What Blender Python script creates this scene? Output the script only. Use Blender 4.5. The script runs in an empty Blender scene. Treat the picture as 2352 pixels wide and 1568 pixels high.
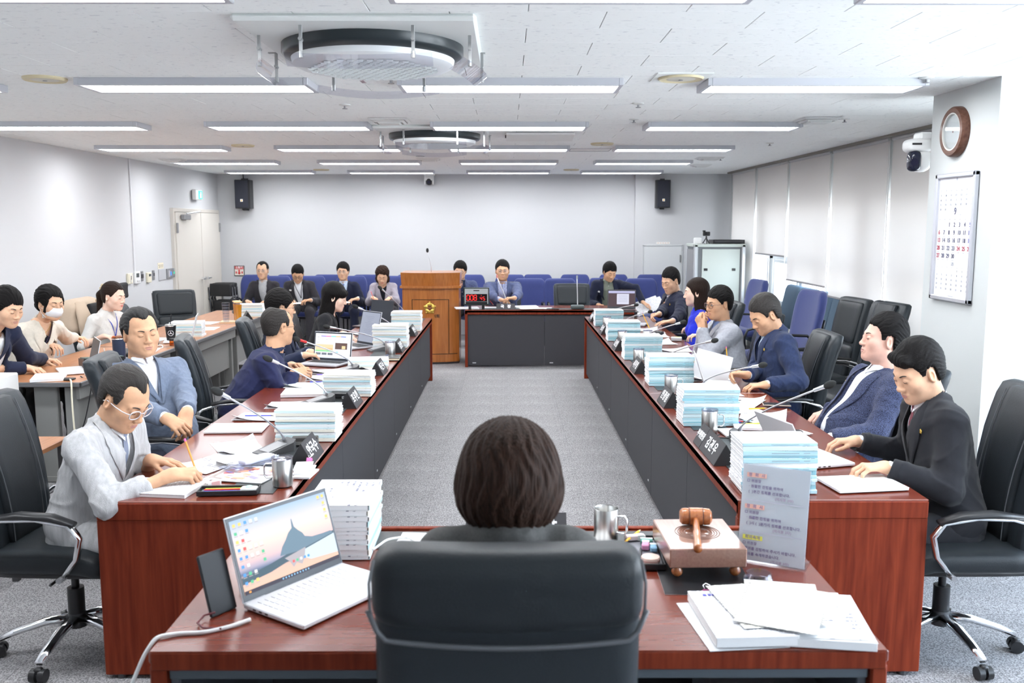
import bpy, math, random
import numpy as np
from mathutils import Matrix, Vector, Euler
random.seed(7); RNG = np.random.RandomState(5)
SC = bpy.context.scene; COL = SC.collection
PI = math.pi; R = math.radians
# ---------------------------------------------------------------- camera
FPX = 2100.0; CX, CY = 1176.0, 784.0; CAMZ = 1.80
TILT = math.atan(269/FPX); YAW = math.atan(11*math.cos(TILT)/FPX)
cam = bpy.data.objects.new('camera', bpy.data.cameras.new('camera')); COL.objects.link(cam)
cam.location = (0, 0, CAMZ); cam.rotation_euler = (PI/2-TILT, 0, -YAW)
cam.data.sensor_width = 36.0; cam.data.lens = FPX/2352*36; cam.data.clip_start = 0.05
cam.data.dof.use_dof = True; cam.data.dof.focus_distance = 5.6; cam.data.dof.aperture_fstop = 4.5
SC.camera = cam
# ---------------------------------------------------------------- world, exposure
SC.view_settings.view_transform = 'Standard'; SC.view_settings.look = 'None'
SC.view_settings.gamma = 1.0; SC.view_settings.use_curve_mapping = False
SC.view_settings.exposure = 1.76
W = bpy.data.worlds.new('sky'); SC.world = W; W.use_nodes = True
wn = W.node_tree.nodes; wl = W.node_tree.links
SKY_STRENGTH = 4.6
LAMP = 8.3
bg = wn['Background']; bg.inputs[1].default_value = SKY_STRENGTH
tc = wn.new('ShaderNodeTexCoord'); sx = wn.new('ShaderNodeSeparateXYZ'); cr = wn.new('ShaderNodeValToRGB')
wl.new(tc.outputs['Generated'], sx.inputs[0]); wl.new(sx.outputs[2], cr.inputs[0]); wl.new(cr.outputs[0], bg.inputs[0])
cr.color_ramp.elements[0].position = 0.0; cr.color_ramp.elements[0].color = (0.86, 0.90, 0.93, 1)
cr.color_ramp.elements[1].position = 0.6; cr.color_ramp.elements[1].color = (0.62, 0.80, 1.0, 1)
SC.cycles.max_bounces = 7; SC.cycles.diffuse_bounces = 4; SC.cycles.glossy_bounces = 3
SC.cycles.transmission_bounces = 5; SC.cycles.transparent_max_bounces = 8
SC.cycles.caustics_reflective = False; SC.cycles.caustics_refractive = False
SC.cycles.use_denoising = True; SC.cycles.sample_clamp_indirect = 6.0

_th, _ps = TILT, YAW
_F = np.array([0, math.cos(_th), -math.sin(_th)]); _Rr = np.array([1., 0, 0]); _U = np.array([0, math.sin(_th), math.cos(_th)])
_Rz = np.array([[math.cos(_ps), math.sin(_ps), 0], [-math.sin(_ps), math.cos(_ps), 0], [0, 0, 1]])
_F, _Rr, _U = _Rz@_F, _Rz@_Rr, _Rz@_U
def _ray(u, v): return _F+(u-CX)/FPX*_Rr-(v-CY)/FPX*_U
def TZ(u, v, z=0.73):
    d = _ray(u, v); t = (z-CAMZ)/d[2]; return np.array([0, 0, CAMZ])+t*d
def TY(u, v, y):
    d = _ray(u, v); return np.array([0, 0, CAMZ])+y/d[1]*d
def TX(u, v, x):
    d = _ray(u, v); return np.array([0, 0, CAMZ])+x/d[0]*d
# ---------------------------------------------------------------- materials
MATS = {}
def _newmat(name):
    m = bpy.data.materials.new(name); m.use_nodes = True
    return m, m.node_tree.nodes, m.node_tree.links, m.node_tree.nodes['Principled BSDF']
def mat(name, col=(.8, .8, .8), rough=.5, metal=0., bump=0., bscale=200., var=0., vscale=20., spec=.5, emit=None, estr=0., coat=0., sheen=0., alpha=1., trans=0., stretch=(1, 1, 1), ior=1.45):
    if name in MATS: return MATS[name]
    m, n, l, b = _newmat(name)
    b.inputs['Base Color'].default_value = (*col, 1); b.inputs['Roughness'].default_value = rough
    b.inputs['Metallic'].default_value = metal; b.inputs['Specular IOR Level'].default_value = spec
    b.inputs['Coat Weight'].default_value = coat; b.inputs['Sheen Weight'].default_value = sheen
    b.inputs['Alpha'].default_value = alpha; b.inputs['Transmission Weight'].default_value = trans; b.inputs['IOR'].default_value = ior
    if emit: b.inputs['Emission Color'].default_value = (*emit, 1); b.inputs['Emission Strength'].default_value = estr
    if bump or var:
        t = n.new('ShaderNodeTexCoord'); mp = n.new('ShaderNodeMapping'); mp.inputs['Scale'].default_value = stretch
        l.new(t.outputs['Object'], mp.inputs[0])
    if bump:
        x = n.new('ShaderNodeTexNoise'); x.inputs['Scale'].default_value = bscale; x.inputs['Detail'].default_value = 3
        bp = n.new('ShaderNodeBump'); bp.inputs['Strength'].default_value = bump; bp.inputs['Distance'].default_value = .01
        l.new(mp.outputs[0], x.inputs['Vector']); l.new(x.outputs[0], bp.inputs['Height']); l.new(bp.outputs[0], b.inputs['Normal'])
    if var:
        x = n.new('ShaderNodeTexNoise'); x.inputs['Scale'].default_value = vscale; x.inputs['Detail'].default_value = 4
        r = n.new('ShaderNodeValToRGB'); r.color_ramp.elements[0].position = .3; r.color_ramp.elements[1].position = .7
        r.color_ramp.elements[0].color = (*[max(0, c*(1-var)) for c in col], 1); r.color_ramp.elements[1].color = (*[min(1, c*(1+var)) for c in col], 1)
        l.new(mp.outputs[0], x.inputs['Vector']); l.new(x.outputs[0], r.inputs[0]); l.new(r.outputs[0], b.inputs['Base Color'])
    MATS[name] = m; return m
def wood(name, dark, light, axis=0, scale=6., rough=.25, coat=.4, dist=3.):
    if name in MATS: return MATS[name]
    m, n, l, b = _newmat(name)
    t = n.new('ShaderNodeTexCoord'); mp = n.new('ShaderNodeMapping')
    s = [14., 14., 14.]; s[axis] = 1.0; mp.inputs['Scale'].default_value = s
    x = n.new('ShaderNodeTexNoise'); x.inputs['Scale'].default_value = scale; x.inputs['Detail'].default_value = 8; x.inputs['Distortion'].default_value = .4
    r = n.new('ShaderNodeValToRGB'); r.color_ramp.elements[0].position = .3; r.color_ramp.elements[1].position = .72
    r.color_ramp.elements[0].color = (*dark, 1); r.color_ramp.elements[1].color = (*light, 1)
    l.new(t.outputs['Object'], mp.inputs[0]); l.new(mp.outputs[0], x.inputs['Vector']); l.new(x.outputs[0], r.inputs[0]); l.new(r.outputs[0], b.inputs['Base Color'])
    b.inputs['Roughness'].default_value = rough; b.inputs['Coat Weight'].default_value = coat; b.inputs['Coat Roughness'].default_value = .12; b.inputs['Specular IOR Level'].default_value = .5 if coat > .2 else .12
    MATS[name] = m; return m
def carpet_mat():
    m, n, l, b = _newmat('carpet'); MATS['carpet'] = m
    t = n.new('ShaderNodeTexCoord')
    x = n.new('ShaderNodeTexNoise'); x.inputs['Scale'].default_value = 150; x.inputs['Detail'].default_value = 2
    y = n.new('ShaderNodeTexNoise'); y.inputs['Scale'].default_value = 1.5; y.inputs['Detail'].default_value = 3
    r = n.new('ShaderNodeValToRGB'); e = r.color_ramp.elements
    e[0].position = .38; e[0].color = (.18, .176, .184, 1); e[1].position = .62; e[1].color = (.46, .448, .46, 1)
    mx = n.new('ShaderNodeMix'); mx.data_type = 'RGBA'; mx.blend_type = 'MULTIPLY'; mx.inputs[0].default_value = .30
    l.new(t.outputs['Object'], x.inputs['Vector']); l.new(t.outputs['Object'], y.inputs['Vector'])
    l.new(x.outputs[0], r.inputs[0]); l.new(r.outputs[0], mx.inputs[6]); l.new(y.outputs[0], mx.inputs[7]); l.new(mx.outputs[2], b.inputs['Base Color'])
    bp = n.new('ShaderNodeBump'); bp.inputs['Strength'].default_value = .5; bp.inputs['Distance'].default_value = .004
    l.new(x.outputs[0], bp.inputs['Height']); l.new(bp.outputs[0], b.inputs['Normal'])
    b.inputs['Roughness'].default_value = .95; b.inputs['Specular IOR Level'].default_value = .15
def ceil_mat():
    m, n, l, b = _newmat('ceiling_tile'); MATS['ceiling_tile'] = m
    t = n.new('ShaderNodeTexCoord'); mp = n.new('ShaderNodeMapping'); mp.inputs['Scale'].default_value = (28, 75, 40)
    ge = n.new('ShaderNodeNewGeometry'); l.new(ge.outputs['Position'], mp.inputs[0])
    x = n.new('ShaderNodeTexNoise'); x.inputs['Scale'].default_value = 1.0; x.inputs['Detail'].default_value = 3; x.inputs['Distortion'].default_value = .6
    r = n.new('ShaderNodeValToRGB'); e = r.color_ramp.elements
    e[0].position = .30; e[0].color = (.66, .68, .70, 1); e[1].position = .37; e[1].color = (.93, .95, .935, 1)
    l.new(mp.outputs[0], x.inputs['Vector']); l.new(x.outputs[0], r.inputs[0]); l.new(r.outputs[0], b.inputs['Base Color'])
    b.inputs['Roughness'].default_value = .9
def paper_mat(name, col, ink, rows=90., dens=.5, fade=.0):
    m, n, l, b = _newmat(name); MATS[name] = m
    t = n.new('ShaderNodeTexCoord'); sp = n.new('ShaderNodeSeparateXYZ'); l.new(t.outputs['Object'], sp.inputs[0])
    w = n.new('ShaderNodeMath'); w.operation = 'MULTIPLY'; w.inputs[1].default_value = rows*2*PI; l.new(sp.outputs[1], w.inputs[0])
    s = n.new('ShaderNodeMath'); s.operation = 'SINE'; l.new(w.outputs[0], s.inputs[0])
    g = n.new('ShaderNodeMath'); g.operation = 'GREATER_THAN'; g.inputs[1].default_value = .35; l.new(s.outputs[0], g.inputs[0])
    mp = n.new('ShaderNodeMapping'); mp.inputs['Scale'].default_value = (160, 45, 1); l.new(t.outputs['Object'], mp.inputs[0])
    x = n.new('ShaderNodeTexNoise'); x.inputs['Scale'].default_value = 1; x.inputs['Detail'].default_value = 1; l.new(mp.outputs[0], x.inputs['Vector'])
    x2 = n.new('ShaderNodeTexNoise'); x2.inputs['Scale'].default_value = 14; l.new(t.outputs['Object'], x2.inputs['Vector'])
    g2 = n.new('ShaderNodeMath'); g2.operation = 'GREATER_THAN'; g2.inputs[1].default_value = .42; l.new(x.outputs[0], g2.inputs[0])
    g3 = n.new('ShaderNodeMath'); g3.operation = 'GREATER_THAN'; g3.inputs[1].default_value = .9-dens; l.new(x2.outputs[0], g3.inputs[0])
    a = n.new('ShaderNodeMath'); a.operation = 'MULTIPLY'; l.new(g.outputs[0], a.inputs[0]); l.new(g2.outputs[0], a.inputs[1])
    c = n.new('ShaderNodeMath'); c.operation = 'MULTIPLY'; l.new(a.outputs[0], c.inputs[0]); l.new(g3.outputs[0], c.inputs[1])
    mx = n.new('ShaderNodeMix'); mx.data_type = 'RGBA'; mx.inputs[6].default_value = (*col, 1); mx.inputs[7].default_value = (*ink, 1)
    l.new(c.outputs[0], mx.inputs[0]); l.new(mx.outputs[2], b.inputs['Base Color']); b.inputs['Roughness'].default_value = .7
    return m
def blind_mat():
    m = bpy.data.materials.new('blind_fabric'); m.use_nodes = True; n = m.node_tree.nodes; l = m.node_tree.links; n.clear()
    o = n.new('ShaderNodeOutputMaterial'); d = n.new('ShaderNodeBsdfDiffuse'); t = n.new('ShaderNodeBsdfTranslucent'); mx = n.new('ShaderNodeMixShader')
    tr = n.new('ShaderNodeBsdfTransparent'); m2 = n.new('ShaderNodeMixShader'); m2.inputs[0].default_value = .004
    d.inputs[0].default_value = (.68, .65, .63, 1); t.inputs[0].default_value = (.62, .585, .54, 1); mx.inputs[0].default_value = .08
    l.new(d.outputs[0], mx.inputs[1]); l.new(t.outputs[0], mx.inputs[2]); l.new(mx.outputs[0], m2.inputs[1]); l.new(tr.outputs[0], m2.inputs[2]); l.new(m2.outputs[0], o.inputs[0])
    MATS['blind'] = m
def clear_mat(name, col=(1, 1, 1), a=.18, rough=.03):
    m = bpy.data.materials.new(name); m.use_nodes = True; n = m.node_tree.nodes; l = m.node_tree.links; n.clear()
    o = n.new('ShaderNodeOutputMaterial'); g = n.new('ShaderNodeBsdfGlossy'); g.inputs['Roughness'].default_value = rough; t = n.new('ShaderNodeBsdfTransparent'); mx = n.new('ShaderNodeMixShader')
    t.inputs[0].default_value = (*col, 1)
    f = n.new('ShaderNodeLayerWeight'); pw = n.new('ShaderNodeMath'); pw.operation = 'POWER'; pw.inputs[1].default_value = 4.; l.new(f.outputs['Facing'], pw.inputs[0]); ad = n.new('ShaderNodeMath'); ad.operation = 'MULTIPLY_ADD'; ad.inputs[1].default_value = .6; ad.inputs[2].default_value = a; l.new(pw.outputs[0], ad.inputs[0])
    l.new(ad.outputs[0], mx.inputs[0]); l.new(t.outputs[0], mx.inputs[1]); l.new(g.outputs[0], mx.inputs[2]); l.new(mx.outputs[0], o.inputs[0])
    MATS[name] = m; return m
carpet_mat(); ceil_mat(); blind_mat()
clear_mat('clear_plastic', (.86, .88, .95), .08); clear_mat('clear_glass', (.93, .95, .97), .02); clear_mat('tinted_plastic', (.80, .80, .86), .10); clear_mat('bottle_amber', (.75, .33, .04), .08); clear_mat('tea_orange', (.95, .50, .10), .02)
WALL = mat('wall_paint', (.59, .59, .603), .85, bump=.05, bscale=300)
WALLR = mat('wall_paint_right', (.60, .62, .615), .85, bump=.05, bscale=300)
MAHOG = wood('mahogany_side', (.135, .019, .009), (.25, .044, .018), 2, 3., .45, .0)
MAHT = wood('mahogany_top', (.13, .020, .009), (.18, .034, .016), 0, 2.5, .26, .35)
OAK = wood('podium_oak', (.33, .105, .018), (.47, .17, .04), 2, 3., .3, .4)
STAFFW = wood('staff_table_top', (.38, .15, .055), (.50, .22, .10), 1, 4., .35, .3)
GAVW = wood('gavel_wood', (.32, .09, .025), (.50, .18, .06), 1, 8., .25, .6)
BLOCKW = wood('sounding_block', (.24, .12, .09), (.31, .17, .125), 1, 8., .28, .5)
FABPAN = mat('modesty_panel', (.045, .045, .052), .75, bump=.15, bscale=500)
PAD = mat('desk_leather_pad', (.035, .04, .043), .4, bump=.1, bscale=400)
LEATH = mat('black_leather', (.018, .022, .026), .42, bump=.12, bscale=260, spec=.35)
LEATH2 = mat('black_leather_back', (.020, .025, .030), .40, bump=.10, bscale=200, spec=.35)
SEAM = mat('leather_seam', (.10, .105, .115), .4)
BLKP = mat('black_plastic', (.018, .018, .02), .38)
DGRAY = mat('dark_grey_plastic', (.06, .06, .065), .45)
CHROME = mat('chrome', (.82, .83, .85), .12, 1.)
STEEL = mat('brushed_steel', (.60, .59, .57), .28, 1., var=.25, vscale=1.2, stretch=(60, 60, 1))
GREYM = mat('grey_metal', (.33, .33, .34), .4, .6)
ALU = mat('aluminium', (.62, .64, .66), .35, .7)
BLUEF = mat('blue_chair_fabric', (.040, .056, .20), .9, bump=.3, bscale=900, sheen=.3)
TEALF = mat('teal_bench_fabric', (.075, .12, .17), .85, bump=.2, bscale=600)
WHITEP = mat('white_plastic', (.80, .80, .79), .35)
CREAM = mat('cream_plastic', (.74, .69, .55), .45)
PAPER = mat('white_paper', (.80, .80, .81), .7)
PRINT = paper_mat('printed_paper', (.80, .80, .81), (.14, .14, .20), 110., .55)
PRINT2 = paper_mat('cover_paper', (.80, .805, .81), (.16, .16, .22), 45., .32)
CREAMP = paper_mat('cream_paper', (.78, .755, .68), (.24, .23, .22), 80., .55)
SPINE = [mat('spine_blue', (.40, .60, .66), .6), mat('spine_pale', (.58, .72, .75), .6), mat('spine_white', (.72, .74, .75), .6), mat('spine_cream', (.70, .68, .60), .6), mat('spine_sky', (.28, .54, .62), .6)]
RED = mat('red_ink', (.6, .03, .03), .5); BLUEI = mat('blue_pen', (.03, .04, .45), .4); YEL = mat('yellow_pencil', (.85, .45, .02), .45); PINK = mat('pink_plastic', (.85, .15, .40), .45)
GREEN = mat('green_plastic', (.08, .45, .28), .5); BLACKM = mat('black_matte', (.012, .012, .014), .8); INK = mat('ink', (.03, .03, .07), .7); WHITEI = mat('white_lettering', (.85, .85, .87), .6)
GOLD = mat('gold_metal', (.75, .52, .12), .3, .9)
# ---------------------------------------------------------------- mesh builder
def rotm(ax, a):
    return np.array(Matrix.Rotation(a, 3, ax))
class MB:
    def __init__(s): s.v = []; s.f = []; s.m = []; s.n = 0; s.M = None
    def xf(s, M=None): s.M = M; return s
    def add(s, vs, fs, m=0):
        vs = np.asarray(vs, float).reshape(-1, 3)
        if s.M is not None:
            A = np.array(s.M); vs = vs@A[:3, :3].T+A[:3, 3]
        s.v.append(vs); k = s.n; s.f += [tuple(i+k for i in f) for f in fs]; s.m += [m]*len(fs); s.n += len(vs)
        return s
    def box(s, c, d, rz=0., m=0, ch=0., rot=None):
        c = np.array(c, float); h = np.array(d, float)/2
        Rm = rot if rot is not None else rotm('Z', rz)
        if ch <= 0:
            vs = np.array([[x, y, z] for x in (-1, 1) for y in (-1, 1) for z in (-1, 1)])*h
            fs = [(0, 1, 3, 2), (4, 6, 7, 5), (0, 4, 5, 1), (2, 3, 7, 6), (0, 2, 6, 4), (1, 5, 7, 3)]
            return s.add(vs@Rm.T+c, fs, m)
        ch = min(ch, *(h*.98)); idx = {}; vs = []
        for x in (-1, 1):
            for y in (-1, 1):
                for z in (-1, 1):
                    sg = (x, y, z)
                    for a in range(3):
                        p = [sg[i]*(h[i] if i == a else h[i]-ch) for i in range(3)]
                        idx[(sg, a)] = len(vs); vs.append(p)
        fs = []
        for a in range(3):
            o = [i for i in range(3) if i != a]
            for sgn in (-1, 1):
                q = []
                for (p1, p2) in ((-1, -1), (1, -1), (1, 1), (-1, 1)):
                    g = [0, 0, 0]; g[a] = sgn; g[o[0]] = p1; g[o[1]] = p2; q.append(idx[(tuple(g), a)])
                if (sgn > 0) == (a == 1): q = q[::-1]
                fs.append(tuple(q))
            for p1 in (-1, 1):
                for p2 in (-1, 1):
                    g0 = [0, 0, 0]; g0[o[0]] = p1; g0[o[1]] = p2; g1 = list(g0); g0[a] = -1; g1[a] = 1
                    q = [idx[(tuple(g0), o[0])], idx[(tuple(g1), o[0])], idx[(tuple(g1), o[1])], idx[(tuple(g0), o[1])]]
                    if (p1*p2 > 0) == (a != 1): q = q[::-1]
                    fs.append(tuple(q))
        for x in (-1, 1):
            for y in (-1, 1):
                for z in (-1, 1):
                    q = [idx[((x, y, z), a)] for a in range(3)]
                    if x*y*z < 0: q = q[::-1]
                    fs.append(tuple(q))
        return s.add(np.array(vs)@Rm.T+c, fs, m)
    def rbox(s, c, d, r, n=5, m=0, rot=None, warp=None):
        # rounded cushion box; warp(P) bends it
        h = np.array(d, float)/2; r = min(r, *h); vs = []; fs = []; key = {}
        def vid(p):
            k = tuple(np.round(p, 5))
            if k not in key: key[k] = len(vs); vs.append(p)
            return key[k]
        ts = np.linspace(-1, 1, n+1)
        def tt(t, hh):  # denser near edge
            return np.sign(t)*(abs(t)**.7)
        for a in range(3):
            o = [(a+1) % 3, (a+2) % 3]
            for sg in (-1, 1):
                g = [[None]*(n+1) for _ in range(n+1)]
                for i in range(n+1):
                    for j in range(n+1):
                        p = np.zeros(3); p[a] = sg*h[a]; p[o[0]] = tt(ts[i], 0)*h[o[0]]; p[o[1]] = tt(ts[j], 0)*h[o[1]]
                        q = np.clip(p, -(h-r), h-r); dlt = p-q; L = np.linalg.norm(dlt)
                        if L > 1e-9: p = q+dlt/L*r
                        g[i][j] = vid(p)
                for i in range(n):
                    for j in range(n):
                        q = (g[i][j], g[i+1][j], g[i+1][j+1], g[i][j+1])
                        fs.append(q if sg > 0 else q[::-1])
        P = np.array(vs)
        if warp is not None: P = warp(P)
        if rot is not None: P = P@np.array(rot).T
        return s.add(P+np.array(c, float), fs, m)
    def cyl(s, a, b, r1, r2=None, n=16, m=0, cap=True):
        a = np.array(a, float); b = np.array(b, float); r2 = r1 if r2 is None else r2
        d = b-a; d /= max(np.linalg.norm(d), 1e-9); u = np.cross(d, [0, 0, 1.]); 
        if np.linalg.norm(u) < 1e-3: u = np.array([1., 0, 0])
        u /= np.linalg.norm(u); w = np.cross(d, u)
        t = np.linspace(0, 2*PI, n, endpoint=False); ring = np.outer(np.cos(t), u)+np.outer(np.sin(t), w)
        vs = np.vstack([a+ring*r1, b+ring*r2]); fs = [(i, (i+1) % n, n+(i+1) % n, n+i) for i in range(n)]
        if cap: fs += [tuple(range(n))[::-1], tuple(range(n, 2*n))]
        return s.add(vs, fs, m)
    def lathe(s, prof, c=(0, 0, 0), n=24, m=0, rot=None):
        t = np.linspace(0, 2*PI, n, endpoint=False); vs = []; fs = []
        for (r, z) in prof: vs += [[r*math.cos(x), r*math.sin(x), z] for x in t]
        k = len(prof)
        for j in range(k-1):
            for i in range(n): fs.append((j*n+i, j*n+(i+1) % n, (j+1)*n+(i+1) % n, (j+1)*n+i))
        if prof[0][0] > 1e-6: fs.append(tuple(range(n))[::-1])
        if prof[-1][0] > 1e-6: fs.append(tuple((k-1)*n+i for i in range(n)))
        P = np.array(vs)
        if rot is not None: P = P@np.array(rot).T
        return s.add(P+np.array(c, float), fs, m)
    def tube(s, path, r, n=8, m=0, closed=False, flat=None):
        P = np.array(path, float); k = len(P); rr = np.full(k, r) if np.isscalar(r) else np.array(r, float)
        T = np.gradient(P, axis=0) if not closed else (np.roll(P, -1, 0)-np.roll(P, 1, 0))
        T /= np.maximum(np.linalg.norm(T, axis=1, keepdims=True), 1e-9)
        u = np.cross(T[0], [0, 0, 1.]); 
        if np.linalg.norm(u) < .05: u = np.cross(T[0], [0, 1., 0])
        u /= np.linalg.norm(u); vs = []; t = np.linspace(0, 2*PI, n, endpoint=False)
        fx = flat or (1, 1)
        for i in range(k):
            u = u-T[i]*np.dot(u, T[i]); u /= max(np.linalg.norm(u), 1e-9); w = np.cross(T[i], u)
            vs.append(P[i]+(np.outer(np.cos(t), u)*fx[0]+np.outer(np.sin(t), w)*fx[1])*rr[i])
        fs = []
        for j in range(k if closed else k-1):
            for i in range(n):
                a = j*n; b = ((j+1) % k)*n; fs.append((a+i, a+(i+1) % n, b+(i+1) % n, b+i))
        if not closed: fs += [tuple(range(n))[::-1], tuple((k-1)*n+i for i in range(n))]
        return s.add(np.vstack(vs), fs, m)
    def prism(s, poly, lo, hi, axis=2, m=0):
        # poly: 2D outline in the two other axes (x,y / x,z / y,z), extruded along axis
        o = [i for i in range(3) if i != axis]; n = len(poly); vs = []
        for h in (lo, hi):
            for p in poly:
                q = [0, 0, 0]; q[o[0]] = p[0]; q[o[1]] = p[1]; q[axis] = h; vs.append(q)
        fs = [tuple(range(n))[::-1], tuple(range(n, 2*n))]+[(i, (i+1) % n, n+(i+1) % n, n+i) for i in range(n)]
        if axis == 1: fs = [f[::-1] for f in fs]
        return s.add(vs, fs, m)
    def grid(s, P, m=0, closed_u=False):
        P = np.asarray(P, float); a, b = P.shape[:2]
        fs = [(i*b+j, (i+1)*b+j, (i+1)*b+j+1, i*b+j+1) for i in range(a-1) for j in range(b-1)]
        return s.add(P.reshape(-1, 3), fs, m)
    def sphere(s, c, r, n=16, m=0, sc=(1, 1, 1), rot=None):
        k = n//2; prof = [(max(1e-7, math.sin(PI*i/k)), -math.cos(PI*i/k)) for i in range(k+1)]
        t = np.linspace(0, 2*PI, n, endpoint=False); vs = []; fs = []
        for (q, z) in prof: vs += [[q*math.cos(x), q*math.sin(x), z] for x in t]
        for j in range(k):
            for i in range(n): fs.append((j*n+i, j*n+(i+1) % n, (j+1)*n+(i+1) % n, (j+1)*n+i))
        P = np.array(vs)*np.array(sc)*r
        if rot is not None: P = P@np.array(rot).T
        return s.add(P+np.array(c, float), fs, m)
    def mesh(s, name, smooth=False):
        me = bpy.data.meshes.new(name); V = np.vstack(s.v) if s.v else np.zeros((0, 3))
        me.from_pydata(V.tolist(), [], s.f)
        if any(s.m): me.polygons.foreach_set('material_index', s.m)
        if smooth:
            me.polygons.foreach_set('use_smooth', [True]*len(me.polygons))
            if smooth != 'all':
                try: me.set_sharp_from_angle(angle=R(40))
                except Exception: pass
        me.update(); return me
def link(name, me, mats, parent=None, loc=None, rot=None):
    o = bpy.data.objects.new(name, me); COL.objects.link(o)
    if not isinstance(mats, (list, tuple)): mats = [mats]
    if len(me.materials) == 0:
        for x in mats: me.materials.append(x)
    if parent is not None: o.parent = parent
    if loc is not None: o.location = loc
    if rot is not None: o.rotation_euler = rot
    return o
def part(name, mb, mats, parent, smooth=False, label=None, loc=None, rot=None):
    o = link(name, mb.mesh(name, smooth), mats, parent, loc, rot)
    if label: o['label'] = label
    return o
def tag(o, label, cat, group=None, kind=None):
    if label: o['label'] = label
    if cat: o['category'] = cat
    if group: o['group'] = group
    if kind: o['kind'] = kind
    return o
def thing(name, label, cat, loc=(0, 0, 0), rz=0., group=None):
    o = bpy.data.objects.new(name, None); COL.objects.link(o); o.empty_display_size = .1
    o.location = tuple(loc); o.rotation_euler = (0, 0, rz)
    return tag(o, label, cat, group)
def single(name, mb, mats, label, cat, group=None, smooth=False, loc=None, rz=0.):
    o = link(name, mb.mesh(name, smooth), mats, None, loc, (0, 0, rz)); return tag(o, label, cat, group)
def struct(name, mb, mats, smooth=False):
    o = link(name, mb.mesh(name, smooth), mats); o['kind'] = 'structure'; return o
def dup(o, loc=None, rz=None, label=None, group=None, parent=None):
    c = o.copy(); COL.objects.link(c); c.parent = parent
    for ch in list(o.children): dup(ch, parent=c)
    if loc is not None: c.location = tuple(loc)
    if rz is not None: c.rotation_euler = (0, 0, rz)
    if label: c['label'] = label
    if group: c['group'] = group
    return c
_fonts = {}
def text_mesh(s, size, extrude=.0006, align='CENTER', bold=0., spacing=1.):
    cu = bpy.data.curves.new('t', 'FONT'); cu.body = s; cu.size = size; cu.extrude = extrude; cu.align_x = align; cu.align_y = 'CENTER'; cu.offset = bold; cu.resolution_u = 3; cu.space_character = spacing
    o = bpy.data.objects.new('t', cu); me = bpy.data.meshes.new_from_object(o); bpy.data.objects.remove(o); bpy.data.curves.remove(cu)
    me.materials.clear(); return me
def text(name, s, size, m, parent, M, **k):
    me = text_mesh(s, size, **k); me.transform(Matrix(M)); return link(name, me, m, parent)
def frameM(o, x, y):
    # 4x4 with given origin, x axis, y axis (z = x cross y)
    x = np.array(x, float); x /= np.linalg.norm(x); y = np.array(y, float); y -= x*np.dot(x, y); y /= np.linalg.norm(y); z = np.cross(x, y)
    M = np.eye(4); M[:3, 0] = x; M[:3, 1] = y; M[:3, 2] = z; M[:3, 3] = o; return M
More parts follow.
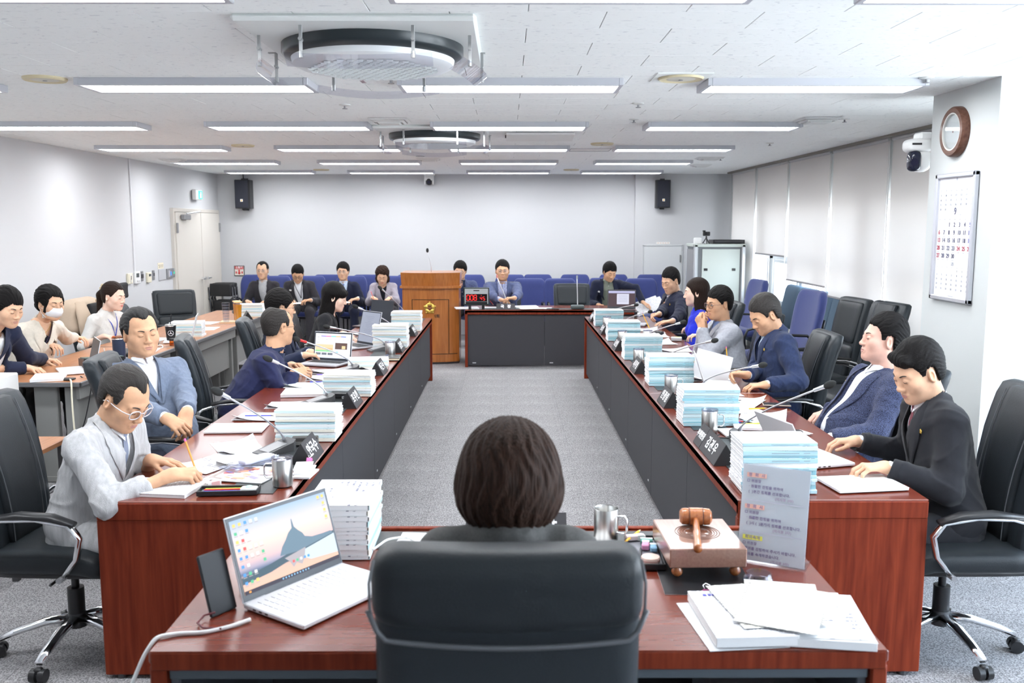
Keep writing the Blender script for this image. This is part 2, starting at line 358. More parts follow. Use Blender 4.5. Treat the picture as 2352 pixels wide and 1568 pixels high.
# ================================================================ implicit-surface bodies
f32 = np.float32
class SDF:
    def __init__(s): s.p = []
    def ell(s, c, r, Rm=None, k=.02, op='u', m=None):
        c = np.array(c, f32); r = np.array(r, f32)
        def fn(X, Y, Z):
            x, y, z = X-c[0], Y-c[1], Z-c[2]
            if Rm is not None:
                A = np.array(Rm, f32)  # columns = local axes
                x, y, z = A[0, 0]*x+A[1, 0]*y+A[2, 0]*z, A[0, 1]*x+A[1, 1]*y+A[2, 1]*z, A[0, 2]*x+A[1, 2]*y+A[2, 2]*z
            a, b, d = x/r[0], y/r[1], z/r[2]; k0 = np.sqrt(a*a+b*b+d*d)+1e-6
            a, b, d = a/r[0], b/r[1], d/r[2]; k1 = np.sqrt(a*a+b*b+d*d)+1e-6
            return k0*(k0-1)/k1
        e = float(max(r)); s.p.append((fn, c-e, c+e, k, op)); return s
    def cap(s, a, b, ra, rb=None, k=.02, op='u'):
        a = np.array(a, f32); b = np.array(b, f32); rb = ra if rb is None else rb; ba = b-a; L = float(ba@ba)+1e-9
        def fn(X, Y, Z):
            x, y, z = X-a[0], Y-a[1], Z-a[2]
            t = np.clip((x*ba[0]+y*ba[1]+z*ba[2])/L, 0, 1)
            return np.sqrt((x-ba[0]*t)**2+(y-ba[1]*t)**2+(z-ba[2]*t)**2)-(ra+(rb-ra)*t)
        e = max(ra, rb); s.p.append((fn, np.minimum(a, b)-e, np.maximum(a, b)+e, k, op)); return s
    def ecap(s, a, b, X3, wa, wb, da, db, k=.03, op='u'):
        # elliptical tapered capsule: half width w along X3, half depth d along the third axis
        a = np.array(a, f32); b = np.array(b, f32); ba = b-a; L = float(np.linalg.norm(ba)); zz = ba/L
        xx = np.array(X3, f32); xx = xx-zz*(xx@zz); xx /= np.linalg.norm(xx); yy = np.cross(zz, xx)
        def fn(X, Y, Z):
            x, y, z = X-a[0], Y-a[1], Z-a[2]
            u = x*xx[0]+y*xx[1]+z*xx[2]; v = x*yy[0]+y*yy[1]+z*yy[2]; h = x*zz[0]+y*zz[1]+z*zz[2]
            t = np.clip(h/L, 0, 1); w = wa+(wb-wa)*t; d = da+(db-da)*t; e = h-t*L
            q = np.sqrt((u/w)**2+(v/d)**2+(e/np.minimum(w, d))**2)+1e-6
            g = np.sqrt((u/w/w)**2+(v/d/d)**2+(e/np.minimum(w, d)**2)**2)+1e-6
            return q*(q-1)/g
        e = max(wa, wb, da, db); s.p.append((fn, np.minimum(a, b)-e, np.maximum(a, b)+e, k, op)); return s
    def fn(s, fn, lo, hi, k=.01, op='u'): s.p.append((fn, np.array(lo, f32), np.array(hi, f32), k, op)); return s
    @staticmethod
    def comb(D, d, k, op):
        if op == 'u':
            h = np.clip(.5+.5*(d-D)/k, 0, 1); return d+(D-d)*(1-h)-k*h*(1-h) if False else D*(1-h)+d*h-k*h*(1-h) if False else np.minimum(D, d)-np.maximum(k-np.abs(D-d), 0)**2/(4*k)
        if op == 's': return np.maximum(D, -d)+np.maximum(k-np.abs(D+d), 0)**2/(4*k)
        if op == 'i': return np.maximum(D, d)+np.maximum(k-np.abs(D-d), 0)**2/(4*k)
        if op == 'n': return D+d
    def eval(s, P):
        P = np.asarray(P, f32); X, Y, Z = P[..., 0], P[..., 1], P[..., 2]; D = np.full(X.shape, .3, f32)
        for fn, lo, hi, k, op in s.p: D = s.comb(D, fn(X, Y, Z), k, op)
        return D
    def bounds(s):
        u = [p for p in s.p if p[4] == 'u']; return np.min([p[1] for p in u], 0)-.02, np.max([p[2] for p in u], 0)+.02
    def mesh(s, h, lo=None, hi=None):
        L, H = s.bounds(); lo = L if lo is None else np.maximum(lo, L); hi = H if hi is None else np.minimum(hi, H)
        n = np.maximum(np.ceil((hi-lo)/h).astype(int)+2, 4); ax = [(lo[i]-h/2+h*np.arange(n[i])).astype(f32) for i in range(3)]
        D = np.full(n, .08, f32)
        for fn, l, u, k, op in s.p:
            if op in ('u', 's'):
                mg = k+2*h; a = [max(0, int((l[i]-mg-ax[i][0])/h)) for i in range(3)]; b = [min(n[i], int((u[i]+mg-ax[i][0])/h)+2) for i in range(3)]
                if any(b[i] <= a[i] for i in range(3)): continue
                sl = tuple(slice(a[i], b[i]) for i in range(3))
            else: sl = (slice(None),)*3; a = [0]*3; b = list(n)
            X = ax[0][sl[0]][:, None, None]; Y = ax[1][sl[1]][None, :, None]; Z = ax[2][sl[2]][None, None, :]
            D[sl] = s.comb(D[sl], fn(X, Y, Z), k, op)
        return nets(D, ax[0][0], ax[1][0], ax[2][0], h)
def nets(D, x0, y0, z0, h):
    S = D < 0; c = S.astype(np.int8)
    cnt = c[:-1, :-1, :-1]+c[1:, :-1, :-1]+c[:-1, 1:, :-1]+c[1:, 1:, :-1]+c[:-1, :-1, 1:]+c[1:, :-1, 1:]+c[:-1, 1:, 1:]+c[1:, 1:, 1:]
    act = (cnt > 0) & (cnt < 8); I, J, K = np.nonzero(act); N = len(I)
    idx = np.full(act.shape, -1, np.int32); idx[I, J, K] = np.arange(N)
    cor = [(a, b, d) for a in (0, 1) for b in (0, 1) for d in (0, 1)]
    V = {q: D[I+q[0], J+q[1], K+q[2]] for q in cor}; acc = np.zeros((N, 3), f32); num = np.zeros(N, f32)
    for i, q in enumerate(cor):
        for a in range(3):
            if q[a] == 0:
                p = list(q); p[a] = 1; p = tuple(p); v1, v2 = V[q], V[p]; ms = (v1 < 0) != (v2 < 0)
                t = np.where(ms, v1/np.where(ms, v1-v2, 1), 0); num += ms
                for e in range(3): acc[:, e] += ms*((q[e]+t) if e == a else q[e])
    P = acc/num[:, None]+np.stack([I, J, K], 1); P = P*h+np.array([x0, y0, z0], f32)
    F = []
    for a in range(3):
        o = [(a+1) % 3, (a+2) % 3]; s0 = [slice(None)]*3; s1 = [slice(None)]*3; s0[a] = slice(None, -1); s1[a] = slice(1, None)
        A, B = S[tuple(s0)], S[tuple(s1)]; ch = A != B; q = np.array(np.nonzero(ch))
        ok = (q[o[0]] > 0) & (q[o[1]] > 0) & (q[o[0]] < D.shape[o[0]]-1) & (q[o[1]] < D.shape[o[1]]-1); q = q[:, ok]
        ins = A[tuple(q)]
        def g(d0, d1):
            w = q.copy(); w[o[0]] += d0; w[o[1]] += d1; return idx[tuple(w)]
        f = np.stack([g(-1, -1), g(0, -1), g(0, 0), g(-1, 0)], 1); f[~ins] = f[~ins][:, ::-1]; F.append(f)
    return P, np.vstack(F)
def np_mesh(name, P, F, mi=None, smooth=True):
    me = bpy.data.meshes.new(name); me.vertices.add(len(P)); me.vertices.foreach_set('co', np.ascontiguousarray(P, f32).ravel())
    me.loops.add(F.size); me.loops.foreach_set('vertex_index', np.ascontiguousarray(F, np.int32).ravel())
    me.polygons.add(len(F)); me.polygons.foreach_set('loop_start', np.arange(0, F.size, 4, dtype=np.int32))
    try: me.polygons.foreach_set('loop_total', np.full(len(F), 4, np.int32))
    except Exception: pass
    if mi is not None: me.polygons.foreach_set('material_index', mi.astype(np.int32))
    me.update(calc_edges=True); me.polygons.foreach_set('use_smooth', np.ones(len(F), bool)); me.validate(); return me
def nrm(v): v = np.array(v, float); return v/max(np.linalg.norm(v), 1e-9)

# ---------------------------------------------------------------- head (local: +Y face, +Z up, +X the person's right... mirrored pair)
def head_sdf(P):
    s = SDF(); w = P.get('facew', 1.05); j = P.get('jaw', 1.); g = P.get('gender', 'm'); ch = P.get('cheek', 1.)
    s.ell((0, -.014, .036), (.0745*w, .094, .084), k=.01)
    s.ell((0, .018, -.022), (.064*w, .068, .088), k=.03)
    s.ell((0, .030, -.066), (.051*w*j, .050, .044), k=.03)
    s.cap((-.046*w*j, -.006, -.052), (-.018, .058, -.092), .015, .013, k=.03); s.cap((.046*w*j, -.006, -.052), (.018, .058, -.092), .015, .013, k=.03)
    s.ell((0, .068, -.096), (.020, .016, .015), k=.022)
    for q in (-1, 1):
        s.ell((q*.043*w, .052, -.022), (.023*ch, .024, .026), k=.026)
        s.cap((q*.010, .0815, .026), (q*.042*w, .067, .024), .0075, .006, k=.018)
        s.ell((q*.031, .0985, .006), (.015, .013, .010), k=.016, op='s')
        s.ell((q*.031, .0755, .005), (.0150, .0125, .0118), k=.004)
        s.ell((q*.0135, .0935, -.034), (.0078, .0085, .0068), k=.008)
        # ear
        ex = q*(.0745*w)
        s.ell((ex, -.010, -.006), (.0085, .0185, .031), Rm=rotm('Z', q*-.35)@rotm('X', -.15), k=.008)
        s.ell((ex+q*.006, -.006, -.002), (.0052, .0095, .017), Rm=rotm('Z', q*-.35), k=.004, op='s')
    s.cap((0, .083, .016), (0, .100, -.026), .0062, .0082, k=.014)
    s.ell((0, .101, -.031), (.0095, .0085, .0085), k=.010)
    s.cap((-.019, .0815, -.059), (.019, .0815, -.059), .0062, .0062, k=.009); s.cap((-.008, .088, -.0575), (.008, .088, -.0575), .0045, k=.006)
    s.cap((-.014, .082, -.0705), (.014, .082, -.0705), .0068, .0068, k=.009)
    s.cap((-.022, .0900, -.0645), (.022, .0900, -.0645), .0016, k=.003, op='s')
    s.cap((0, .094, -.043), (0, .089, -.053), .0022, k=.006, op='s')
    return s
def hair_sdf(P):
    st = P.get('hair', 'short'); w = P.get('facew', 1.05); s = SDF()
    tt, ts, tb = P.get('ht', (.020, .010, .014))
    s.ell((0, -.016-tb*.40, .040), (.0750*w+ts, .096+tb*.60, .084+tt), k=.012)
    s.ell((0, -.045, -.020), (.058*w+ts, .052+tb*.8, .062), k=.02)
    front = P.get('front', 0.)    # raises the hairline
    line = P.get('line', [(-.12, -.058), (-.06, -.055), (-.042, -.045), (-.030, .012), (-.022, .032), (.006, .030), (.016, .002), (.030, .004), (.038, .034), (.056, .058), (.075, .066), (.12, .075)])
    ly = np.array([a for a, _ in line], f32); lz = np.array([b+(front if a > .03 else 0) for a, b in line], f32)
    pt = P.get('part', (.028, .010)); jg = P.get('jag', .0035)
    def cut(X, Y, Z):
        f_ = np.clip((Y-.03)/.03, 0, 1); j = jg*(np.sin(X*430+9*np.sin(X*70))+.6*np.sin(X*910+2))*f_+jg*.8*np.sin(Y*420)*(1-f_)+pt[1]*np.exp(-((X-pt[0])/.014)**2)*f_
        return (np.interp(Y, ly, lz).astype(f32)-Z+j.astype(f32))*.8
    s.fn(cut, (-1, -1, -1), (1, 1, 1), k=.010, op='i')
    if P.get('recede'):      # temples
        for q in (-1, 1): s.ell((q*.050*w, .078, .085), (.030, .048, .042), k=.03, op='s')
    if P.get('bald'):        # thin crown
        b = P['bald']; s.ell((0, b[0], .125), (b[1], b[2], b[3]), k=.02, op='s')
    for e in P.get('hx', []):
        if e[0] == 'c': s.cap(e[1], e[2], e[3], e[4], k=e[5] if len(e) > 5 else .015)
        if e[0] == 'e': s.ell(e[1], e[2], k=e[3] if len(e) > 3 else .015)
        if e[0] == 'w': s.ecap(e[1], e[2], e[3], e[4], e[5], e[6], e[7], k=.02)
        if e[0] == '-': s.ell(e[1], e[2], k=.008, op='s')
    a = P.get('clump', .0013)*.62; fr = P.get('cf', 330.); cu = P.get('curl', 0.)
    mode = P.get('comb', 'y')
    def nz(X, Y, Z):
        if mode == 'y': u = np.arctan2(X, Z+.03)*.11+.006*np.sin(Y*45)+.004*np.sin(Y*90+X*60); r = u+0*Y
        else: u = np.arctan2(X, Y+.02)*.10+.006*np.sin(Z*50)+.005*np.sin(Z*28+1.3); r = u+0*Z
        o = a*(np.sin(r*fr+2.*np.sin(Z*33+X*20)+1.5*np.sin(Y*41))+.7*np.sin(r*fr*1.7+1.3+38*Z+25*Y))
        if cu: o = o+cu*np.sin(X*110+2*np.sin(Z*70))*np.sin(Y*100+1.)*np.sin(Z*90)
        return o.astype(f32)
    s.fn(nz, (-1, -1, -1), (1, 1, 1), op='n')
    return s
def sheet(sd, uv, off, dirn=(0, 1, 0), start=.16, steps=120, span=.16, lift=None):
    """project a (n,m,2) grid of local (x,z) onto a field along -y"""
    uv = np.asarray(uv, float); n, m = uv.shape[:2]; ys = np.linspace(start, start-span, steps)
    P = np.zeros((n, m, steps, 3)); P[..., 0] = uv[..., 0, None]; P[..., 2] = uv[..., 1, None]; P[..., 1] = ys
    D = sd.eval(P); hit = D < 0; k = np.argmax(hit, -1); k = np.where(hit.any(-1), k, steps-1); k = np.clip(k, 1, steps-1)
    ii, jj = np.meshgrid(range(n), range(m), indexing='ij'); d0 = D[ii, jj, k-1]; d1 = D[ii, jj, k]
    t = np.clip(d0/np.maximum(d0-d1, 1e-9), 0, 1); y = ys[k-1]+(ys[k]-ys[k-1])*t
    out = np.stack([uv[..., 0], y+off+(0 if lift is None else lift), uv[..., 1]], -1); return out
def strip_uv(path, wids, m=5):
    """path (n,2), half widths -> (n,m,2)"""
    p = np.array(path, float); T = np.gradient(p, axis=0); T /= np.maximum(np.linalg.norm(T, axis=1, keepdims=True), 1e-9); N = np.stack([-T[:, 1], T[:, 0]], 1)
    c = np.linspace(-1, 1, m); return p[:, None, :]+N[:, None, :]*(np.array(wids)[:, None, None]*c[None, :, None])
def edge_lift(n, m, h, e=-.003):
    L = np.full((n, m), h); L[0, :] = L[-1, :] = e; L[:, 0] = L[:, -1] = e; return L

# ---------------------------------------------------------------- hands
POSES = {  # finger bend at the three joints (degrees), spread, thumb (out, bend)
 'flat': ((12, 14, 8), 1.0, (35, 10)), 'rest': ((28, 34, 18), .9, (30, 20)), 'curl': ((55, 65, 40), .7, (35, 35)), 'pen': ((58, 48, 24), .6, (22, 40)), 'fist': ((75, 85, 50), .5, (30, 45)), 'type': ((30, 38, 14), 1.1, (35, 15))}
def add_hand(s, wr, d, nn, side, pose, sc=1.):
    """wr wrist, d finger direction, nn back-of-hand normal, side +1 thumb on +cross side"""
    d = nrm(d); nn = np.array(nn, float); nn = nrm(nn-d*(nn@d)); sd = np.cross(d, nn)*side   # towards the thumb
    (b1, b2, b3), spread, (to, tb) = POSES[pose]; W = lambda x, y, z: wr+(sd*x+d*y+nn*z)*sc
    kn = [(.030, .085, .004), (.010, .090, .007), (-.010, .086, .005), (-.029, .077, .0)]
    for i, q in enumerate(kn):
        s.cap(W(q[0]*.55, .012, 0), W(*q), .0125*sc, .0098*sc, k=.014*sc)
    s.cap(W(.026, .02, -.004), W(.012, .06, -.008), .014*sc, .012*sc, k=.014*sc)
    L = [(.042, .025, .020), (.046, .029, .022), (.043, .027, .021), (.034, .021, .018)]
    for i, q in enumerate(kn):
        p = W(*q); a = 0; sp = (1.5-i)*.075*spread
        for j, (ln, bd) in enumerate(zip(L[i], (b1, b2, b3))):
            a += R(bd*(1+.06*i)); dr = d*math.cos(a)-nn*math.sin(a); dr = nrm(dr+sd*sp*math.cos(min(a, 1.3))); p2 = p+dr*ln*sc
            r1 = (.0090, .0080, .0072)[j]; s.cap(p, p2, r1*sc, (r1-.0009)*sc, k=.0045*sc); p = p2
    p = W(.024, .028, -.006); a = R(to); dr = nrm(d*math.cos(a)+sd*math.sin(a)-nn*.25); p2 = p+dr*.036*sc; s.cap(p, p2, .0125*sc, .0105*sc, k=.010*sc)
    dr = nrm(dr+d*math.sin(R(tb))*1.-sd*math.sin(R(tb))*.5-nn*.12); p3 = p2+dr*.030*sc; s.cap(p2, p3, .0100*sc, .0090*sc, k=.004); dr = nrm(dr+d*.2-sd*math.sin(R(tb))*.5)
    s.cap(p3, p3+dr*.022*sc, .0092*sc, .0080*sc, k=.004)
def ik(sh, wr, l1, l2, hint):
    v = wr-sh; L = np.linalg.norm(v); Lm = (l1+l2)*.985
    if L > Lm: wr = sh+v/L*Lm; v = wr-sh; L = Lm
    d = v/L; a = (l1*l1-l2*l2+L*L)/(2*L); h = math.sqrt(max(l1*l1-a*a, 1e-4)); u = np.array(hint, float); u = nrm(u-d*(u@d)); return sh+d*a+u*h, wr

SKIN = {}
def skin(name, col):
    m = mat('skin_'+name, col, .5, var=.06, vscale=35., spec=.35); return m
HAIRM = mat('black_hair', (.006, .005, .005), .55, bump=.5, bscale=1.0, stretch=(420, 40, 420), var=.5, vscale=1.2, spec=.16)
HAIRV = mat('black_hair_long', (.006, .005, .005), .50, bump=.5, bscale=1.0, stretch=(420, 420, 30), var=.5, vscale=1.2, spec=.16)
HAIRB = mat('brown_hair', (.030, .0145, .0095), .6, bump=.6, bscale=1.0, stretch=(300, 300, 30), var=.5, vscale=.7, spec=.16)
HAIRD = mat('dark_brown_hair', (.020, .011, .008), .5, bump=.5, bscale=1.0, stretch=(420, 420, 30), var=.5, vscale=1.2, spec=.16)
HAIRG = mat('greying_hair', (.020, .019, .019), .5, bump=.5, bscale=1.0, stretch=(420, 40, 420), var=.6, vscale=1.1, spec=.3)
BROWM = mat('eyebrow_hair', (.035, .026, .022), .7); LASH = mat('eyelash', (.02, .015, .014), .6); IRIS = mat('iris', (.018, .010, .008), .15); SCL = mat('eye_white', (.70, .68, .66), .3)
NAIL = mat('fingernail', (.80, .55, .48), .35)

def person(label, hd, yaw, pitch, hip, tyaw, hands, roll=0., skin_m=None, jacket=None, shirt=None, trousers=None, P=None, tie=None, lapel=True, open_w=.0, vd=.27, glasses=None, eyes='down', res=.007, hres=.0032, broad=1., belly=0., mask=None, badge=None, pin=None, lanyard=None, sleeves='long', collar=True, sleeve_cut=0., legs=True, hipz=.54, nbo=(0, 0, 0), shoe=None, knee=None, foot=None, buttons=0, watch=None, necklace=False, wrinkle=.0025, group=None, cloth_noise=1., hs=1.06, cat='person', bare_chest=False):
    P = P or {}; g = P.get('gender', 'm'); fem = g == 'f'
    hd = np.array(hd, float); fy = R(yaw); F = np.array([math.cos(R(tyaw)), math.sin(R(tyaw)), 0]); Rt = np.array([F[1], -F[0], 0]); UP = np.array([0, 0, 1.])
    # head frame: x = right, y = forward, z = up
    Hm = Matrix.Rotation(fy-PI/2, 4, 'Z')@Matrix.Rotation(-R(pitch), 4, 'X')@Matrix.Rotation(R(roll), 4, 'Y'); H3 = np.array(Hm)[:3, :3]
    hf = np.array([math.cos(fy), math.sin(fy), 0])
    pv = math.sin(R(max(-15, min(pitch, 50))))
    nb = hd-UP*(.168-.095*max(pv, 0)-.02*pv)*hs/1.06-hf*(.035+.105*pv)+np.array(nbo, float)
    hp = np.array([hip[0], hip[1], hipz]); sp = nrm(nb-hp); sl = np.linalg.norm(nb-hp)
    base = (float(hp[0]), float(hp[1]), 0.); T = thing('person', label, cat, base, 0., group); B0 = np.array(base)
    sw = (.145 if fem else .166)*broad
    shr = nb-sp*.068+Rt*sw; shl = nb-sp*.068-Rt*sw
    W1 = (.150 if fem else .170)*broad; D1 = (.095 if fem else .108)*broad
    l1, l2 = (.262, .232) if fem else (.285, .250)
    arms = []
    for side, (sh, spec) in enumerate(((shr, hands[0]), (shl, hands[1]))):
        sg = 1 if side == 0 else -1; wr = np.array(spec[0], float); hint = spec[4] if len(spec) > 4 else (-UP*1.0+Rt*sg*.55-F*.35)
        el, wr = ik(sh, wr, l1, l2, hint); fd = nrm(spec[1]) if spec[1] is not None else nrm(wr-el); bn = spec[2] if spec[2] is not None else UP
        arms.append((sh, el, wr, fd, bn, sg, spec[3]))
    # ---- body (one continuous mesh): head + neck fine, hands fine, torso and legs coarse
    hsd = head_sdf(P); nl = (np.array(Hm.inverted())[:3, :3]@((nb+sp*.0)-hd))/hs
    hsd.cap((0, -.022, -.050), nl+np.array([0, 0, .0]), .052*(.86 if fem else 1.02)*min(broad, 1.1), .056*(.86 if fem else 1.05), k=.03)
    lo, hi = np.array([-.11, -.13, -.30]), np.array([.11, .13, .14])
    hres *= 1.14; hv, hfc = hsd.mesh(hres/hs, lo=lo); hw = (hv*hs)@H3.T+hd
    Vs = [hw]; Fs = [hfc]; off = len(hw); Ms = [np.zeros(len(hfc), int)]
    b = SDF(); hpw = .165 if fem else .168
    b.ecap(hp+UP*.02, nb-sp*.19, Rt, hpw*.90, W1*.82, .09, D1*.75, k=.04); b.cap(nb-sp*.12, nb+sp*.0, .05, .045, k=.03)
    for sh in (shr, shl): b.cap(nb-sp*.10, sh-sp*.01, .04, .038, k=.03)
    for (sh, el, wr, fd, bn, sg, ps) in arms: b.cap(sh, el, .046, .037, k=.03); b.cap(el, wr, .037, .026, k=.02)
    kn = [None, None]
    for i, sg in enumerate((1, -1)):
        h0 = hp+Rt*sg*.09-UP*.02; kk = knee[i] if knee else h0+F*.40-UP*.02+Rt*sg*.05; ff = foot[i] if foot else np.array([kk[0], kk[1], .06])+F*.02
        kn[i] = (h0, np.array(kk, float), np.array(ff, float))
        if legs: b.cap(h0, kk, .085, .055, k=.04); b.cap(kk, ff, .052, .038, k=.02); b.cap(ff, ff+F*.11-UP*.02, .035, .03, k=.02)
    v, f = b.mesh(.024); Vs.append(v); Fs.append(f+off); off += len(v); Ms.append(np.zeros(len(f), int))
    for (sh, el, wr, fd, bn, sg, ps) in arms:
        s = SDF(); q = .93 if fem else 1.02; add_hand(s, wr, fd, bn, -sg, ps, q); fa = nrm(wr-el); s.ecap(wr-fa*.02, wr+fd*.02, np.cross(fd, nrm(bn)), .027*q, .026*q, .019*q, .016*q, k=.02)
        st = el if (sleeve_cut or sleeves == 'short') else wr-fa*.09
        s.cap(st, wr, .034 if (st is el) else .030*q, .0235*q, k=.02)
        v, f = s.mesh(hres*1.05); Vs.append(v); Fs.append(f+off); off += len(v); Ms.append(np.zeros(len(f), int))
    SK = skin_m or skin('light', (.72, .44, .29))
    me = np_mesh('body', np.vstack(Vs)-B0, np.vstack(Fs)); bo = link('body', me, SK, T)
    HM = Matrix.Translation(Vector(hd-B0))@Hm@Matrix.Diagonal((hs, hs, hs, 1))
    def hpart(name, me_or_mb, m, smooth='all', label=None):
        me = me_or_mb.mesh(name, smooth) if isinstance(me_or_mb, MB) else me_or_mb
        o = link(name, me, m, T); o.matrix_local = HM
        if label: o['label'] = label
        return o
    # ---- hair
    if P.get('hair') != 'none':
        hh = hair_sdf(P); v, f = hh.mesh(max(hres*1.12, .0034)/hs); hpart('hair', np_mesh('hair', v, f), P.get('hm', HAIRM))
    # ---- face
    back = P.get('noface', False)
    if not back:
        for q in (-1, 1):
            bh = P.get('browh', .024); x = np.linspace(.012, .046, 9); z = bh+.007*np.sin((x-.012)/.034*2.4)-.002; wd = np.array([.0028, .0038, .0040, .0038, .0034, .003, .0024, .0018, .001])*P.get('browt', 1.)
            g_ = sheet(hsd, strip_uv(np.stack([q*x, z], 1)[::q], wd[::q], 5), .0006, lift=edge_lift(9, 5, .0018)); mb = MB(); mb.grid(g_[:, ::-1] if True else g_); hpart('eyebrow', mb, P.get('bm', BROWM))
            op = eyes == 'open'; x = np.linspace(.0175, .0445, 9); sag = -.0045 if not op else .0035
            z0 = .0065 if op else .0015; z = z0+sag*np.sin((x-.0175)/.027*PI); z += .0016*(x-.0175)/.027
            wd = np.full(9, .0010); wd[0] = wd[-1] = .0004
            if op:
                zc = .0042; t = np.linspace(0, 2*PI, 17)
                rows = [np.stack([q*(.031+.0125*k*np.cos(t)), zc+.0046*k*np.sin(t)], 1) for k in (0.02, .35, .7, 1.)]
                g2 = sheet(hsd, np.array(rows), .0008); mb = MB(); mb.grid(g2 if q < 0 else g2); e = hpart('eye', mb, SCL)
                rows = [np.stack([q*.031+.0052*k*np.cos(t), zc+.0002+.0044*k*np.sin(t)], 1) for k in (0.02, .5, 1.)]
                g3 = sheet(hsd, np.array(rows), .0014); mb = MB(); mb.grid(g3); ir = link('iris', mb.mesh('iris', 'all'), IRIS, e)
            g_ = sheet(hsd, strip_uv(np.stack([q*x, z], 1)[::q], wd*1.15, 4), .0006, lift=edge_lift(9, 4, .0016)); mb = MB(); mb.grid(g_); hpart('eyelashes', mb, LASH)
        if not mask:
            t = np.linspace(-1, 1, 13); LM = P.get('lm', mat('lips_m', (.50, .235, .20), .45)) if not fem else P.get('lm', mat('lips_f', (.60, .13, .13), .4))
            up = np.stack([.0215*t, -.0605-.0012*np.abs(t)**1.5], 1); wu = (.0038*(1-np.abs(t)**2.4)+.0002)
            dn = np.stack([.0185*t, -.0695+.0035*np.abs(t)**2], 1); wdn = (.0042*(1-np.abs(t)**2.4)+.0002)
            mb = MB()
            for pth, ww in ((up, wu), (dn, wdn)):
                L = edge_lift(13, 5, .0006, -.0004); g_ = sheet(hsd, strip_uv(pth, ww, 5), .0006, lift=L); mb.grid(g_[:, ::-1])
            hpart('lips', mb, LM)
        else:
            mb = MB(); u = np.linspace(-1, 1, 17); vv = np.linspace(-.105, -.012, 11); s2 = SDF(); s2.ell((0, .018, -.045), (.072, .086, .062), k=.02); s2.ell((0, .092, -.04), (.020, .026, .034), k=.03)
            G = np.array([[[.068*a*(1-.12*abs((z+.055)/.05)), z] for z in vv] for a in u]); g_ = sheet(s2, G, .002)
            for k in range(2, 9, 2): g_[:, k, 1] += .002
            mb.grid(g_[:, ::-1]); mo = hpart('face_mask', mb, mat('white_mask', (.86, .87, .89), .8), label='white pleated face mask')
            mb = MB()
            for q in (-1, 1):
                for z in (-.02, -.09): mb.tube([(q*.064, .045, z), (q*.078, .012, (z-.03)/2), (q*.080, -.02, -.015)], .0013, 5)
            link('ear_loop', mb.mesh('ear_loop', 'all'), mat('white_mask', (0, 0, 0)), mo)
    if glasses:
        gm, rr, rw = glasses[0], glasses[1], glasses[2]; gy = .100; mb = MB(); br = MB(); tp = [MB(), MB()]; ln = MB()
        for q in (-1, 1):
            t = np.linspace(0, 2*PI, 25)[:-1]; ex = glasses[3] if len(glasses) > 3 else 2.4
            cs, sn = np.cos(t), np.sin(t); xr = np.sign(cs)*np.abs(cs)**(2/ex)*rr; zr = np.sign(sn)*np.abs(sn)**(2/ex)*rr*.82
            pth = np.stack([q*(.0335)+xr, gy-np.abs(q*.0335+xr)*.16, .000+zr], 1); mb.tube(pth, rw, 6, closed=True)
            cc = pth.mean(0); vs = np.vstack([cc, pth]); ln.add(vs, [(0, 1+i, 1+(i+1) % 24) for i in range(24)])
            tp[(q+1)//2].tube([(q*(.033+rr), gy-.011, .006), (q*.068, .084, .008), (q*.077, .066, .008), (q*.081, .03, .006), (q*.081, -.012, .006), (q*.079, -.03, -.008)], rw*.8, 6)
        br.tube([(-.0335+rr*.98, gy-.002, .006), (0, gy+.003, .010), (.0335-rr*.98, gy-.002, .006)], rw, 6)
        go = hpart('glasses', mb, gm, label=glasses[4] if len(glasses) > 4 else None); link('bridge', br.mesh('bridge', 'all'), gm, go)
        for x in tp: link('temple_arm', x.mesh('temple_arm', 'all'), gm, go)
        link('lens', ln.mesh('lens', 'all'), MATS['clear_glass'], go)
    # ---- clothes
    def wr_noise(amp, seed=0.):
        def fn(X, Y, Z):
            a = np.sin(X*38+seed+2.2*np.sin(Z*21+Y*9))*np.sin(Y*34+1.7*np.sin(Z*27+X*12)+seed)+.7*np.sin(Z*55+3*np.sin(X*17+seed)+2.5*np.sin(Y*19))
            u = X*26+seed+1.6*np.sin(Z*17+Y*13+seed)+Y*11; v = Z*30+1.9*np.sin(X*15+Y*19+seed*2); rg = (1-np.abs(np.sin(u)*np.cos(v*.5)+.35*np.sin(v)))
            return (amp*(.55*a)-amp*2.3*np.maximum(rg, 0)**5).astype(f32)
        return fn
    def torso(s, gr, sleeve, low=True, slen=1.):
        s.ecap(hp+UP*.0, nb-sp*.13, Rt, hpw+gr+belly*.4, W1+gr*.9, .118+gr+belly, D1+gr, k=.05)
        if belly: s.ell(hp+sp*.16+F*.03, (.15+belly*.6, .13+belly, .14), Rm=np.stack([Rt, F, UP], 1), k=.06)
        if fem: s.ell(nb-sp*.21+F*.075+Rt*.065, (.058, .045, .055), k=.04); s.ell(nb-sp*.21+F*.075-Rt*.065, (.058, .045, .055), k=.04)
        for sg_, sh_ in ((1, shr), (-1, shl)): s.cap(nb-sp*.040+Rt*sg_*.045, sh_+sp*.008, .040+gr, .040+gr, k=.035)
        s.ecap(nb-sp*.11, nb-sp*.008, Rt, .122+gr, .056+gr, .084+gr, .056+gr, k=.03)
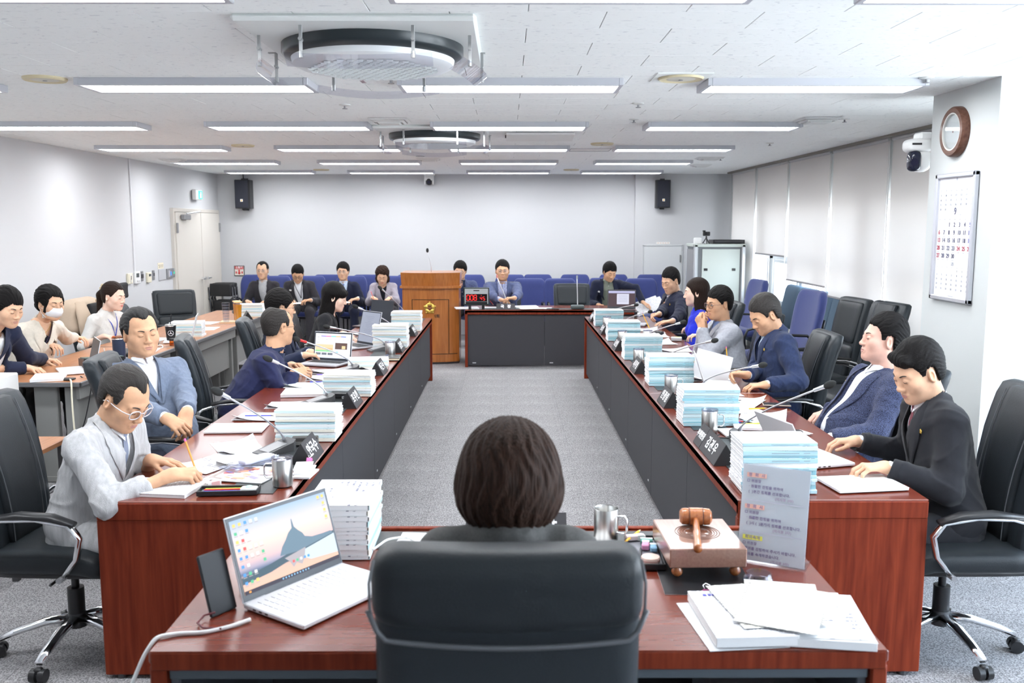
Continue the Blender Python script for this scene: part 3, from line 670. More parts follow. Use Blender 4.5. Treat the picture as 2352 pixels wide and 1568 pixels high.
        if sleeve:
            for (sh, el, wr, fd, bn, sg, ps) in arms:
                d2 = nrm(wr-el); cut = sleeve_cut if sleeve_cut else 0.
                s.cap(sh, el, (.050 if not fem else .044)*broad+gr, (.042 if not fem else .036)+gr, k=.03)
                if sleeve == 'short':
                    continue
                e = wr-d2*(.018+cut) if slen == 1. else wr-d2*.004
                s.cap(el, e, (.044 if not fem else .037)+gr*(slen if slen == 1. else .2), (.033 if not fem else .028)+gr*(1. if slen == 1. else .1), k=.03)
                # clean cuff
                def ct(X, Y, Z, e=e, d2=d2, el=el): return np.maximum((X-e[0])*d2[0]+(Y-e[1])*d2[1]+(Z-e[2])*d2[2], -.02+0*X) if False else ((X-e[0])*d2[0]+(Y-e[1])*d2[1]+(Z-e[2])*d2[2])
                s.cuts.append((e, d2))
    def apply_cuts(s):
        for e, d2 in s.cuts:
            def blk(X, Y, Z, e=np.array(e, f32), d2=np.array(d2, f32)):
                h = (X-e[0])*d2[0]+(Y-e[1])*d2[1]+(Z-e[2])*d2[2]; r = np.sqrt(np.maximum((X-e[0])**2+(Y-e[1])**2+(Z-e[2])**2-h*h, 0))
                return np.maximum(np.maximum(-h, h-.07), r-.07)
            s.fn(blk, e-.1, e+.1, k=.004, op='s')
    def neck_hole(s, rad, zt):
        # opening around the neck
        a = nb-sp*.0+UP*.0; n2 = nrm(hd-hf*.03-nb)
        s.cap(nb+n2*(rad*.75)+F*.006, nb+n2*.18+F*.006, rad, rad*1.1, k=.006, op='s')
    jz = None
    Rl = np.stack([Rt, F, sp], 1)  # local torso axes (approximately orthogonal)
    F2 = nrm(F-sp*(F@sp)); Rl = np.stack([Rt, F2, sp], 1)
    def tolocal(p): return (np.asarray(p)-nb)@Rl
    class LocalField:   # evaluate a world field at torso-local points
        def __init__(s, f): s.f = f
        def eval(s, P): return s.f.eval(np.asarray(P, float)@Rl.T+nb)
    def world(g): return np.asarray(g)@Rl.T+nb-B0
    shm = shirt or mat('shirt_white', (.82, .83, .86), .8)
    js = None
    if jacket:
        js = SDF(); js.cuts = []; torso(js, .014, 'long'); jt = SDF(); jt.cuts = []; torso(jt, .014, None)
        # collar roll at the back of the neck
        n2 = nrm(hd-hf*.05-nb); cc = nb+n2*.006-F*.004
        for i in range(7):
            a0, a1 = R(-84+i*24), R(-84+(i+1)*24); p0 = cc-F*.064*math.cos(a0)+Rt*.066*math.sin(a0)-UP*.018*abs(a0)/2; p1 = cc-F*.064*math.cos(a1)+Rt*.066*math.sin(a1)-UP*.018*abs(a1)/2
            js.cap(p0, p1, .013, .013, k=.018)
        if not legs or hipz: js.ecap(hp+UP*.03, hp+F*.06-UP*.045, Rt, hpw+.02, hpw+.012, .12+belly, .13+belly, k=.04)
        apply_cuts(js); neck_hole(js, .061 if not fem else .052, 0)
        vw = .062
        def vcut(X, Y, Z):
            x, y, z = X-nb[0], Y-nb[1], Z-nb[2]; u = x*Rl[0, 0]+y*Rl[1, 0]+z*Rl[2, 0]; v = x*Rl[0, 1]+y*Rl[1, 1]+z*Rl[2, 1]; h = x*Rl[0, 2]+y*Rl[1, 2]+z*Rl[2, 2]
            w = vw*np.clip((h+vd)/(vd-.01), 0, 1.25)+open_w*np.clip((.02-h)/.2, 0, 1)
            lim = -h-vd if open_w <= 0 else -h-.5
            return np.maximum(np.maximum(np.abs(u)-w, -v+.0), np.maximum(lim, h-.10))
        js.fn(vcut, nb-.6, nb+.6, k=.004, op='s')
        if wrinkle: js.fn(wr_noise(wrinkle, hd[0]*7+hd[1]), (-9,)*3, (9,)*3, op='n')
        v, f = js.mesh(res*1.12); jo = link('jacket', np_mesh('jacket', v-B0, f), jacket, T)
        if lapel:
            LF = LocalField(jt)
            for q in (-1, 1):
                n = 15; t = np.linspace(0, 1, n); z = .012-(vd+.004)*t; win = vw*np.clip((z+vd)/(vd-.01), 0, 1.25)+open_w*np.clip((.02-z)/.2, 0, 1)
                lw = np.interp(t, [0, .12, .30, .34, .37, .6, 1], [.030, .040, .058, .040, .062, .050, .006])
                a = win-.002; bb = win+lw; G = np.stack([np.stack([q*(a+(bb-a)*c), z+.012*c*(1-t)], 1) for c in np.linspace(0, 1, 6)], 1)
                g_ = sheet(LF, G, .0, start=.24, span=.26, steps=130); L = np.full((n, 6), .012); L[:, -1] = .0085; L[0] = .006; L[-1] = .005
                g_[..., 1] += L
                # keep it smooth
                for _ in range(2): g_[1:-1, :, 1] = (g_[:-2, :, 1]+2*g_[1:-1, :, 1]+g_[2:, :, 1])/4
                mb = MB(); mb.grid(world(g_ if q < 0 else g_[:, ::-1])); mb.grid(world(g_[::-1] if q < 0 else g_[::-1, ::-1])-F*.006); part('lapel', mb, jacket, T, 'all')
        if buttons:
            LF = LocalField(jt)
            for i in range(buttons):
                g_ = sheet(LF, [[[(.012), -vd-.03-.09*i]]], .002, start=.3, span=.3)[0, 0]; c = world(g_); mb = MB(); mb.cyl(c-F2*.002, c+F2*.004, .011, n=14); part('button', mb, mat('dark_button', (.03, .035, .06), .3), T)
    # shirt
    ss = SDF(); ss.cuts = []
    if jacket:
        ss.ecap(hp+UP*.02, nb-sp*.12, Rt, hpw-.01, W1-.012, .100+belly, D1-.004, k=.04); ss.ecap(nb-sp*.11, nb-sp*.005, Rt, .125, .064, .088, .062, k=.03)
        if belly: ss.ell(hp+sp*.16+F*.03, (.14+belly*.5, .118+belly, .13), Rm=np.stack([Rt, F, UP], 1), k=.06)
        if fem: ss.ell(nb-sp*.21+F*.068+Rt*.06, (.05, .04, .05), k=.04); ss.ell(nb-sp*.21+F*.068-Rt*.06, (.05, .04, .05), k=.04)
        for (sh, el, wr, fd, bn, sg, ps) in arms:
            if not sleeve_cut and sleeves == 'long' and not fem:
                d2 = nrm(wr-el); e = wr-d2*.002; ss.cap(wr-d2*.07, e+d2*.02, .031, .0305, k=.004); ss.cuts.append((e, d2))
    else: torso(ss, .010, sleeves if sleeves else None)
    if collar:
        n3 = nrm(nrm(hd-hf*.05-nb)*1.-F*.25); c3 = np.array(nb+n3*.016+F*.004, f32); x3 = np.array(Rt, f32); y3 = np.cross(n3, Rt).astype(f32); z3 = np.array(n3, f32)
        def col(X, Y, Z):
            x, y, z = X-c3[0], Y-c3[1], Z-c3[2]; u = x*x3[0]+y*x3[1]+z*x3[2]; v = x*y3[0]+y*y3[1]+z*y3[2]; h = x*z3[0]+y*z3[1]+z*z3[2]
            fl_ = np.clip(-h*.35, -.004, .02); return np.maximum(np.abs(np.sqrt((u/.97)**2+(v/1.)**2)-.0595-fl_)-.0050, np.abs(h)-.026)
        ss.late = (col, nb-.1, nb+.1)
    if not jacket and (legs or hipz): ss.ecap(hp+UP*.03, hp+F*.04-UP*.04, Rt, hpw+.012, hpw+.01, .115+belly, .125+belly, k=.04)
    apply_cuts(ss)
    if not (collar or jacket is None) or bare_chest:
        def vc2(X, Y, Z):
            x, y, z = X-nb[0], Y-nb[1], Z-nb[2]; u = x*Rl[0, 0]+y*Rl[1, 0]+z*Rl[2, 0]; v = x*Rl[0, 1]+y*Rl[1, 1]+z*Rl[2, 1]; h = x*Rl[0, 2]+y*Rl[1, 2]+z*Rl[2, 2]
            return np.maximum(np.sqrt((u/.8)**2+(h-.01)**2)-(.115 if bare_chest else .075), -v)
        ss.fn(vc2, nb-.2, nb+.2, k=.006, op='s')
    neck_hole(ss, .0535 if not fem else .047, 0)
    if not jacket and wrinkle: ss.fn(wr_noise(wrinkle, hd[0]*5), (-9,)*3, (9,)*3, op='n')
    if collar: ss.fn(*ss.late, k=.004)
    v, f = ss.mesh(min(res*1.2, .0085) if collar else res*1.2); link('shirt', np_mesh('shirt', v-B0, f), shm, T)
    if bare_chest or fem:   # chest skin shown in the opening
        cs = SDF(); cs.ecap(nb-sp*.20, nb-sp*.03, Rt, W1*.80, W1*.62, D1*.86, D1*.66, k=.03); v, f = cs.mesh(.011); link('neckline', np_mesh('neckline', v-B0, f), SK, T)
    st_ = SDF(); st_.cuts = []
    if jacket:
        st_.p = [p for p in ss.p if p[4] == 'u'][:2+(1 if belly else 0)+(2 if fem else 0)]; st_.ecap(nb-sp*.11, nb-sp*.005, Rt, .125, .064, .088, .062, k=.03)
    else: torso(st_, .010, None)
    LS = LocalField(st_)
    if collar:     # collar wings
        for q in (-1, 1):
            G = np.array([[[q*(.006+.052*c), .022-.006*c-(.072*(1-c*.72))*t] for c in np.linspace(0, 1, 4)] for t in np.linspace(0, 1, 5)])
            g_ = sheet(LS, G, .010, start=.24, span=.26, steps=120); mb = MB(); mb.grid(world(g_ if q < 0 else g_[:, ::-1])); part('collar_wing', mb, shm, T, 'all')
    if tie:
        n = 14; t = np.linspace(0, 1, n); z = -.004-.30*t; wd = np.interp(t, [0, .08, .12, 1], [.016, .013, .013, .034]); G = strip_uv(np.stack([0*z, z], 1), wd, 5)
        g_ = sheet(LS, G, .005, start=.24, span=.26, steps=120); g_[:2, :, 1] += .006; mb = MB(); mb.grid(world(g_)); mb.grid(world(g_[::-1])); part('tie', mb, tie, T, 'all')
    elif shm and not fem and collar:
        for i in range(4):
            c = world(sheet(LS, [[[.0, -.05-.075*i]]], .001, start=.24, span=.3)[0, 0]); mb = MB(); mb.cyl(c, c+F2*.0025, .005, n=10); part('shirt_button', mb, mat('pearl_button', (.7, .7, .7), .3), T)
    if not jacket: jt = SDF(); jt.cuts = []; torso(jt, .010, None)
    jf = LocalField(jt)
    if badge:
        x, z, rz = badge; c = world(sheet(jf, [[[x, z]]], .007, start=.3, span=.3)[0, 0]); M = frameM(c, Rt*math.cos(R(rz))+sp*math.sin(R(rz)), sp); mb = MB().xf(M); mb.box((0, 0, 0), (.062, .022, .003), ch=.001); bo_ = part('name_badge', mb, WHITEP, T)
        mb = MB().xf(M); mb.box((-.022, 0, .002), (.009, .011, .001)); part('badge_logo', mb, mat('badge_red', (.6, .12, .05), .5), bo_); mb = MB().xf(M); mb.box((.006, 0, .002), (.030, .006, .001)); part('badge_print', mb, mat('badge_ink', (.35, .35, .38), .5), bo_)
    if pin:
        c = world(sheet(jf, [[list(pin)]], .007, start=.3, span=.3)[0, 0]); M = frameM(c, Rt, sp); mb = MB().xf(M)
        for i in range(5): mb.sphere((.0065*math.cos(i*2*PI/5+.3), .0065*math.sin(i*2*PI/5+.3), 0), .0052, 8, sc=(1, 1, .5))
        part('lapel_pin', mb, GOLD, T, 'all')
    if lanyard:
        lm, ln_ = lanyard; mb = MB()
        for q in (-1, 1):
            t = np.linspace(0, 1, 12); G = strip_uv(np.stack([q*(.062*(1-t)**1.2+.002), .0-ln_*t], 1), np.full(12, .005), 3); g_ = sheet(jf if not jacket else LS, G, .005, start=.24, span=.3, steps=120); mb.grid(world(g_)); mb.grid(world(g_[::-1]))
        lo_ = part('lanyard', mb, lm, T, 'all'); c = world(sheet(LS, [[[.0, -ln_-.05]]], .010, start=.3, span=.3)[0, 0]); M = frameM(c, Rt, sp); mb = MB().xf(M); mb.box((0, 0, 0), (.06, .085, .003), ch=.001); part('pass_card', mb, WHITEP, lo_)
    if necklace:
        mb = MB(); t = np.linspace(-1, 1, 19); G = np.stack([.05*t, -.085+.075*t*t], 1)[:, None, :]; fld = SDF(); fld.ecap(nb-sp*.20, nb-sp*.03, Rt, W1*.80, W1*.62, D1*.86, D1*.66, k=.03); g_ = sheet(LocalField(fld), G, .004, start=.24, span=.3, steps=120)[:, 0]; mb.tube(world(g_), .0016, 5); part('necklace', mb, GOLD, T, 'all')
    if watch:
        sh, el, wr, fd, bn, sg, ps = arms[watch[0]]; d2 = nrm(wr-el); c = wr-d2*.022-B0; mb = MB(); mb.cyl(c-d2*.011, c+d2*.011, .0315, n=18); wo = part('wristwatch', mb, watch[1], T, True); nb_ = nrm(np.array(bn, float)-d2*(np.array(bn, float)@d2)); mb = MB(); mb.cyl(c+nb_*.026, c+nb_*.037, .019, n=18); part('watch_dial', mb, WHITEP, wo)
    # trousers
    if legs and trousers:
        ts = SDF(); ts.ecap(hp-UP*.03, hp+UP*.03, Rt, hpw-.005, hpw-.02, .115, .11, k=.04)
        for (h0, kk, ff) in kn: ts.cap(h0, kk, .092, .066, k=.05); ts.cap(kk, ff, .064, .055, k=.03)
        ts.fn(wr_noise(.003, 2.), (-9,)*3, (9,)*3, op='n')
        def fl(X, Y, Z): return .075-Z+0*X+0*Y
        ts.fn(fl, (-9,)*3, (9,)*3, k=.006, op='i')
        v, f = ts.mesh(.016); link('trousers', np_mesh('trousers', v-B0, f), trousers, T)
        for (h0, kk, ff) in kn:
            q = SDF(); q.cap(ff-F*.03-UP*.012, ff+F*.05-UP*.015, .042, .042, k=.02); q.cap(ff+F*.05-UP*.02, ff+F*.15-UP*.028, .040, .032, k=.02)
            def fl2(X, Y, Z): return .002-Z+0*X+0*Y
            q.fn(fl2, (-9,)*3, (9,)*3, k=.004, op='i')
            v, f = q.mesh(.013); link('shoe', np_mesh('shoe', v-B0, f), shoe or mat('black_shoe', (.02, .018, .018), .35), T)
    T['_']=0; del T['_']
    return T, dict(arms=arms, nb=nb, F=F, Rt=Rt, sp=sp, B0=B0)
# ================================================================ STRUCTURE
CEIL = 2.60; XL = -4.67; XR = 3.60; YB = 14.95; YN = -1.6
# floor slab + carpet tiles
mb = MB(); mb.box(((XL+XR)/2, (YN+YB)/2, -.06), (XR-XL+.6, YB-YN+.4, .10)); fl = struct('floor', mb, MATS['carpet'])
tile = MB(); tile.box((0, 0, 0), (.4994, .4994, .010), ch=.0006); tme = tile.mesh('carpet_tile'); tme.materials.append(MATS['carpet'])
cnt = 0; rest = []
for i in range(-10, 8):
    for j in range(-4, 30):
        x, y = i*.5+.25, j*.5+.30
        if x < XL+.3 or x > XR-.2 or y > YB-.2: continue
        vis = (-1.0 < x < 1.0 and 3.0 < y < 11.6) or (1.6 < x < 3.5 and 2.0 < y < 9.0) or (-3.0 < x < -1.5 and 2.2 < y < 5.0) or (-1.6 < x < 2 and 11.0 < y < 12.6) or (-3.0 < x < -2.0 and 5 < y < 7.5)
        if vis and cnt < 298:
            o = bpy.data.objects.new('carpet_tile', tme); COL.objects.link(o); o.parent = fl; o.location = (x, y, -.005); cnt += 1
        else: rest.append((x, y))
mb = MB()
for x, y in rest: mb.box((x, y, -.005), (.4994, .4994, .010), ch=.0006)
o = part('carpet_tiles', mb, MATS['carpet'], fl); o['kind'] = 'stuff'
# ceiling
mb = MB(); mb.box(((XL+XR)/2+.3, (YN+YB)/2, CEIL+.09), (XR-XL+1.4, YB-YN+.4, .12)); ce = struct('ceiling', mb, WALL)
ct = MB(); ct.box((0, 0, 0), (.5965, .2988, .016), ch=.0012); cme = ct.mesh('ceiling_tile'); cme.materials.append(MATS['ceiling_tile'])
cnt = 0; rest = []
for j in range(-5, 50):
    y = j*.3+.15
    for i in range(-9, 8):
        x = i*.6+(.3 if j % 2 else 0)+.08
        if x < XL-.2 or x > XR+.6 or y > YB: continue
        if 3.0 < y < 9.0 and cnt < 298 and abs(x) < y*.62+.3:
            o = bpy.data.objects.new('ceiling_tile', cme); COL.objects.link(o); o.parent = ce; o.location = (x, y, CEIL+.008); cnt += 1
        else: rest.append((x, y))
mb = MB()
for x, y in rest: mb.box((x, y, CEIL+.008), (.5965, .2988, .016), ch=.0012)
o = part('ceiling_tiles', mb, MATS['ceiling_tile'], ce); o['kind'] = 'stuff'
# walls
mb = MB(); mb.box(((XL+XR)/2, YB+.1, CEIL/2), (XR-XL+.4, .2, CEIL)); struct('wall_back', mb, WALL)
mb = MB(); mb.box((2.83, YB-.04, CEIL/2), (1.54, .12, CEIL)); struct('wall_back_pier', mb, WALL)
mb = MB(); mb.box((XL-.1, (YN+YB)/2, CEIL/2), (.2, YB-YN, CEIL)); mb.box((XL+.012, 5.6, CEIL/2), (.028, 14.2, CEIL)); struct('wall_left', mb, WALL)
mb = MB(); mb.box(((XL+XR)/2, YN-.1, CEIL/2), (XR-XL+.4, .2, CEIL)); struct('wall_front', mb, WALL)
# window wall: low sill wall, lintel, mullion piers
WY0, WY1 = 5.95, 14.25
mb = MB(); mb.box((XR+.12, (WY0+WY1)/2, .34), (.24, WY1-WY0, .68)); mb.box((XR+.12, (WY0+WY1)/2, 2.33), (.24, WY1-WY0, .58)); mb.box((XR+.12, 14.6, 1.3), (.24, .75, 2.6))
for y in (12.55, 9.0, 7.0): mb.box((XR+.14, y, 1.3), (.16, .10, 2.6))
struct('wall_right', mb, WALLR)
mb = MB(); mb.box((XR-.01, (WY0+WY1)/2, .70), (.22, WY1-WY0, .035), ch=.006); struct('trim_1', mb, ALU)     # sill
mb = MB(); mb.box((3.47, (5.9+14.3)/2, CEIL-.012), (.10, 8.6, .03)); struct('trim_2', mb, mat('blind_rail', (.22, .20, .17), .5))
mb = MB(); mb.box((3.57, 14.33, CEIL/2), (.06, .10, CEIL)); struct('trim_3', mb, mat('pale_green_trim', (.60, .66, .64), .5))
# pillar at right
mb = MB(); mb.box((3.75, 5.50, CEIL/2), (2.12, .80, CEIL)); struct('wall_pillar', mb, WALLR)
# near right: window bay outside the frame lets daylight on the carpet
mb = MB(); mb.box((4.7, 1.9, .15), (.2, 6.4, .30)); mb.box((4.7, 1.9, 2.56), (.2, 6.4, .10)); mb.box((4.7, -1.45, 1.3), (.2, .5, 2.6))
struct('wall_right_near', mb, WALLR)
mb = MB(); mb.box((4.2, (YN+5.1)/2, -.06), (1.1, 6.7, .10)); o = part('carpet_margin', mb, MATS['carpet'], fl)
mb = MB(); mb.box((4.2, YN-.1, 1.3), (1.3, .2, 2.6)); struct('wall_front_right', mb, WALLR)
def window(n, x, y0, y1, z0, z1, sash):
    mb = MB(); w = .05
    mb.box((x, y0+w/2, (z0+z1)/2), (.09, w, z1-z0), ch=.004); mb.box((x, y1-w/2, (z0+z1)/2), (.09, w, z1-z0), ch=.004)
    mb.box((x, (y0+y1)/2, z0+w/2), (.09, y1-y0, w), ch=.004); mb.box((x, (y0+y1)/2, z1-w/2), (.09, y1-y0, w), ch=.004)
    for yy in sash: mb.box((x, yy, (z0+z1)/2), (.08, .055, z1-z0), ch=.004)
    zs = 1.36
    if z0 < zs < z1 and len(sash): mb.box((x, (y0+y1)/2, zs), (.085, y1-y0, .05), ch=.004)
    o = struct('window_%d' % n, mb, ALU); ys = [y0]+list(sash)+[y1]
    for a, b in zip(ys[:-1], ys[1:]):
        g = MB(); g.box((x, (a+b)/2, (z0+z1)/2), (.006, b-a-.05, z1-z0-.08)); part('pane', g, MATS['clear_glass'], o)
        if len(sash):
            s = MB(); p = .085
            for yy in (a+p, b-p): s.box((x-.03, yy, (z0+zs)/2), (.04, .045, zs-z0-.10), ch=.004)
            for zz in (z0+.075, zs-.045): s.box((x-.03, (a+b)/2, zz), (.04, b-a-.17, .045), ch=.004)
            part('sash', s, ALU, o)
            h = MB(); h.box((x-.065, (a+b)/2-.1, z0+.13), (.03, .10, .018), ch=.004); h.box((x-.06, (a+b)/2-.06, z0+.15), (.02, .02, .05), ch=.003); part('window_latch', h, DGRAY, o)
    return o
window(1, 3.66, 12.63, 14.22, .70, 2.04, [13.5]); window(2, 3.66, 9.08, 12.47, .70, 2.04, [10.25, 11.3]); window(3, 3.66, 7.08, 8.92, .70, 2.04, [8.0]); window(4, 3.66, 6.0, 6.92, .70, 2.04, []); window(5, 4.72, -1.2, 5.05, .30, 2.5, [.3, 1.9, 3.5])
# roller blinds
def blind(y0, y1, zb, lab, x=3.47, bow=.012):
    t = thing('roller_blind', lab, 'blind', (x, (y0+y1)/2, 0), 0, 'roller blinds over the windows')
    zs = np.linspace(CEIL-.03, zb, 9); ys = np.linspace(y0, y1, 7)-(y0+y1)/2
    mb = MB(); G = [[[bow*math.sin((y/(y1-y0)+.5)*PI)*(1-(z-zb)/(CEIL-zb)), y, z] for y in ys] for z in zs]; mb.grid(G); part('blind_fabric', mb, MATS['blind'], t, 'all')
    mb = MB(); mb.cyl((0, (y0-y1)/2+.01, CEIL-.035), (0, (y1-y0)/2-.01, CEIL-.035), .020, n=14); part('roller', mb, mat('roller_tube', (.5, .5, .5), .5), t)
    mb = MB(); mb.box((.0, 0, zb), (.014, y1-y0, .022), ch=.004); part('bottom_bar', mb, mat('bottom_bar', (.30, .29, .30), .5), t)
    mb = MB(); yy = (y0-y1)/2-.02; zc = max(zb-.30, .7)
    mb.tube([(-.02, yy, CEIL-.05), (-.02, yy, zc), (-.025, yy-.02, zc-.03), (-.02, yy-.035, zc), (-.02, yy-.03, CEIL-.05)], .0035, 5); part('pull_cord', mb, WHITEP, t, 'all')
blind(12.90, 14.22, .74, 'grey roller blind in the far corner beside the white cabinet, fully lowered')
blind(11.42, 12.83, 1.40, 'grey roller blind rolled up highest, with a bare window beneath it')
blind(9.92, 11.36, 1.12, 'grey roller blind stopped half way down above the blue chair')
blind(8.42, 9.86, 1.03, 'wide grey roller blind behind the two spare black chairs, lowered to the sill')
blind(6.50, 8.36, .72, 'grey roller blind nearest the pillar and the white dome camera')
# double door on the left wall
dx = XL+.01
mb = MB(); mb.box((dx, 12.83, .99), (.07, .05, 1.98), ch=.004); mb.box((dx, 14.82, .99), (.07, .05, 1.98), ch=.004); mb.box((dx, 13.825, 2.0), (.07, 2.04, .05), ch=.004)
d1 = struct('door_1', mb, mat('door_frame', (.62, .58, .53), .5))
DOORM = mat('door_cream', (.66, .62, .565), .5, bump=.05)
for y0, y1, nm in ((12.86, 13.90, 'door_leaf'), (13.91, 14.79, 'door_leaf')):
    mb = MB(); mb.box((dx+.03, (y0+y1)/2, .99), (.045, y1-y0-.006, 1.96), ch=.004); part(nm, mb, DOORM, d1)
for y in (12.88, 14.77):
    for z in (1.75, .62): mb = MB(); mb.box((dx+.06, y, z), (.02, .05, .14), ch=.003); mb.cyl((dx+.07, y-.02, z-.07), (dx+.07, y-.02, z+.07), .012, n=8); part('hinge', mb, GREYM, d1)
mb = MB(); mb.box((dx+.09, 13.15, 1.90), (.06, .26, .07), ch=.008); part('door_closer', mb, GREYM, d1)
mb = MB(); mb.tube([(dx+.12, 13.1, 1.95), (dx+.22, 13.35, 1.985), (dx+.10, 13.75, 2.0)], .012, 6); part('closer_arm', mb, ALU, d1)
for y, s in ((13.84, -1), (13.97, 1)):
    mb = MB(); mb.cyl((dx+.05, y, .99), (dx+.11, y, .99), .022, n=12); mb.tube([(dx+.10, y, .99), (dx+.115, y+s*.05, .992), (dx+.11, y+s*.13, .99)], .011, 8); part('door_handle', mb, CHROME, d1, True)
# fixtures of the walls
def wallbox(name, lab, cat, y, z, w, h, d, m, extra=None, grp=None):
    t = thing(name, lab, cat, (XL+.026, y, z), 0, grp); mb = MB(); mb.box((d/2, 0, 0), (d, w, h), ch=min(.006, d*.4)); part('casing', mb, m, t)
    for e in (extra or []): mb = MB(); mb.box((d+.003, e[1], e[2]), (.008, e[3], e[4]), ch=.001); part(e[0], mb, e[5], t)
    return t
scr = mat('small_lcd', (.07, .08, .08), .2)
wallbox('intercom', 'cream wall unit, leftmost of the small devices under the white conduit', 'wall device', 11.24, 1.14, .13, .13, .03, CREAM, [('label_slot', 0, 0, .05, .09, mat('slot', (.85, .83, .76), .5)), ('slot_mark', 0, .01, .02, .05, DGRAY)])
wallbox('thermostat', 'white square wall controller with a dark display near the conduit', 'thermostat', 11.47, 1.14, .16, .15, .03, WHITEP, [('display', -.02, .03, .07, .05, scr), ('keys', 0, -.04, .10, .02, mat('keys', (.6, .6, .6), .5))])
wallbox('light_switch', 'grey two-button switch plate right of the white controller', 'switch', 11.63, 1.15, .09, .13, .015, GREYM, [('rocker', -.02, 0, .03, .05, DGRAY), ('rocker', .02, 0, .03, .05, DGRAY)])
wallbox('thermostat', 'cream upright wall controller between two grey switch plates', 'thermostat', 11.84, 1.12, .12, .13, .03, CREAM, [('display', 0, .03, .06, .03, scr)])
wallbox('light_switch', 'narrow grey switch plate left of the large blank plate', 'switch', 12.02, 1.14, .06, .13, .015, GREYM, [('rocker', 0, .01, .025, .04, DGRAY)])
wallbox('blank_plate', 'large blank grey wall plate beside the door', 'wall plate', 12.33, 1.13, .26, .15, .012, mat('plate_grey', (.50, .50, .52), .5))
wallbox('notice', 'small cream paper notice taped above the grey wall plate', 'notice', 12.30, 1.25, .20, .08, .003, mat('notice_cream', (.76, .70, .55), .7), [('print', 0, .01, .15, .012, mat('notice_print', (.55, .5, .42), .7)), ('print', 0, -.015, .12, .012, MATS['notice_print'])])
wallbox('card_reader', 'grey panel with a small blue light beside the door', 'card reader', 12.58, 1.13, .20, .14, .02, GREYM, [('blue_light', .03, 0, .012, .05, mat('blue_led', (.05, .2, .9), .4, emit=(.05, .2, .9), estr=.5)), ('keypad', -.04, 0, .05, .09, mat('plate_grey', (.5, .5, .5)))])
wallbox('exit_button', 'slim grey switch with a green button next to the door frame', 'switch', 12.74, 1.135, .06, .13, .015, GREYM, [('green_button', 0, 0, .03, .03, mat('green_led', (.02, .5, .3), .4, emit=(.02, .6, .35), estr=.2))])
mb = MB(); mb.box((XL+.034, 11.42, (CEIL+1.2)/2), (.018, .022, CEIL-1.2), ch=.003); single('cable_conduit', mb, mat('conduit', (.70, .70, .72), .5), 'thin white conduit running down the left wall to the switches', 'conduit')
t = thing('exit_sign', 'small white box with a green running-man exit light above the door', 'exit sign', (XL+.026, 13.8, 2.235)); mb = MB(); mb.box((.03, 0, 0), (.06, .28, .15), ch=.008); part('casing', mb, WHITEP, t)
mb = MB(); mb.box((.063, .045, 0), (.006, .16, .12)); pl = part('green_panel', mb, mat('exit_green', (.05, .6, .38), .4, emit=(.10, .75, .45), estr=.38), t)
mb = MB()
WI = mat('exit_white', (.9, 1, .95), .4, emit=(.9, 1, .95), estr=.42)
mb.cyl((.066, .055, .035), (.069, .055, .035), .011, n=10); mb.tube([(.068, .05, .02), (.068, .04, -.005)], .008, 5); mb.tube([(.068, .04, -.005), (.068, .065, -.02), (.068, .06, -.045)], .005, 5); mb.tube([(.068, .04, -.005), (.068, .03, -.03), (.068, .008, -.04)], .005, 5); mb.tube([(.068, .05, .015), (.068, .075, .0)], .004, 5); mb.tube([(.068, .05, .015), (.068, .025, .01), (.068, .015, -.01)], .004, 5)
part('running_figure', mb, WI, pl)
# back wall fixtures
def speaker(x0, x1, z0, z1, lab):
    t = thing('wall_speaker', lab, 'speaker', ((x0+x1)/2, YB-.02, (z0+z1)/2)); w, h = x1-x0, z1-z0; yo = 0
    mb = MB(); mb.prism([(-w/2, 0), (-w/2, -.20), (-w*.42, -.24), (w*.42, -.24), (w/2, -.20), (w/2, 0)], -h/2, h/2); part('cabinet', mb, BLKP, t)
    mb = MB(); mb.box((0, -.243, 0), (w*.86, .012, h*.94), ch=.005); part('grille', mb, mat('speaker_grille', (.025, .027, .04), .7, bump=.6, bscale=600), t)
    mb = MB(); mb.box((0, -.251, -h*.22), (.040, .004, .040)); lg = part('badge', mb, WHITEP, t); mb = MB(); mb.prism([(-.012, -h*.22-.014), (.002, -h*.22-.014), (.014, -h*.22+.004), (.004, -h*.22+.014), (-.008, -h*.22+.004)], -.2545, -.2525, axis=1); part('badge_mark', mb, mat('badge_orange', (.75, .45, .1), .5), lg)
    mb = MB(); mb.box((0, -.06, h/2+.012), (.07, .12, .024), ch=.004); mb.box((0, -.06, -h/2-.012), (.07, .12, .024), ch=.004); mb.box((0, -.01, 0), (.09, .04, h+.06)); part('bracket', mb, DGRAY, t)
    mb = MB(); mb.tube([(0, -.05, h/2), (-.02, -.04, h/2+.04), (-.03, -.02, CEIL-(z0+z1)/2)], .006, 6); part('cable', mb, DGRAY, t, 'all')
speaker(-4.33, -4.09, 2.05, 2.50, 'black wall speaker on the left of the back wall, above the dark-suited row')
speaker(2.37, 2.60, 2.06, 2.50, 'black wall speaker on the right of the back wall, above the small service door')
t = thing('ptz_camera', 'small white dome camera at the centre top of the back wall', 'camera', (-1.25, YB, 2.52))
mb = MB(); mb.box((0, -.06, .075), (.17, .12, .05), ch=.012); part('mount', mb, WHITEP, t)
mb = MB(); mb.rbox((0, -.085, .02), (.15, .15, .10), .03, 4); part('housing', mb, WHITEP, t, 'all'); mb = MB(); mb.rbox((0, -.10, -.04), (.085, .13, .12), .035, 4); part('lens_head', mb, BLKP, t, 'all'); mb = MB(); mb.cyl((0, -.160, -.05), (0, -.175, -.055), .026, n=16); part('lens', mb, mat('camera_lens', (.02, .02, .04), .08), t)
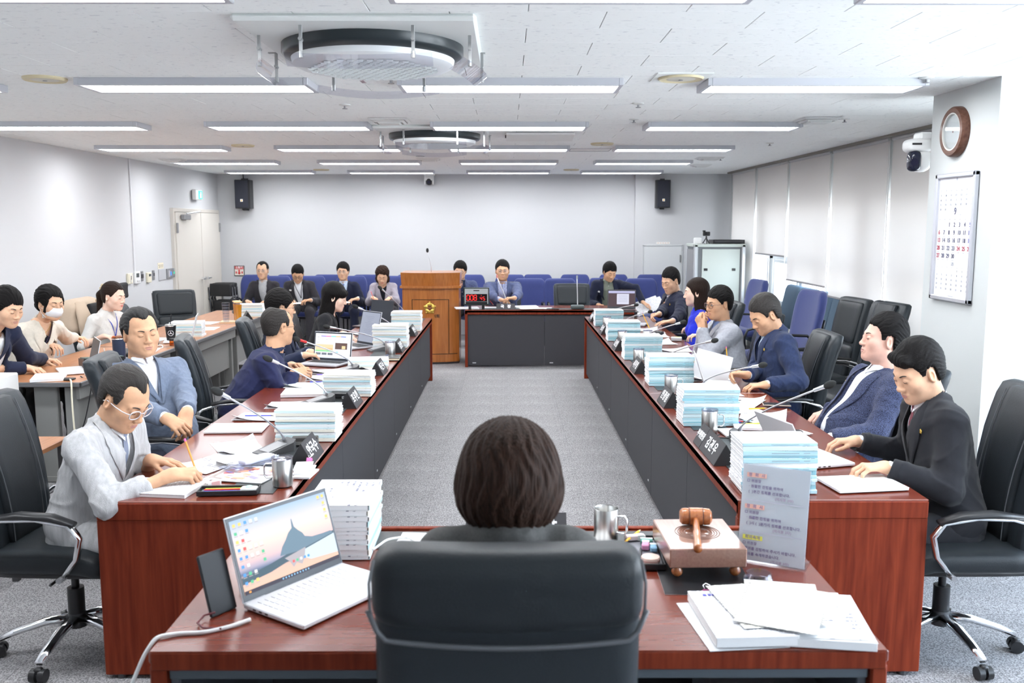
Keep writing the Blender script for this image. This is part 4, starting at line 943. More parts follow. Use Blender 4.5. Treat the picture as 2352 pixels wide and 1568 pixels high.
for s in (-1, 1): mb = MB(); mb.rbox((s*.062, -.09, -.03), (.03, .10, .12), .014, 3); part('side_arm', mb, WHITEP, t, 'all')
t = thing('extinguisher_sign', 'square red and white extinguisher sign on the back wall left of the blue chairs', 'sign', (-4.364, YB-.004, 1.05))
mb = MB(); mb.box((0, -.004, 0), (.165, .010, .165), ch=.003); part('frame', mb, BLKP, t); mb = MB(); mb.box((0, -.010, 0), (.146, .005, .146)); part('face', mb, mat('sign_white', (.80, .76, .68), .5), t); mb = MB(); mb.box((0, -.0135, .048), (.140, .004, .044)); part('red_band', mb, RED, t)
mb = MB(); mb.prism([(-.011, .02), (.011, .02), (.011, -.03), (.028, -.03), (0, -.065), (-.028, -.03), (-.011, -.03)], -.0160, -.0125, axis=1); part('arrow', mb, RED, t)
for s in (-1, 1):
    mb = MB(); mb.prism([(s*.048-.009, -.01), (s*.048+.009, -.01), (s*.048+.009, -.045), (s*.048-.009, -.045)], -.0160, -.0125, axis=1); part('extinguisher_symbol', mb, RED, t)
text('lettering', '소화기', .042, WHITEI, t, frameM((0, -.0158, .048), (1, 0, 0), (0, 0, 1)), bold=.0012)
mb = MB(); mb.box((2.515, YB-.105, .76), (.61, .012, 1.38), ch=.003); d2 = struct('door_2', mb, mat('service_door', (.66, .67, .68), .5))
mb = MB()
for a, b, c, d in ((2.20, .76, .02, 1.42), (2.83, .76, .02, 1.42), (2.515, 1.46, .65, .02)): mb.box((a, YB-.108, b), (c, .02, d), ch=.003)
part('door_frame', mb, mat('service_frame', (.58, .59, .60), .5), d2); mb = MB(); mb.cyl((2.27, YB-.11, .96), (2.27, YB-.14, .96), .02, n=12); mb.box((2.27, YB-.12, .90), (.04, .02, .09), ch=.003); part('latch', mb, CHROME, d2)
for z in (1.25, .35): mb = MB(); mb.box((2.80, YB-.118, z), (.02, .02, .12)); part('hinge', mb, GREYM, d2)
mb = MB(); mb.box((0, -.004, 0), (.22, .004, .035)); t = single('paper_notice', mb, mat('notice_white', (.84, .82, .80), .7), 'thin paper strip taped above the small service door', 'notice', loc=(2.52, YB-.10, 1.50)); mb = MB(); [mb.box((-.08+.04*i, -.007, 0), (.022, .002, .012)) for i in range(5)]; part('print', mb, mat('pale_red_print', (.75, .55, .5), .7), t)
for x0, w in ((-2.65, .05), (-2.42, .08), (-2.27, .13)): pass
# ---------------------------------------------------------------- ceiling fixtures
def ceiling_light(x0, x1, y, lab, g='ceiling light panels'):
    t = thing('ceiling_light', lab, 'ceiling light', ((x0+x1)/2, y, CEIL), 0, g); w = x1-x0+.045; d = .315; mb = MB()
    for s in (-1, 1): mb.box((s*(w/2-.013), 0, -.020), (.026, d, .042), ch=.003); mb.box((0, s*(d/2-.013), -.020), (w-.0525, .026, .0415))
    mb.box((0, 0, -.004), (w-.02, d-.02, .008)); part('frame', mb, mat('light_frame', (.55, .56, .60), .4, .3), t)
    mb = MB(); mb.box((0, 0, -.030), (w-.052, d-.052, .010)); part('diffuser', mb, mat('light_diffuser', (1, 1, 1), .5, emit=(.94, .97, 1.), estr=LAMP), t)
    return t
rows = [(3.15, 'the row right above the camera'), (5.33, 'the second row'), (7.50, 'the third row'), (9.67, 'the fourth row'), (11.80, 'the fifth row'), (13.98, 'the last row by the wall')]
cols = [(-4.19, -2.93, 'far-left'), (-2.36, -1.12, 'left-of-centre'), (-.585, .62, 'right-of-centre'), (1.13, 2.31, 'rightmost')]
for r, (y, rn) in enumerate(rows):
    for c, (x0, x1, cn) in enumerate(cols):
        if r == 0: x0 += (-.1, .1, .2, .1)[c]; x1 += (.1, .15, .2, .15)[c]
        ceiling_light(x0, x1, y, 'white ceiling light, %s panel of %s' % (cn, rn))
def ac_unit(x, y, sc, lab, writing=True):
    t = thing('ceiling_air_conditioner', lab, 'air conditioner', (x, y, CEIL)); h = .56*sc
    mb = MB(); mb.box((0, 0, -.012), (h*1.72, h*1.98, .028), ch=.012); part('square_panel', mb, mat('ac_white', (.80, .83, .81), .4), t)
    mb = MB(); r = .405*sc; mb.lathe([(r*1.0, -.015), (r*1.0, -.06), (r*.97, -.075), (r*.86, -.085), (r*.86, -.02)], n=64); part('air_slot_ring', mb, mat('ac_black', (.02, .028, .032), .3), t, True)
    mb = MB(); mb.lathe([(r*.90, -.082), (r*.885, -.105), (r*.82, -.118), (r*.60, -.122), (1e-6, -.122)], n=64); part('round_cover', mb, mat('ac_cover', (.82, .85, .85), .35), t, True)
    mb = MB(); n = 0; p = .042*sc
    for i in range(-9, 10):
        for j in range(-9, 10):
            xx, yy = i*p+(p/2 if j % 2 else 0), j*p*.86
            if math.hypot(xx, yy) > .285*sc: continue
            mb.add([(xx-p*.36, yy-p*.30, -.123), (xx+p*.36, yy-p*.30, -.123), (xx+p*.36, yy+p*.30, -.123), (xx-p*.36, yy+p*.30, -.123), (xx-p*.22, yy-p*.12, -.131), (xx+p*.22, yy-p*.12, -.131), (xx+p*.22, yy+p*.28, -.127), (xx-p*.22, yy+p*.28, -.127)], [(0, 1, 5, 4), (1, 2, 6, 5), (2, 3, 7, 6), (3, 0, 4, 7), (4, 5, 6, 7)])
    part('grille', mb, mat('ac_grille', (.70, .74, .73), .4), t)
    if writing: text('lettering', 'SAMSUNG', .030*sc, mat('ac_letter', (.40, .30, .32), .5), t, frameM((-.10*sc, r*.76, -.1245), (0, -1, 0), (-1, 0, 0)), bold=.0008)
    # clear wind deflectors on steel brackets
    for k, (a0, rot) in enumerate(((95, 0), (-5, 0), (185, 0), (270, 0))):
        a = R(a0); dr = np.array([math.cos(a), math.sin(a), 0]); tn = np.array([-dr[1], dr[0], 0]); rd = r*1.10; w = .30*sc; mb = MB(); G = []
        for i in range(13):
            u = -1+i/6; row = []
            for j in range(6):
                v = j/5; wr_ = w*(1-.45*max(0, u*u-.5)); rad = rd-.02-(.17*sc*(v-.15))*1.0+.10*sc*(1-u*u)*.6; row.append(dr*(rad+.12*sc*v*.9)+tn*(w*u)+np.array([0, 0, -.125-.045*v-.02*(1-u*u)]))
            G.append(row)
        mb.grid(G); part('wind_deflector', mb, MATS['tinted_plastic'], t, 'all')
        for u in (-.75, .75):
            p = dr*(rd+.02)+tn*(w*u); mb = MB(); mb.box((p[0], p[1], -.075), (.014*sc, .005, .12), ch=.001); mb.box((p[0]-.01, p[1], -.018), (.05*sc, .02, .004)); mb.cyl((p[0], p[1]-.02, -.08), (p[0], p[1]+.02, -.08), .007, n=8); mb.cyl((p[0], p[1], -.15), (p[0], p[1], -.125), .009, n=8)
            part('bracket', mb, mat('bracket_steel', (.42, .43, .43), .35, .8), t)
ac_unit(-.59, 4.17, .98, 'large round-grille ceiling air conditioner with clear wind deflectors, nearest the camera')
ac_unit(-.63, 8.12, .98, 'smaller-looking far round ceiling air conditioner with clear wind deflectors', False)
def cspk(u, v, lab, r=.115, panel=False):
    p = TZ(u, v, CEIL); t = thing('ceiling_speaker', lab, 'ceiling speaker', (p[0], p[1], CEIL)); mb = MB(); mb.lathe([(r, -.0), (r, -.008), (r*.94, -.016), (r*.88, -.012)], n=32); part('rim', mb, mat('yellowed_rim', (.66, .58, .38), .5), t, True)
    mb = MB(); mb.lathe([(r*.90, -.008), (r*.5, -.014), (1e-6, -.015)], n=32); part('grille', mb, mat('yellow_grille', (.70, .67, .58), .6, bump=.5, bscale=700), t, True); mb = MB(); mb.cyl((0, 0, -.012), (0, 0, -.018), .012, n=10); part('centre_cap', mb, GREYM, t)
    if panel: mb = MB(); mb.box((0, 0, -.002), (.30, .30, .006), ch=.001); part('backing_tile', mb, mat('backing', (.83, .86, .84), .6), t)
cspk(103, 179, 'round yellowed ceiling speaker at the upper left, beside the cropped light'); cspk(1564, 177, 'round yellowed ceiling speaker left of the near rightmost light', .125, True); cspk(558, 333, 'round yellowed ceiling speaker at the right end of a left light'); cspk(1383, 329, 'round dark-edged ceiling speaker in the middle distance, right of centre'); cspk(975, 330, 'round ceiling speaker seen behind the far air conditioner'); cspk(738, 389, 'round ceiling speaker near the back wall, left of centre'); cspk(1312, 389, 'round ceiling speaker near the back wall, right of centre')
def vent(u, v, lab, w=.30):
    p = TZ(u, v, CEIL); t = thing('ceiling_vent', lab, 'vent', (p[0], p[1], CEIL))
    for i, (s, z) in enumerate(((1., -.004), (.80, -.016), (.58, -.026))):
        h = w/2*s; q = h*.86; mb = MB(); mb.add([(-h, -h, z), (h, -h, z), (h, h, z), (-h, h, z), (-q, -q, z-.010), (q, -q, z-.010), (q, q, z-.010), (-q, q, z-.010)], [(0, 4, 5, 1), (1, 5, 6, 2), (2, 6, 7, 3), (3, 7, 4, 0)]+([(4, 7, 6, 5)] if i == 2 else [])); part('louvre', mb, mat('vent_white', (.74, .75, .73), .5), t)
vent(895, 275, 'square ceiling vent between two lights, left of the far air conditioner'); vent(1878, 273, 'square ceiling vent right of a rightmost light'); vent(985, 364, 'square ceiling vent beyond the smoke detector'); vent(1630, 362, 'square ceiling vent in the distance at the right', .32); vent(400, 366, 'square ceiling vent close to the left wall', .3); vent(1610, 378, 'small ceiling vent near the back right corner', .26)
p = TZ(1240, 312, CEIL-.02); t = thing('access_panel', 'open white rectangular ceiling panel hanging slightly right of the far air conditioner', 'ceiling panel', (p[0], p[1], CEIL-.03)); mb = MB(); mb.box((0, 0, 0), (.60, .30, .02), rot=rotm('X', -.10), ch=.002); part('panel', mb, mat('panel_white', (.82, .82, .80), .6), t); mb = MB(); mb.box((0, .15, .020), (.62, .012, .03)); part('hinge_edge', mb, DGRAY, t)
p = TZ(1355, 343, CEIL); t = single('flush_access_panel', MB().box((0, 0, -.003), (.45, .35, .006), ch=.001), mat('panel_white', (.8, .8, .8)), 'flush square ceiling hatch left of a rightmost light', 'ceiling panel', loc=(p[0], p[1], CEIL)); 
mb = MB(); mb.box((0, .165, -.007), (.43, .006, .004)); mb.box((0, -.165, -.007), (.43, .006, .004)); mb.box((-.215, 0, -.007), (.006, .33, .004)); mb.box((.215, 0, -.007), (.006, .33, .004)); part('seam', mb, GREYM, t)
p = TZ(965, 352, CEIL); t = thing('smoke_detector', 'white round smoke detector below the far air conditioner', 'smoke detector', (p[0], p[1], CEIL)); mb = MB(); mb.lathe([(.065, 0), (.065, -.015), (.05, -.022), (.045, -.04), (.03, -.052), (1e-6, -.054)], n=20); part('body', mb, WHITEP, t, True); mb = MB(); mb.lathe([(.046, -.03), (.051, -.034), (.046, -.038)], n=20); part('sensing_ring', mb, GREYM, t)
def sprinkler(u, v, lab, r=.032):
    p = TZ(u, v, CEIL); t = thing('sprinkler', lab, 'sprinkler', (p[0], p[1], CEIL)); mb = MB(); mb.lathe([(r*1.2, 0), (r*1.2, -.006), (r*.6, -.010)], n=16); part('escutcheon', mb, mat('vent_white', (.7, .7, .7)), t, True); mb = MB(); mb.cyl((0, 0, -.004), (0, 0, -.026), .007, n=8); mb.cyl((0, 0, -.026), (0, 0, -.029), r*.55, n=12); part('head', mb, GREYM, t)
sprinkler(2128, 178, 'white sprinkler head right of the near rightmost light'); sprinkler(1940, 272, 'sprinkler head right of the square vent at right'); sprinkler(1466, 237, 'small sprinkler between the second and third light rows, right'); sprinkler(792, 240, 'small white sprinkler between the second and third rows, left'); sprinkler(898, 180, 'white sprinkler just beyond the near air conditioner'); sprinkler(1456, 273, 'small sprinkler left of a rightmost light'); sprinkler(1768, 328, 'small sprinkler in the distance toward the blinds'); sprinkler(1655, 363, 'small far sprinkler beside a far right vent')
# ---------------------------------------------------------------- pillar things
def onp(y, z, x=2.69): return np.array([x, y, z])
t = thing('wall_clock', 'round brown wooden wall clock with a cream dial on the white pillar', 'clock', (2.689, 5.555, 2.347)); Q = rotm('Y', -PI/2)
mb = MB(); mb.lathe([(.100, .028), (.112, .044), (.138, .044), (.147, .034), (.149, 0), (.10, 0)], n=56, rot=Q); part('wooden_rim', mb, wood('clock_wood', (.10, .045, .03), (.17, .085, .06), 1, 4., .4, .2), t, True)
mb = MB(); mb.lathe([(.096, .026), (.103, .042), (.113, .043), (.113, .03)], n=56, rot=Q); part('silver_bezel', mb, mat('clock_bezel', (.55, .55, .52), .35, .4), t, True)
mb = MB(); mb.lathe([(.099, .020), (1e-6, .0205)], n=48, rot=Q); part('dial', mb, mat('clock_dial', (.82, .80, .68), .6), t)
def cpos(a, r): return np.array([-.0225, -math.sin(a)*r, math.cos(a)*r])   # seen from -x: clockwise is towards -y
for i in range(1, 13):
    a = i*PI/6; text('numeral', str(i), .030, INK, t, frameM(cpos(a, .078), (0, -1, 0), (0, 0, 1)), bold=.0004)
mb = MB(); [mb.box(cpos(i*PI/30, .095), (.001, .0012, .0012)) for i in range(60)]; part('minute_track', mb, mat('track', (.3, .3, .25), .6), t)
def hand(name, a, L, w, m):
    d = np.array([0, -math.sin(a), math.cos(a)]); n_ = np.array([0, d[2], -d[1]]); mb = MB(); z0 = np.array([-.026, 0, 0])
    pts = [z0-d*.015-n_*w*.3, z0+d*L*.65-n_*w*.3, z0+d*L*.78-n_*w*1.4, z0+d*L, z0+d*L*.78+n_*w*1.4, z0+d*L*.65+n_*w*.3, z0-d*.015+n_*w*.3]; k = len(pts); mb.add(pts+[q+np.array([-.0015, 0, 0]) for q in pts], [tuple(range(k)), tuple(range(k, 2*k))[::-1]]+[(i, (i+1) % k, k+(i+1) % k, k+i) for i in range(k)]); part(name, mb, m, t)
hand('hour_hand', R(312), .055, .004, INK); hand('minute_hand', R(147), .080, .003, INK); hand('second_hand', R(288), .07, .0012, RED)
mb = MB(); mb.cyl((-.022, 0, 0), (-.030, 0, 0), .006, n=12); part('centre_pin', mb, RED, t)
mb = MB(); [mb.sphere((-.022, -.008*math.cos(j*2*PI/5), .038+.009*math.sin(j*2*PI/5)), .006, 8, sc=(.2, 1, 1)) for j in range(5)]; part('dial_emblem', mb, mat('faint_gold', (.70, .68, .50), .5), t)
mb = MB(); mb.lathe([(.100, .036), (1e-6, .036)], n=40, rot=Q); part('clock_glass', mb, MATS['clear_glass'], t)
# calendar
cy0, cy1, cz0, cz1 = 5.752, 5.262, 1.338, 2.105
t = thing('wall_calendar', 'tall aluminium framed three-month wall calendar on the white pillar below the clock', 'calendar', (2.689, (cy0+cy1)/2, (cz0+cz1)/2)); cw, chh = cy0-cy1, cz1-cz0
mb = MB()
for s in (-1, 1): mb.box((-.014, s*(cw/2-.014), 0), (.028, .028, chh), ch=.005); mb.box((-.014, 0, s*(chh/2-.014)), (.028, cw, .028), ch=.005)
part('aluminium_frame', mb, mat('calendar_frame', (.60, .61, .66), .35, .5), t)
mb = MB(); mb.box((-.006, 0, 0), (.006, cw-.04, chh-.04)); part('sheet', mb, mat('calendar_paper', (.82, .82, .85), .6), t)
NUM = mat('calendar_ink', (.13, .13, .20), .6); NR = mat('calendar_red', (.50, .08, .12), .6); NB = mat('calendar_blue', (.12, .14, .50), .6); NF = mat('calendar_faint', (.52, .52, .58), .6)
def cal(txt, u, z, s, m, b=.0006, nm='date'): text(nm, txt, s, m, t, frameM((-.0105, -(u)*cw, z), (0, -1, 0), (0, 0, 1)), bold=b)
cal('8', 0, .345, .030, NF); cal('9', .0, .155, .058, NUM, .001, 'month'); cal('10', 0, -.160, .032, NF)
for i in range(30):
    dd = i+1; c = (i+2) % 7; r = (i+2)//7; m = NR if (c == 0 or dd in (24, 25, 26)) else (NB if c == 6 else NUM); cal(str(dd), (c-3)*.128, .075-r*.047, .036, m)
mb = MB(); mr = MB(); msm = MB()
def faint(base, first, n, z0):
    for i in range(n):
        c = (i+first) % 7; r = (i+first)//7; cal(str(i+1), (c-3)*.128, z0-r*.028, .017, NF, .0002)
faint(0, 6, 31, .308); faint(0, 4, 31, -.200)
for i in range(7): msm.box((-.0105, -(i-3)*.128*cw, .108), (.001, .008, .004)); msm.box((-.0105, -(i-3)*.128*cw, .327), (.001, .006, .003)); msm.box((-.0105, -(i-3)*.128*cw, -.180), (.001, .006, .003))
for r in range(5):
    for c in range(7):
        if (r == 0 and c < 2) or (r == 4 and c > 3): continue
        msm.box((-.0105, -(c-3)*.128*cw, .052-r*.047), (.001, .022, .003))
msm.box((-.0105, .02, .155), (.001, .02, .004)); msm.box((-.0105, -.05, .135), (.001, .04, .004)); msm.box((-.0105, .0, -.355), (.001, .06, .008)); part('small_print', msm, NF, t)
# dome camera on the pillar end
t = thing('ptz_camera', 'large white dome camera with dark lens mounted beside the pillar near the blinds', 'camera', (2.66, 6.02, 2.26))
mb = MB(); mb.box((.06, -.02, .10), (.16, .12, .05), ch=.012); mb.box((.13, -.08, .06), (.06, .10, .16), ch=.01); part('wall_mount', mb, WHITEP, t); mb = MB(); mb.rbox((0, 0, .045), (.16, .16, .085), .035, 5); part('housing', mb, WHITEP, t, 'all')
mb = MB(); mb.box((-.04, -.079, .05), (.06, .006, .012)); part('ir_window', mb, BLKP, t)
for s in (0,): mb = MB(); mb.rbox((.02, 0, -.05), (.13, .12, .15), .055, 6); part('dome', mb, WHITEP, t, 'all'); mb = MB(); mb.rbox((-.035, -.032, -.055), (.075, .10, .135), .036, 6); part('lens_head', mb, mat('gloss_black', (.01, .012, .03), .12), t, 'all'); mb = MB(); mb.cyl((-.05, -.075, -.06), (-.055, -.090, -.065), .024, n=18); part('lens', mb, mat('camera_lens', (0, 0, 0)), t)
# ================================================================ TABLES
H = .73
def council_table(x0, x1, y0, y1, inner, lab, ends=(False, False), seams=()):
    # inner = x of the aisle side; top 30 mm, mahogany rim, leather pads along the aisle side
    t = thing('council_table', lab, 'table', ((x0+x1)/2, (y0+y1)/2, 0), 0, 'long council tables'); w, d = x1-x0, y1-y0; s = 1 if inner > (x0+x1)/2 else -1; xi = s*w/2
    mb = MB(); mb.box((0, 0, H-.018), (w, d, .036), ch=.004); part('table_top', mb, MAHT, t)
    mb = MB(); mb.box((xi-s*.012, 0, H-.033), (.024, d, .060), ch=.004); part('front_rim', mb, MAHOG, t)
    n = len(seams)+1; ys = [y0]+list(seams)+[y1]
    for a, b in zip(ys[:-1], ys[1:]):
        mb = MB(); mb.box((xi-s*.035, (a+b)/2-(y0+y1)/2, .355), (.022, b-a-.004, .60), ch=.002); part('modesty_panel', mb, FABPAN, t)
        mb = MB(); mb.box((xi-s*.022, a+.10-(y0+y1)/2, .13), (.004, .022, .012), ch=.001); part('panel_stud', mb, ALU, t)
    mb = MB(); mb.box((xi-s*.05, 0, .66), (.03, d-.06, .07)); part('apron', mb, DGRAY, t)
    for a, b in zip(ys[:-1], ys[1:]):
        mb = MB(); mb.box((xi-s*.165, (a+b)/2-(y0+y1)/2, H+.0015), (.19, (b-a)*.86, .003), ch=.001); part('leather_pad', mb, PAD, t)
    for k, e in enumerate(ends):
        yy = (-d/2 if k == 0 else d/2); q = 1 if k == 0 else -1
        if e == 'end':
            mb = MB(); mb.box((0, yy+q*.02, .335), (w, .04, .64), ch=.004); part('end_panel', mb, MAHOG, t)
            mb = MB(); mb.box((0, yy+q*.012, H-.042), (w, .030, .075), ch=.006); part('end_fascia', mb, MAHOG, t)
            for xx in (-w/2+.06, w/2-.06): mb = MB(); mb.cyl((xx, yy+q*.02, 0), (xx, yy+q*.02, .018), .02, n=12); part('foot', mb, DGRAY, t)
        elif e == 'leg':
            mb = MB(); mb.box((0, yy+q*.02, .35), (w, .04, .70), ch=.004); part('end_panel', mb, MAHOG, t)
        else:
            mb = MB(); mb.box((-s*.03, yy+q*.02, .34), (w-.12, .025, .66)); part('support_panel', mb, DGRAY, t)
    return t
council_table(-1.605, -.868, 3.46, 5.995, -.868, 'mahogany council table nearest the camera on the left, under the linen-suited man', ('end', None), (4.84,))
council_table(-1.600, -.868, 5.998, 8.19, -.868, 'middle mahogany table of the left row, in front of the man in the navy shirt', (None, None), (7.1,))
council_table(-1.595, -.868, 8.193, 10.5, -.868, 'farthest mahogany table of the left row, beside the podium', (None, 'leg'), (9.3,))
council_table(.905, 1.655, 3.47, 5.747, .905, 'mahogany council table nearest the camera on the right, under the black-suited man', ('end', None), (4.6,))
council_table(.905, 1.650, 5.75, 8.07, .905, 'middle mahogany table of the right row, in front of the man in the navy jacket', (None, None), (6.9,))
council_table(.905, 1.645, 8.073, 10.65, .905, 'farthest mahogany table of the right row, in front of the young man in navy suit', (None, 'leg'), (9.2,))
# officials' table across the back
t = thing('council_table', 'mahogany table across the far end of the aisle with a dark front panel', 'table', (.55, 11.80, 0), 0, 'long council tables')
mb = MB(); mb.box((0, 0, H-.018), (2.17, .66, .036), ch=.004); part('table_top', mb, MAHT, t); mb = MB(); mb.box((0, -.318, H-.03), (2.17, .024, .056), ch=.004); part('front_rim', mb, MAHOG, t)
for a, b in ((-1.06, -.08), (-.076, 1.06)):
    mb = MB(); mb.box(((a+b)/2, -.295, .352), (b-a, .022, .66), ch=.002); part('modesty_panel', mb, FABPAN, t)
for xx in (-1.0, -.02): mb = MB(); mb.box((xx+.03, -.308, .055), (.045, .004, .012)); part('panel_stud', mb, ALU, t)
for s in (-1, 1): mb = MB(); mb.box((s*1.068, 0, .352), (.034, .66, .70), ch=.003); part('end_panel', mb, MAHOG, t)
mb = MB(); mb.box((0, -.20, H+.0015), (1.95, .17, .003), ch=.001); part('leather_pad', mb, PAD, t)
# chair's desk in the foreground
t = thing('chair_desk', 'wide glossy mahogany desk in the foreground with laptop and gavel block', 'desk', (.03, 2.665, 0)); DW, DD = 1.875, .945
mb = MB(); mb.box((0, 0, H-.016), (DW, DD, .032), ch=.004); part('desk_top', mb, MAHT, t)
mb = MB(); mb.box((0, -DD/2+.010, H-.026), (DW-.01, .022, .05), ch=.004); part('front_edge', mb, MAHOG, t); mb = MB(); mb.box((0, -DD/2+.03, H-.066), (DW-.09, .03, .032), ch=.003); part('steel_rail', mb, mat('rail_steel', (.10, .12, .14), .4, .5), t)
for s in (-1, 1):
    mb = MB(); mb.box((s*(DW/2-.02), 0, .345), (.042, DD-.01, .69), ch=.005); part('side_panel', mb, MAHOG, t); mb = MB(); mb.box((s*(DW/2-.055), 0, .345), (.026, DD-.06, .66), ch=.004); part('inner_panel', mb, mat('inner_panel_grey', (.09, .10, .12), .5), t)
mb = MB(); mb.box((0, DD/2-.03, .36), (DW-.09, .03, .66)); part('modesty_panel', mb, FABPAN, t)
mb = MB(); mb.box((0, DD/2-.125, H+.0015), (DW-.20, .17, .003), ch=.001); part('leather_pad', mb, PAD, t)
mb = MB(); mb.box((0, DD/2-.012, H+.004), (DW, .024, .010), ch=.003); part('back_rim', mb, MAHOG, t)
mb = MB(); mb.box((.93-.165, -.02, H+.0006), (.17, .60, .0012)); 
# staff tables at the left
def staff_table(x0, x1, y0, y1, lab):
    t = thing('staff_table', lab, 'table', ((x0+x1)/2, (y0+y1)/2, 0), 0, 'light wood staff tables'); w, d = x1-x0, y1-y0; GM = mat('table_grey', (.21, .21, .205), .5)
    mb = MB(); mb.box((0, 0, .712), (w, d, .026), ch=.005); part('table_top', mb, STAFFW, t); mb = MB()
    for s in (-1, 1): mb.box((s*(w/2), 0, .708), (.014, d+.014, .034), ch=.005); mb.box((0, s*d/2, .708), (w+.014, .014, .034), ch=.005)
    part('edge_band', mb, mat('edge_grey', (.12, .12, .125), .45), t)
    mb = MB(); mb.box((w/2-.045, 0, .645), (.03, d-.10, .10), ch=.004); part('upper_rail', mb, GM, t); mb = MB(); mb.box((w/2-.10, 0, .44), (.016, d-.16, .34), ch=.003); part('modesty_panel', mb, GM, t)
    for s in (-1, 1):
        mb = MB(); mb.box((w*.12, s*(d/2-.09), .37), (.16, .05, .66), ch=.006); mb.box((w*.36, s*(d/2-.09), .37), (.09, .045, .62), ch=.006); part('leg', mb, GM, t); mb = MB(); mb.box((.05, s*(d/2-.09), .025), (w*.85, .055, .05), ch=.008); part('foot_bar', mb, GM, t)
    return t
staff_table(-3.66, -2.93, 6.20, 8.02, 'light wood staff table with laptop and recorder, nearest at the left')
staff_table(-3.66, -2.90, 8.04, 9.86, 'light wood staff table holding the black tumbler and white laptop')
staff_table(-3.66, -2.90, 9.88, 11.50, 'farthest light wood staff table with the cups of orange tea')
mb = MB(); t = thing('low_side_table', 'small brown-topped low table behind the gray linen suit', 'table', (-2.68, 4.75, 0)); mb.box((0, 0, .60), (.42, .62, .03), ch=.004); part('table_top', mb, STAFFW, t)
for a in (-1, 1):
    for b_ in (-1, 1): mb = MB(); mb.box((a*.18, b_*.27, .29), (.03, .03, .58)); part('leg', mb, DGRAY, t)
# podium
t = thing('podium', 'tall oak podium with a golden flower emblem, beside the left table row', 'podium', (-.99, 11.95, 0))
def bow(w, y0, b, back=.40): return [(-w/2, back), (-w/2, y0+.02), (-w*.30, y0-b*.55), (0, y0-b), (w*.30, y0-b*.55), (w/2, y0+.02), (w/2, back)]
mb = MB(); mb.prism(bow(.73, -.17, .075, .34), .03, 1.00); part('body', mb, OAK, t, True); mb = MB(); mb.prism(bow(.70, -.15, .07, .32), 0, .03); part('plinth', mb, DGRAY, t)
mb = MB(); mb.prism(bow(.785, -.20, .085, .36), .985, 1.015); part('ledge', mb, OAK, t, True)
mb = MB(); a = bow(.745, -.18, .08, .34); b_ = bow(.765, -.205, .085, .36); k = len(a); mb.add([(p[0], p[1], 1.01) for p in a]+[(p[0], p[1], 1.185) for p in b_], [tuple(range(k))[::-1], tuple(range(k, 2*k))]+[(i, (i+1) % k, k+(i+1) % k, k+i) for i in range(k)]); part('upper_rail', mb, OAK, t, True)
def bowy(x, w=.73, y0=-.17, b=.075): return float(np.interp(abs(x), [0, w*.30, w/2], [y0-b, y0-b*.55, y0+.02]))
INL = mat('inlay_line', (.03, .018, .01), .5)
mb = MB()
def seg(x0, z0, x1, z1):
    n = 10
    for i in range(n):
        u0, u1 = i/n, (i+1)/n; xa, xb = x0+(x1-x0)*u0, x0+(x1-x0)*u1; za, zb = z0+(z1-z0)*u0, z0+(z1-z0)*u1
        pa = np.array([xa, bowy(xa)-.001, za]); pb = np.array([xb, bowy(xb)-.001, zb]); mb.tube([pa, pb], .0042, 4)
seg(-.235, .84, .235, .84); seg(-.235, .84, -.235, .135); seg(.235, .84, .235, .135); seg(-.34, .135, .34, .135)
part('inlay_frame', mb, INL, t)
ec = (-.005, .735)
em = MB(); em.lathe([(.030, 0), (.030, .008), (.0, .010)], n=20, rot=rotm('X', PI/2), c=(ec[0], bowy(0)-.004, ec[1]))
eo = MB()
for i in range(5):
    a = i*2*PI/5+PI/2; cxx, czz = ec[0]+.046*math.cos(a), ec[1]+.046*math.sin(a)
    for dx_, r_ in ((-.018, .020), (.018, .020), (0, .026)):
        eo.sphere((cxx-math.sin(a)*dx_, bowy(0)-.006, czz+math.cos(a)*dx_), r_, 12, sc=(1, .42, 1))
    for dr_ in (.030,): eo.sphere((ec[0]+.072*math.cos(a), bowy(0)-.006, ec[1]+.072*math.sin(a)), .012, 8, sc=(1, .5, 1))
e_ = part('flower_emblem', eo, GOLD, t, 'all'); part('emblem_centre', em, mat('emblem_maroon', (.16, .02, .03), .4), e_); text('emblem_lettering', '의회', .026, GOLD, e_, frameM((ec[0], bowy(0)-.0155, ec[1]), (1, 0, 0), (0, 0, 1)), bold=.0006)
text('lettering', '의회', .05, INL, t, frameM((.075, bowy(.075)-.003, .625), (1, 0, 0), (0, 0, 1)), bold=.0012)
text('lettering', '의회', .05, INL, t, frameM((-.04, bowy(.04)-.003, .625), (1, 0, 0), (0, 0, 1)), bold=.0012) if False else None
mb = MB(); mb.tube([(.0, .0, 1.185), (.0, -.01, 1.25), (-.02, -.02, 1.36), (-.04, -.03, 1.44)], .004, 6); g_ = part('gooseneck', mb, ALU, t, 'all'); mb = MB(); mb.sphere((-.045, -.035, 1.465), .020, 12, sc=(.9, .9, 1.5)); part('foam_head', mb, BLACKM, g_, 'all')
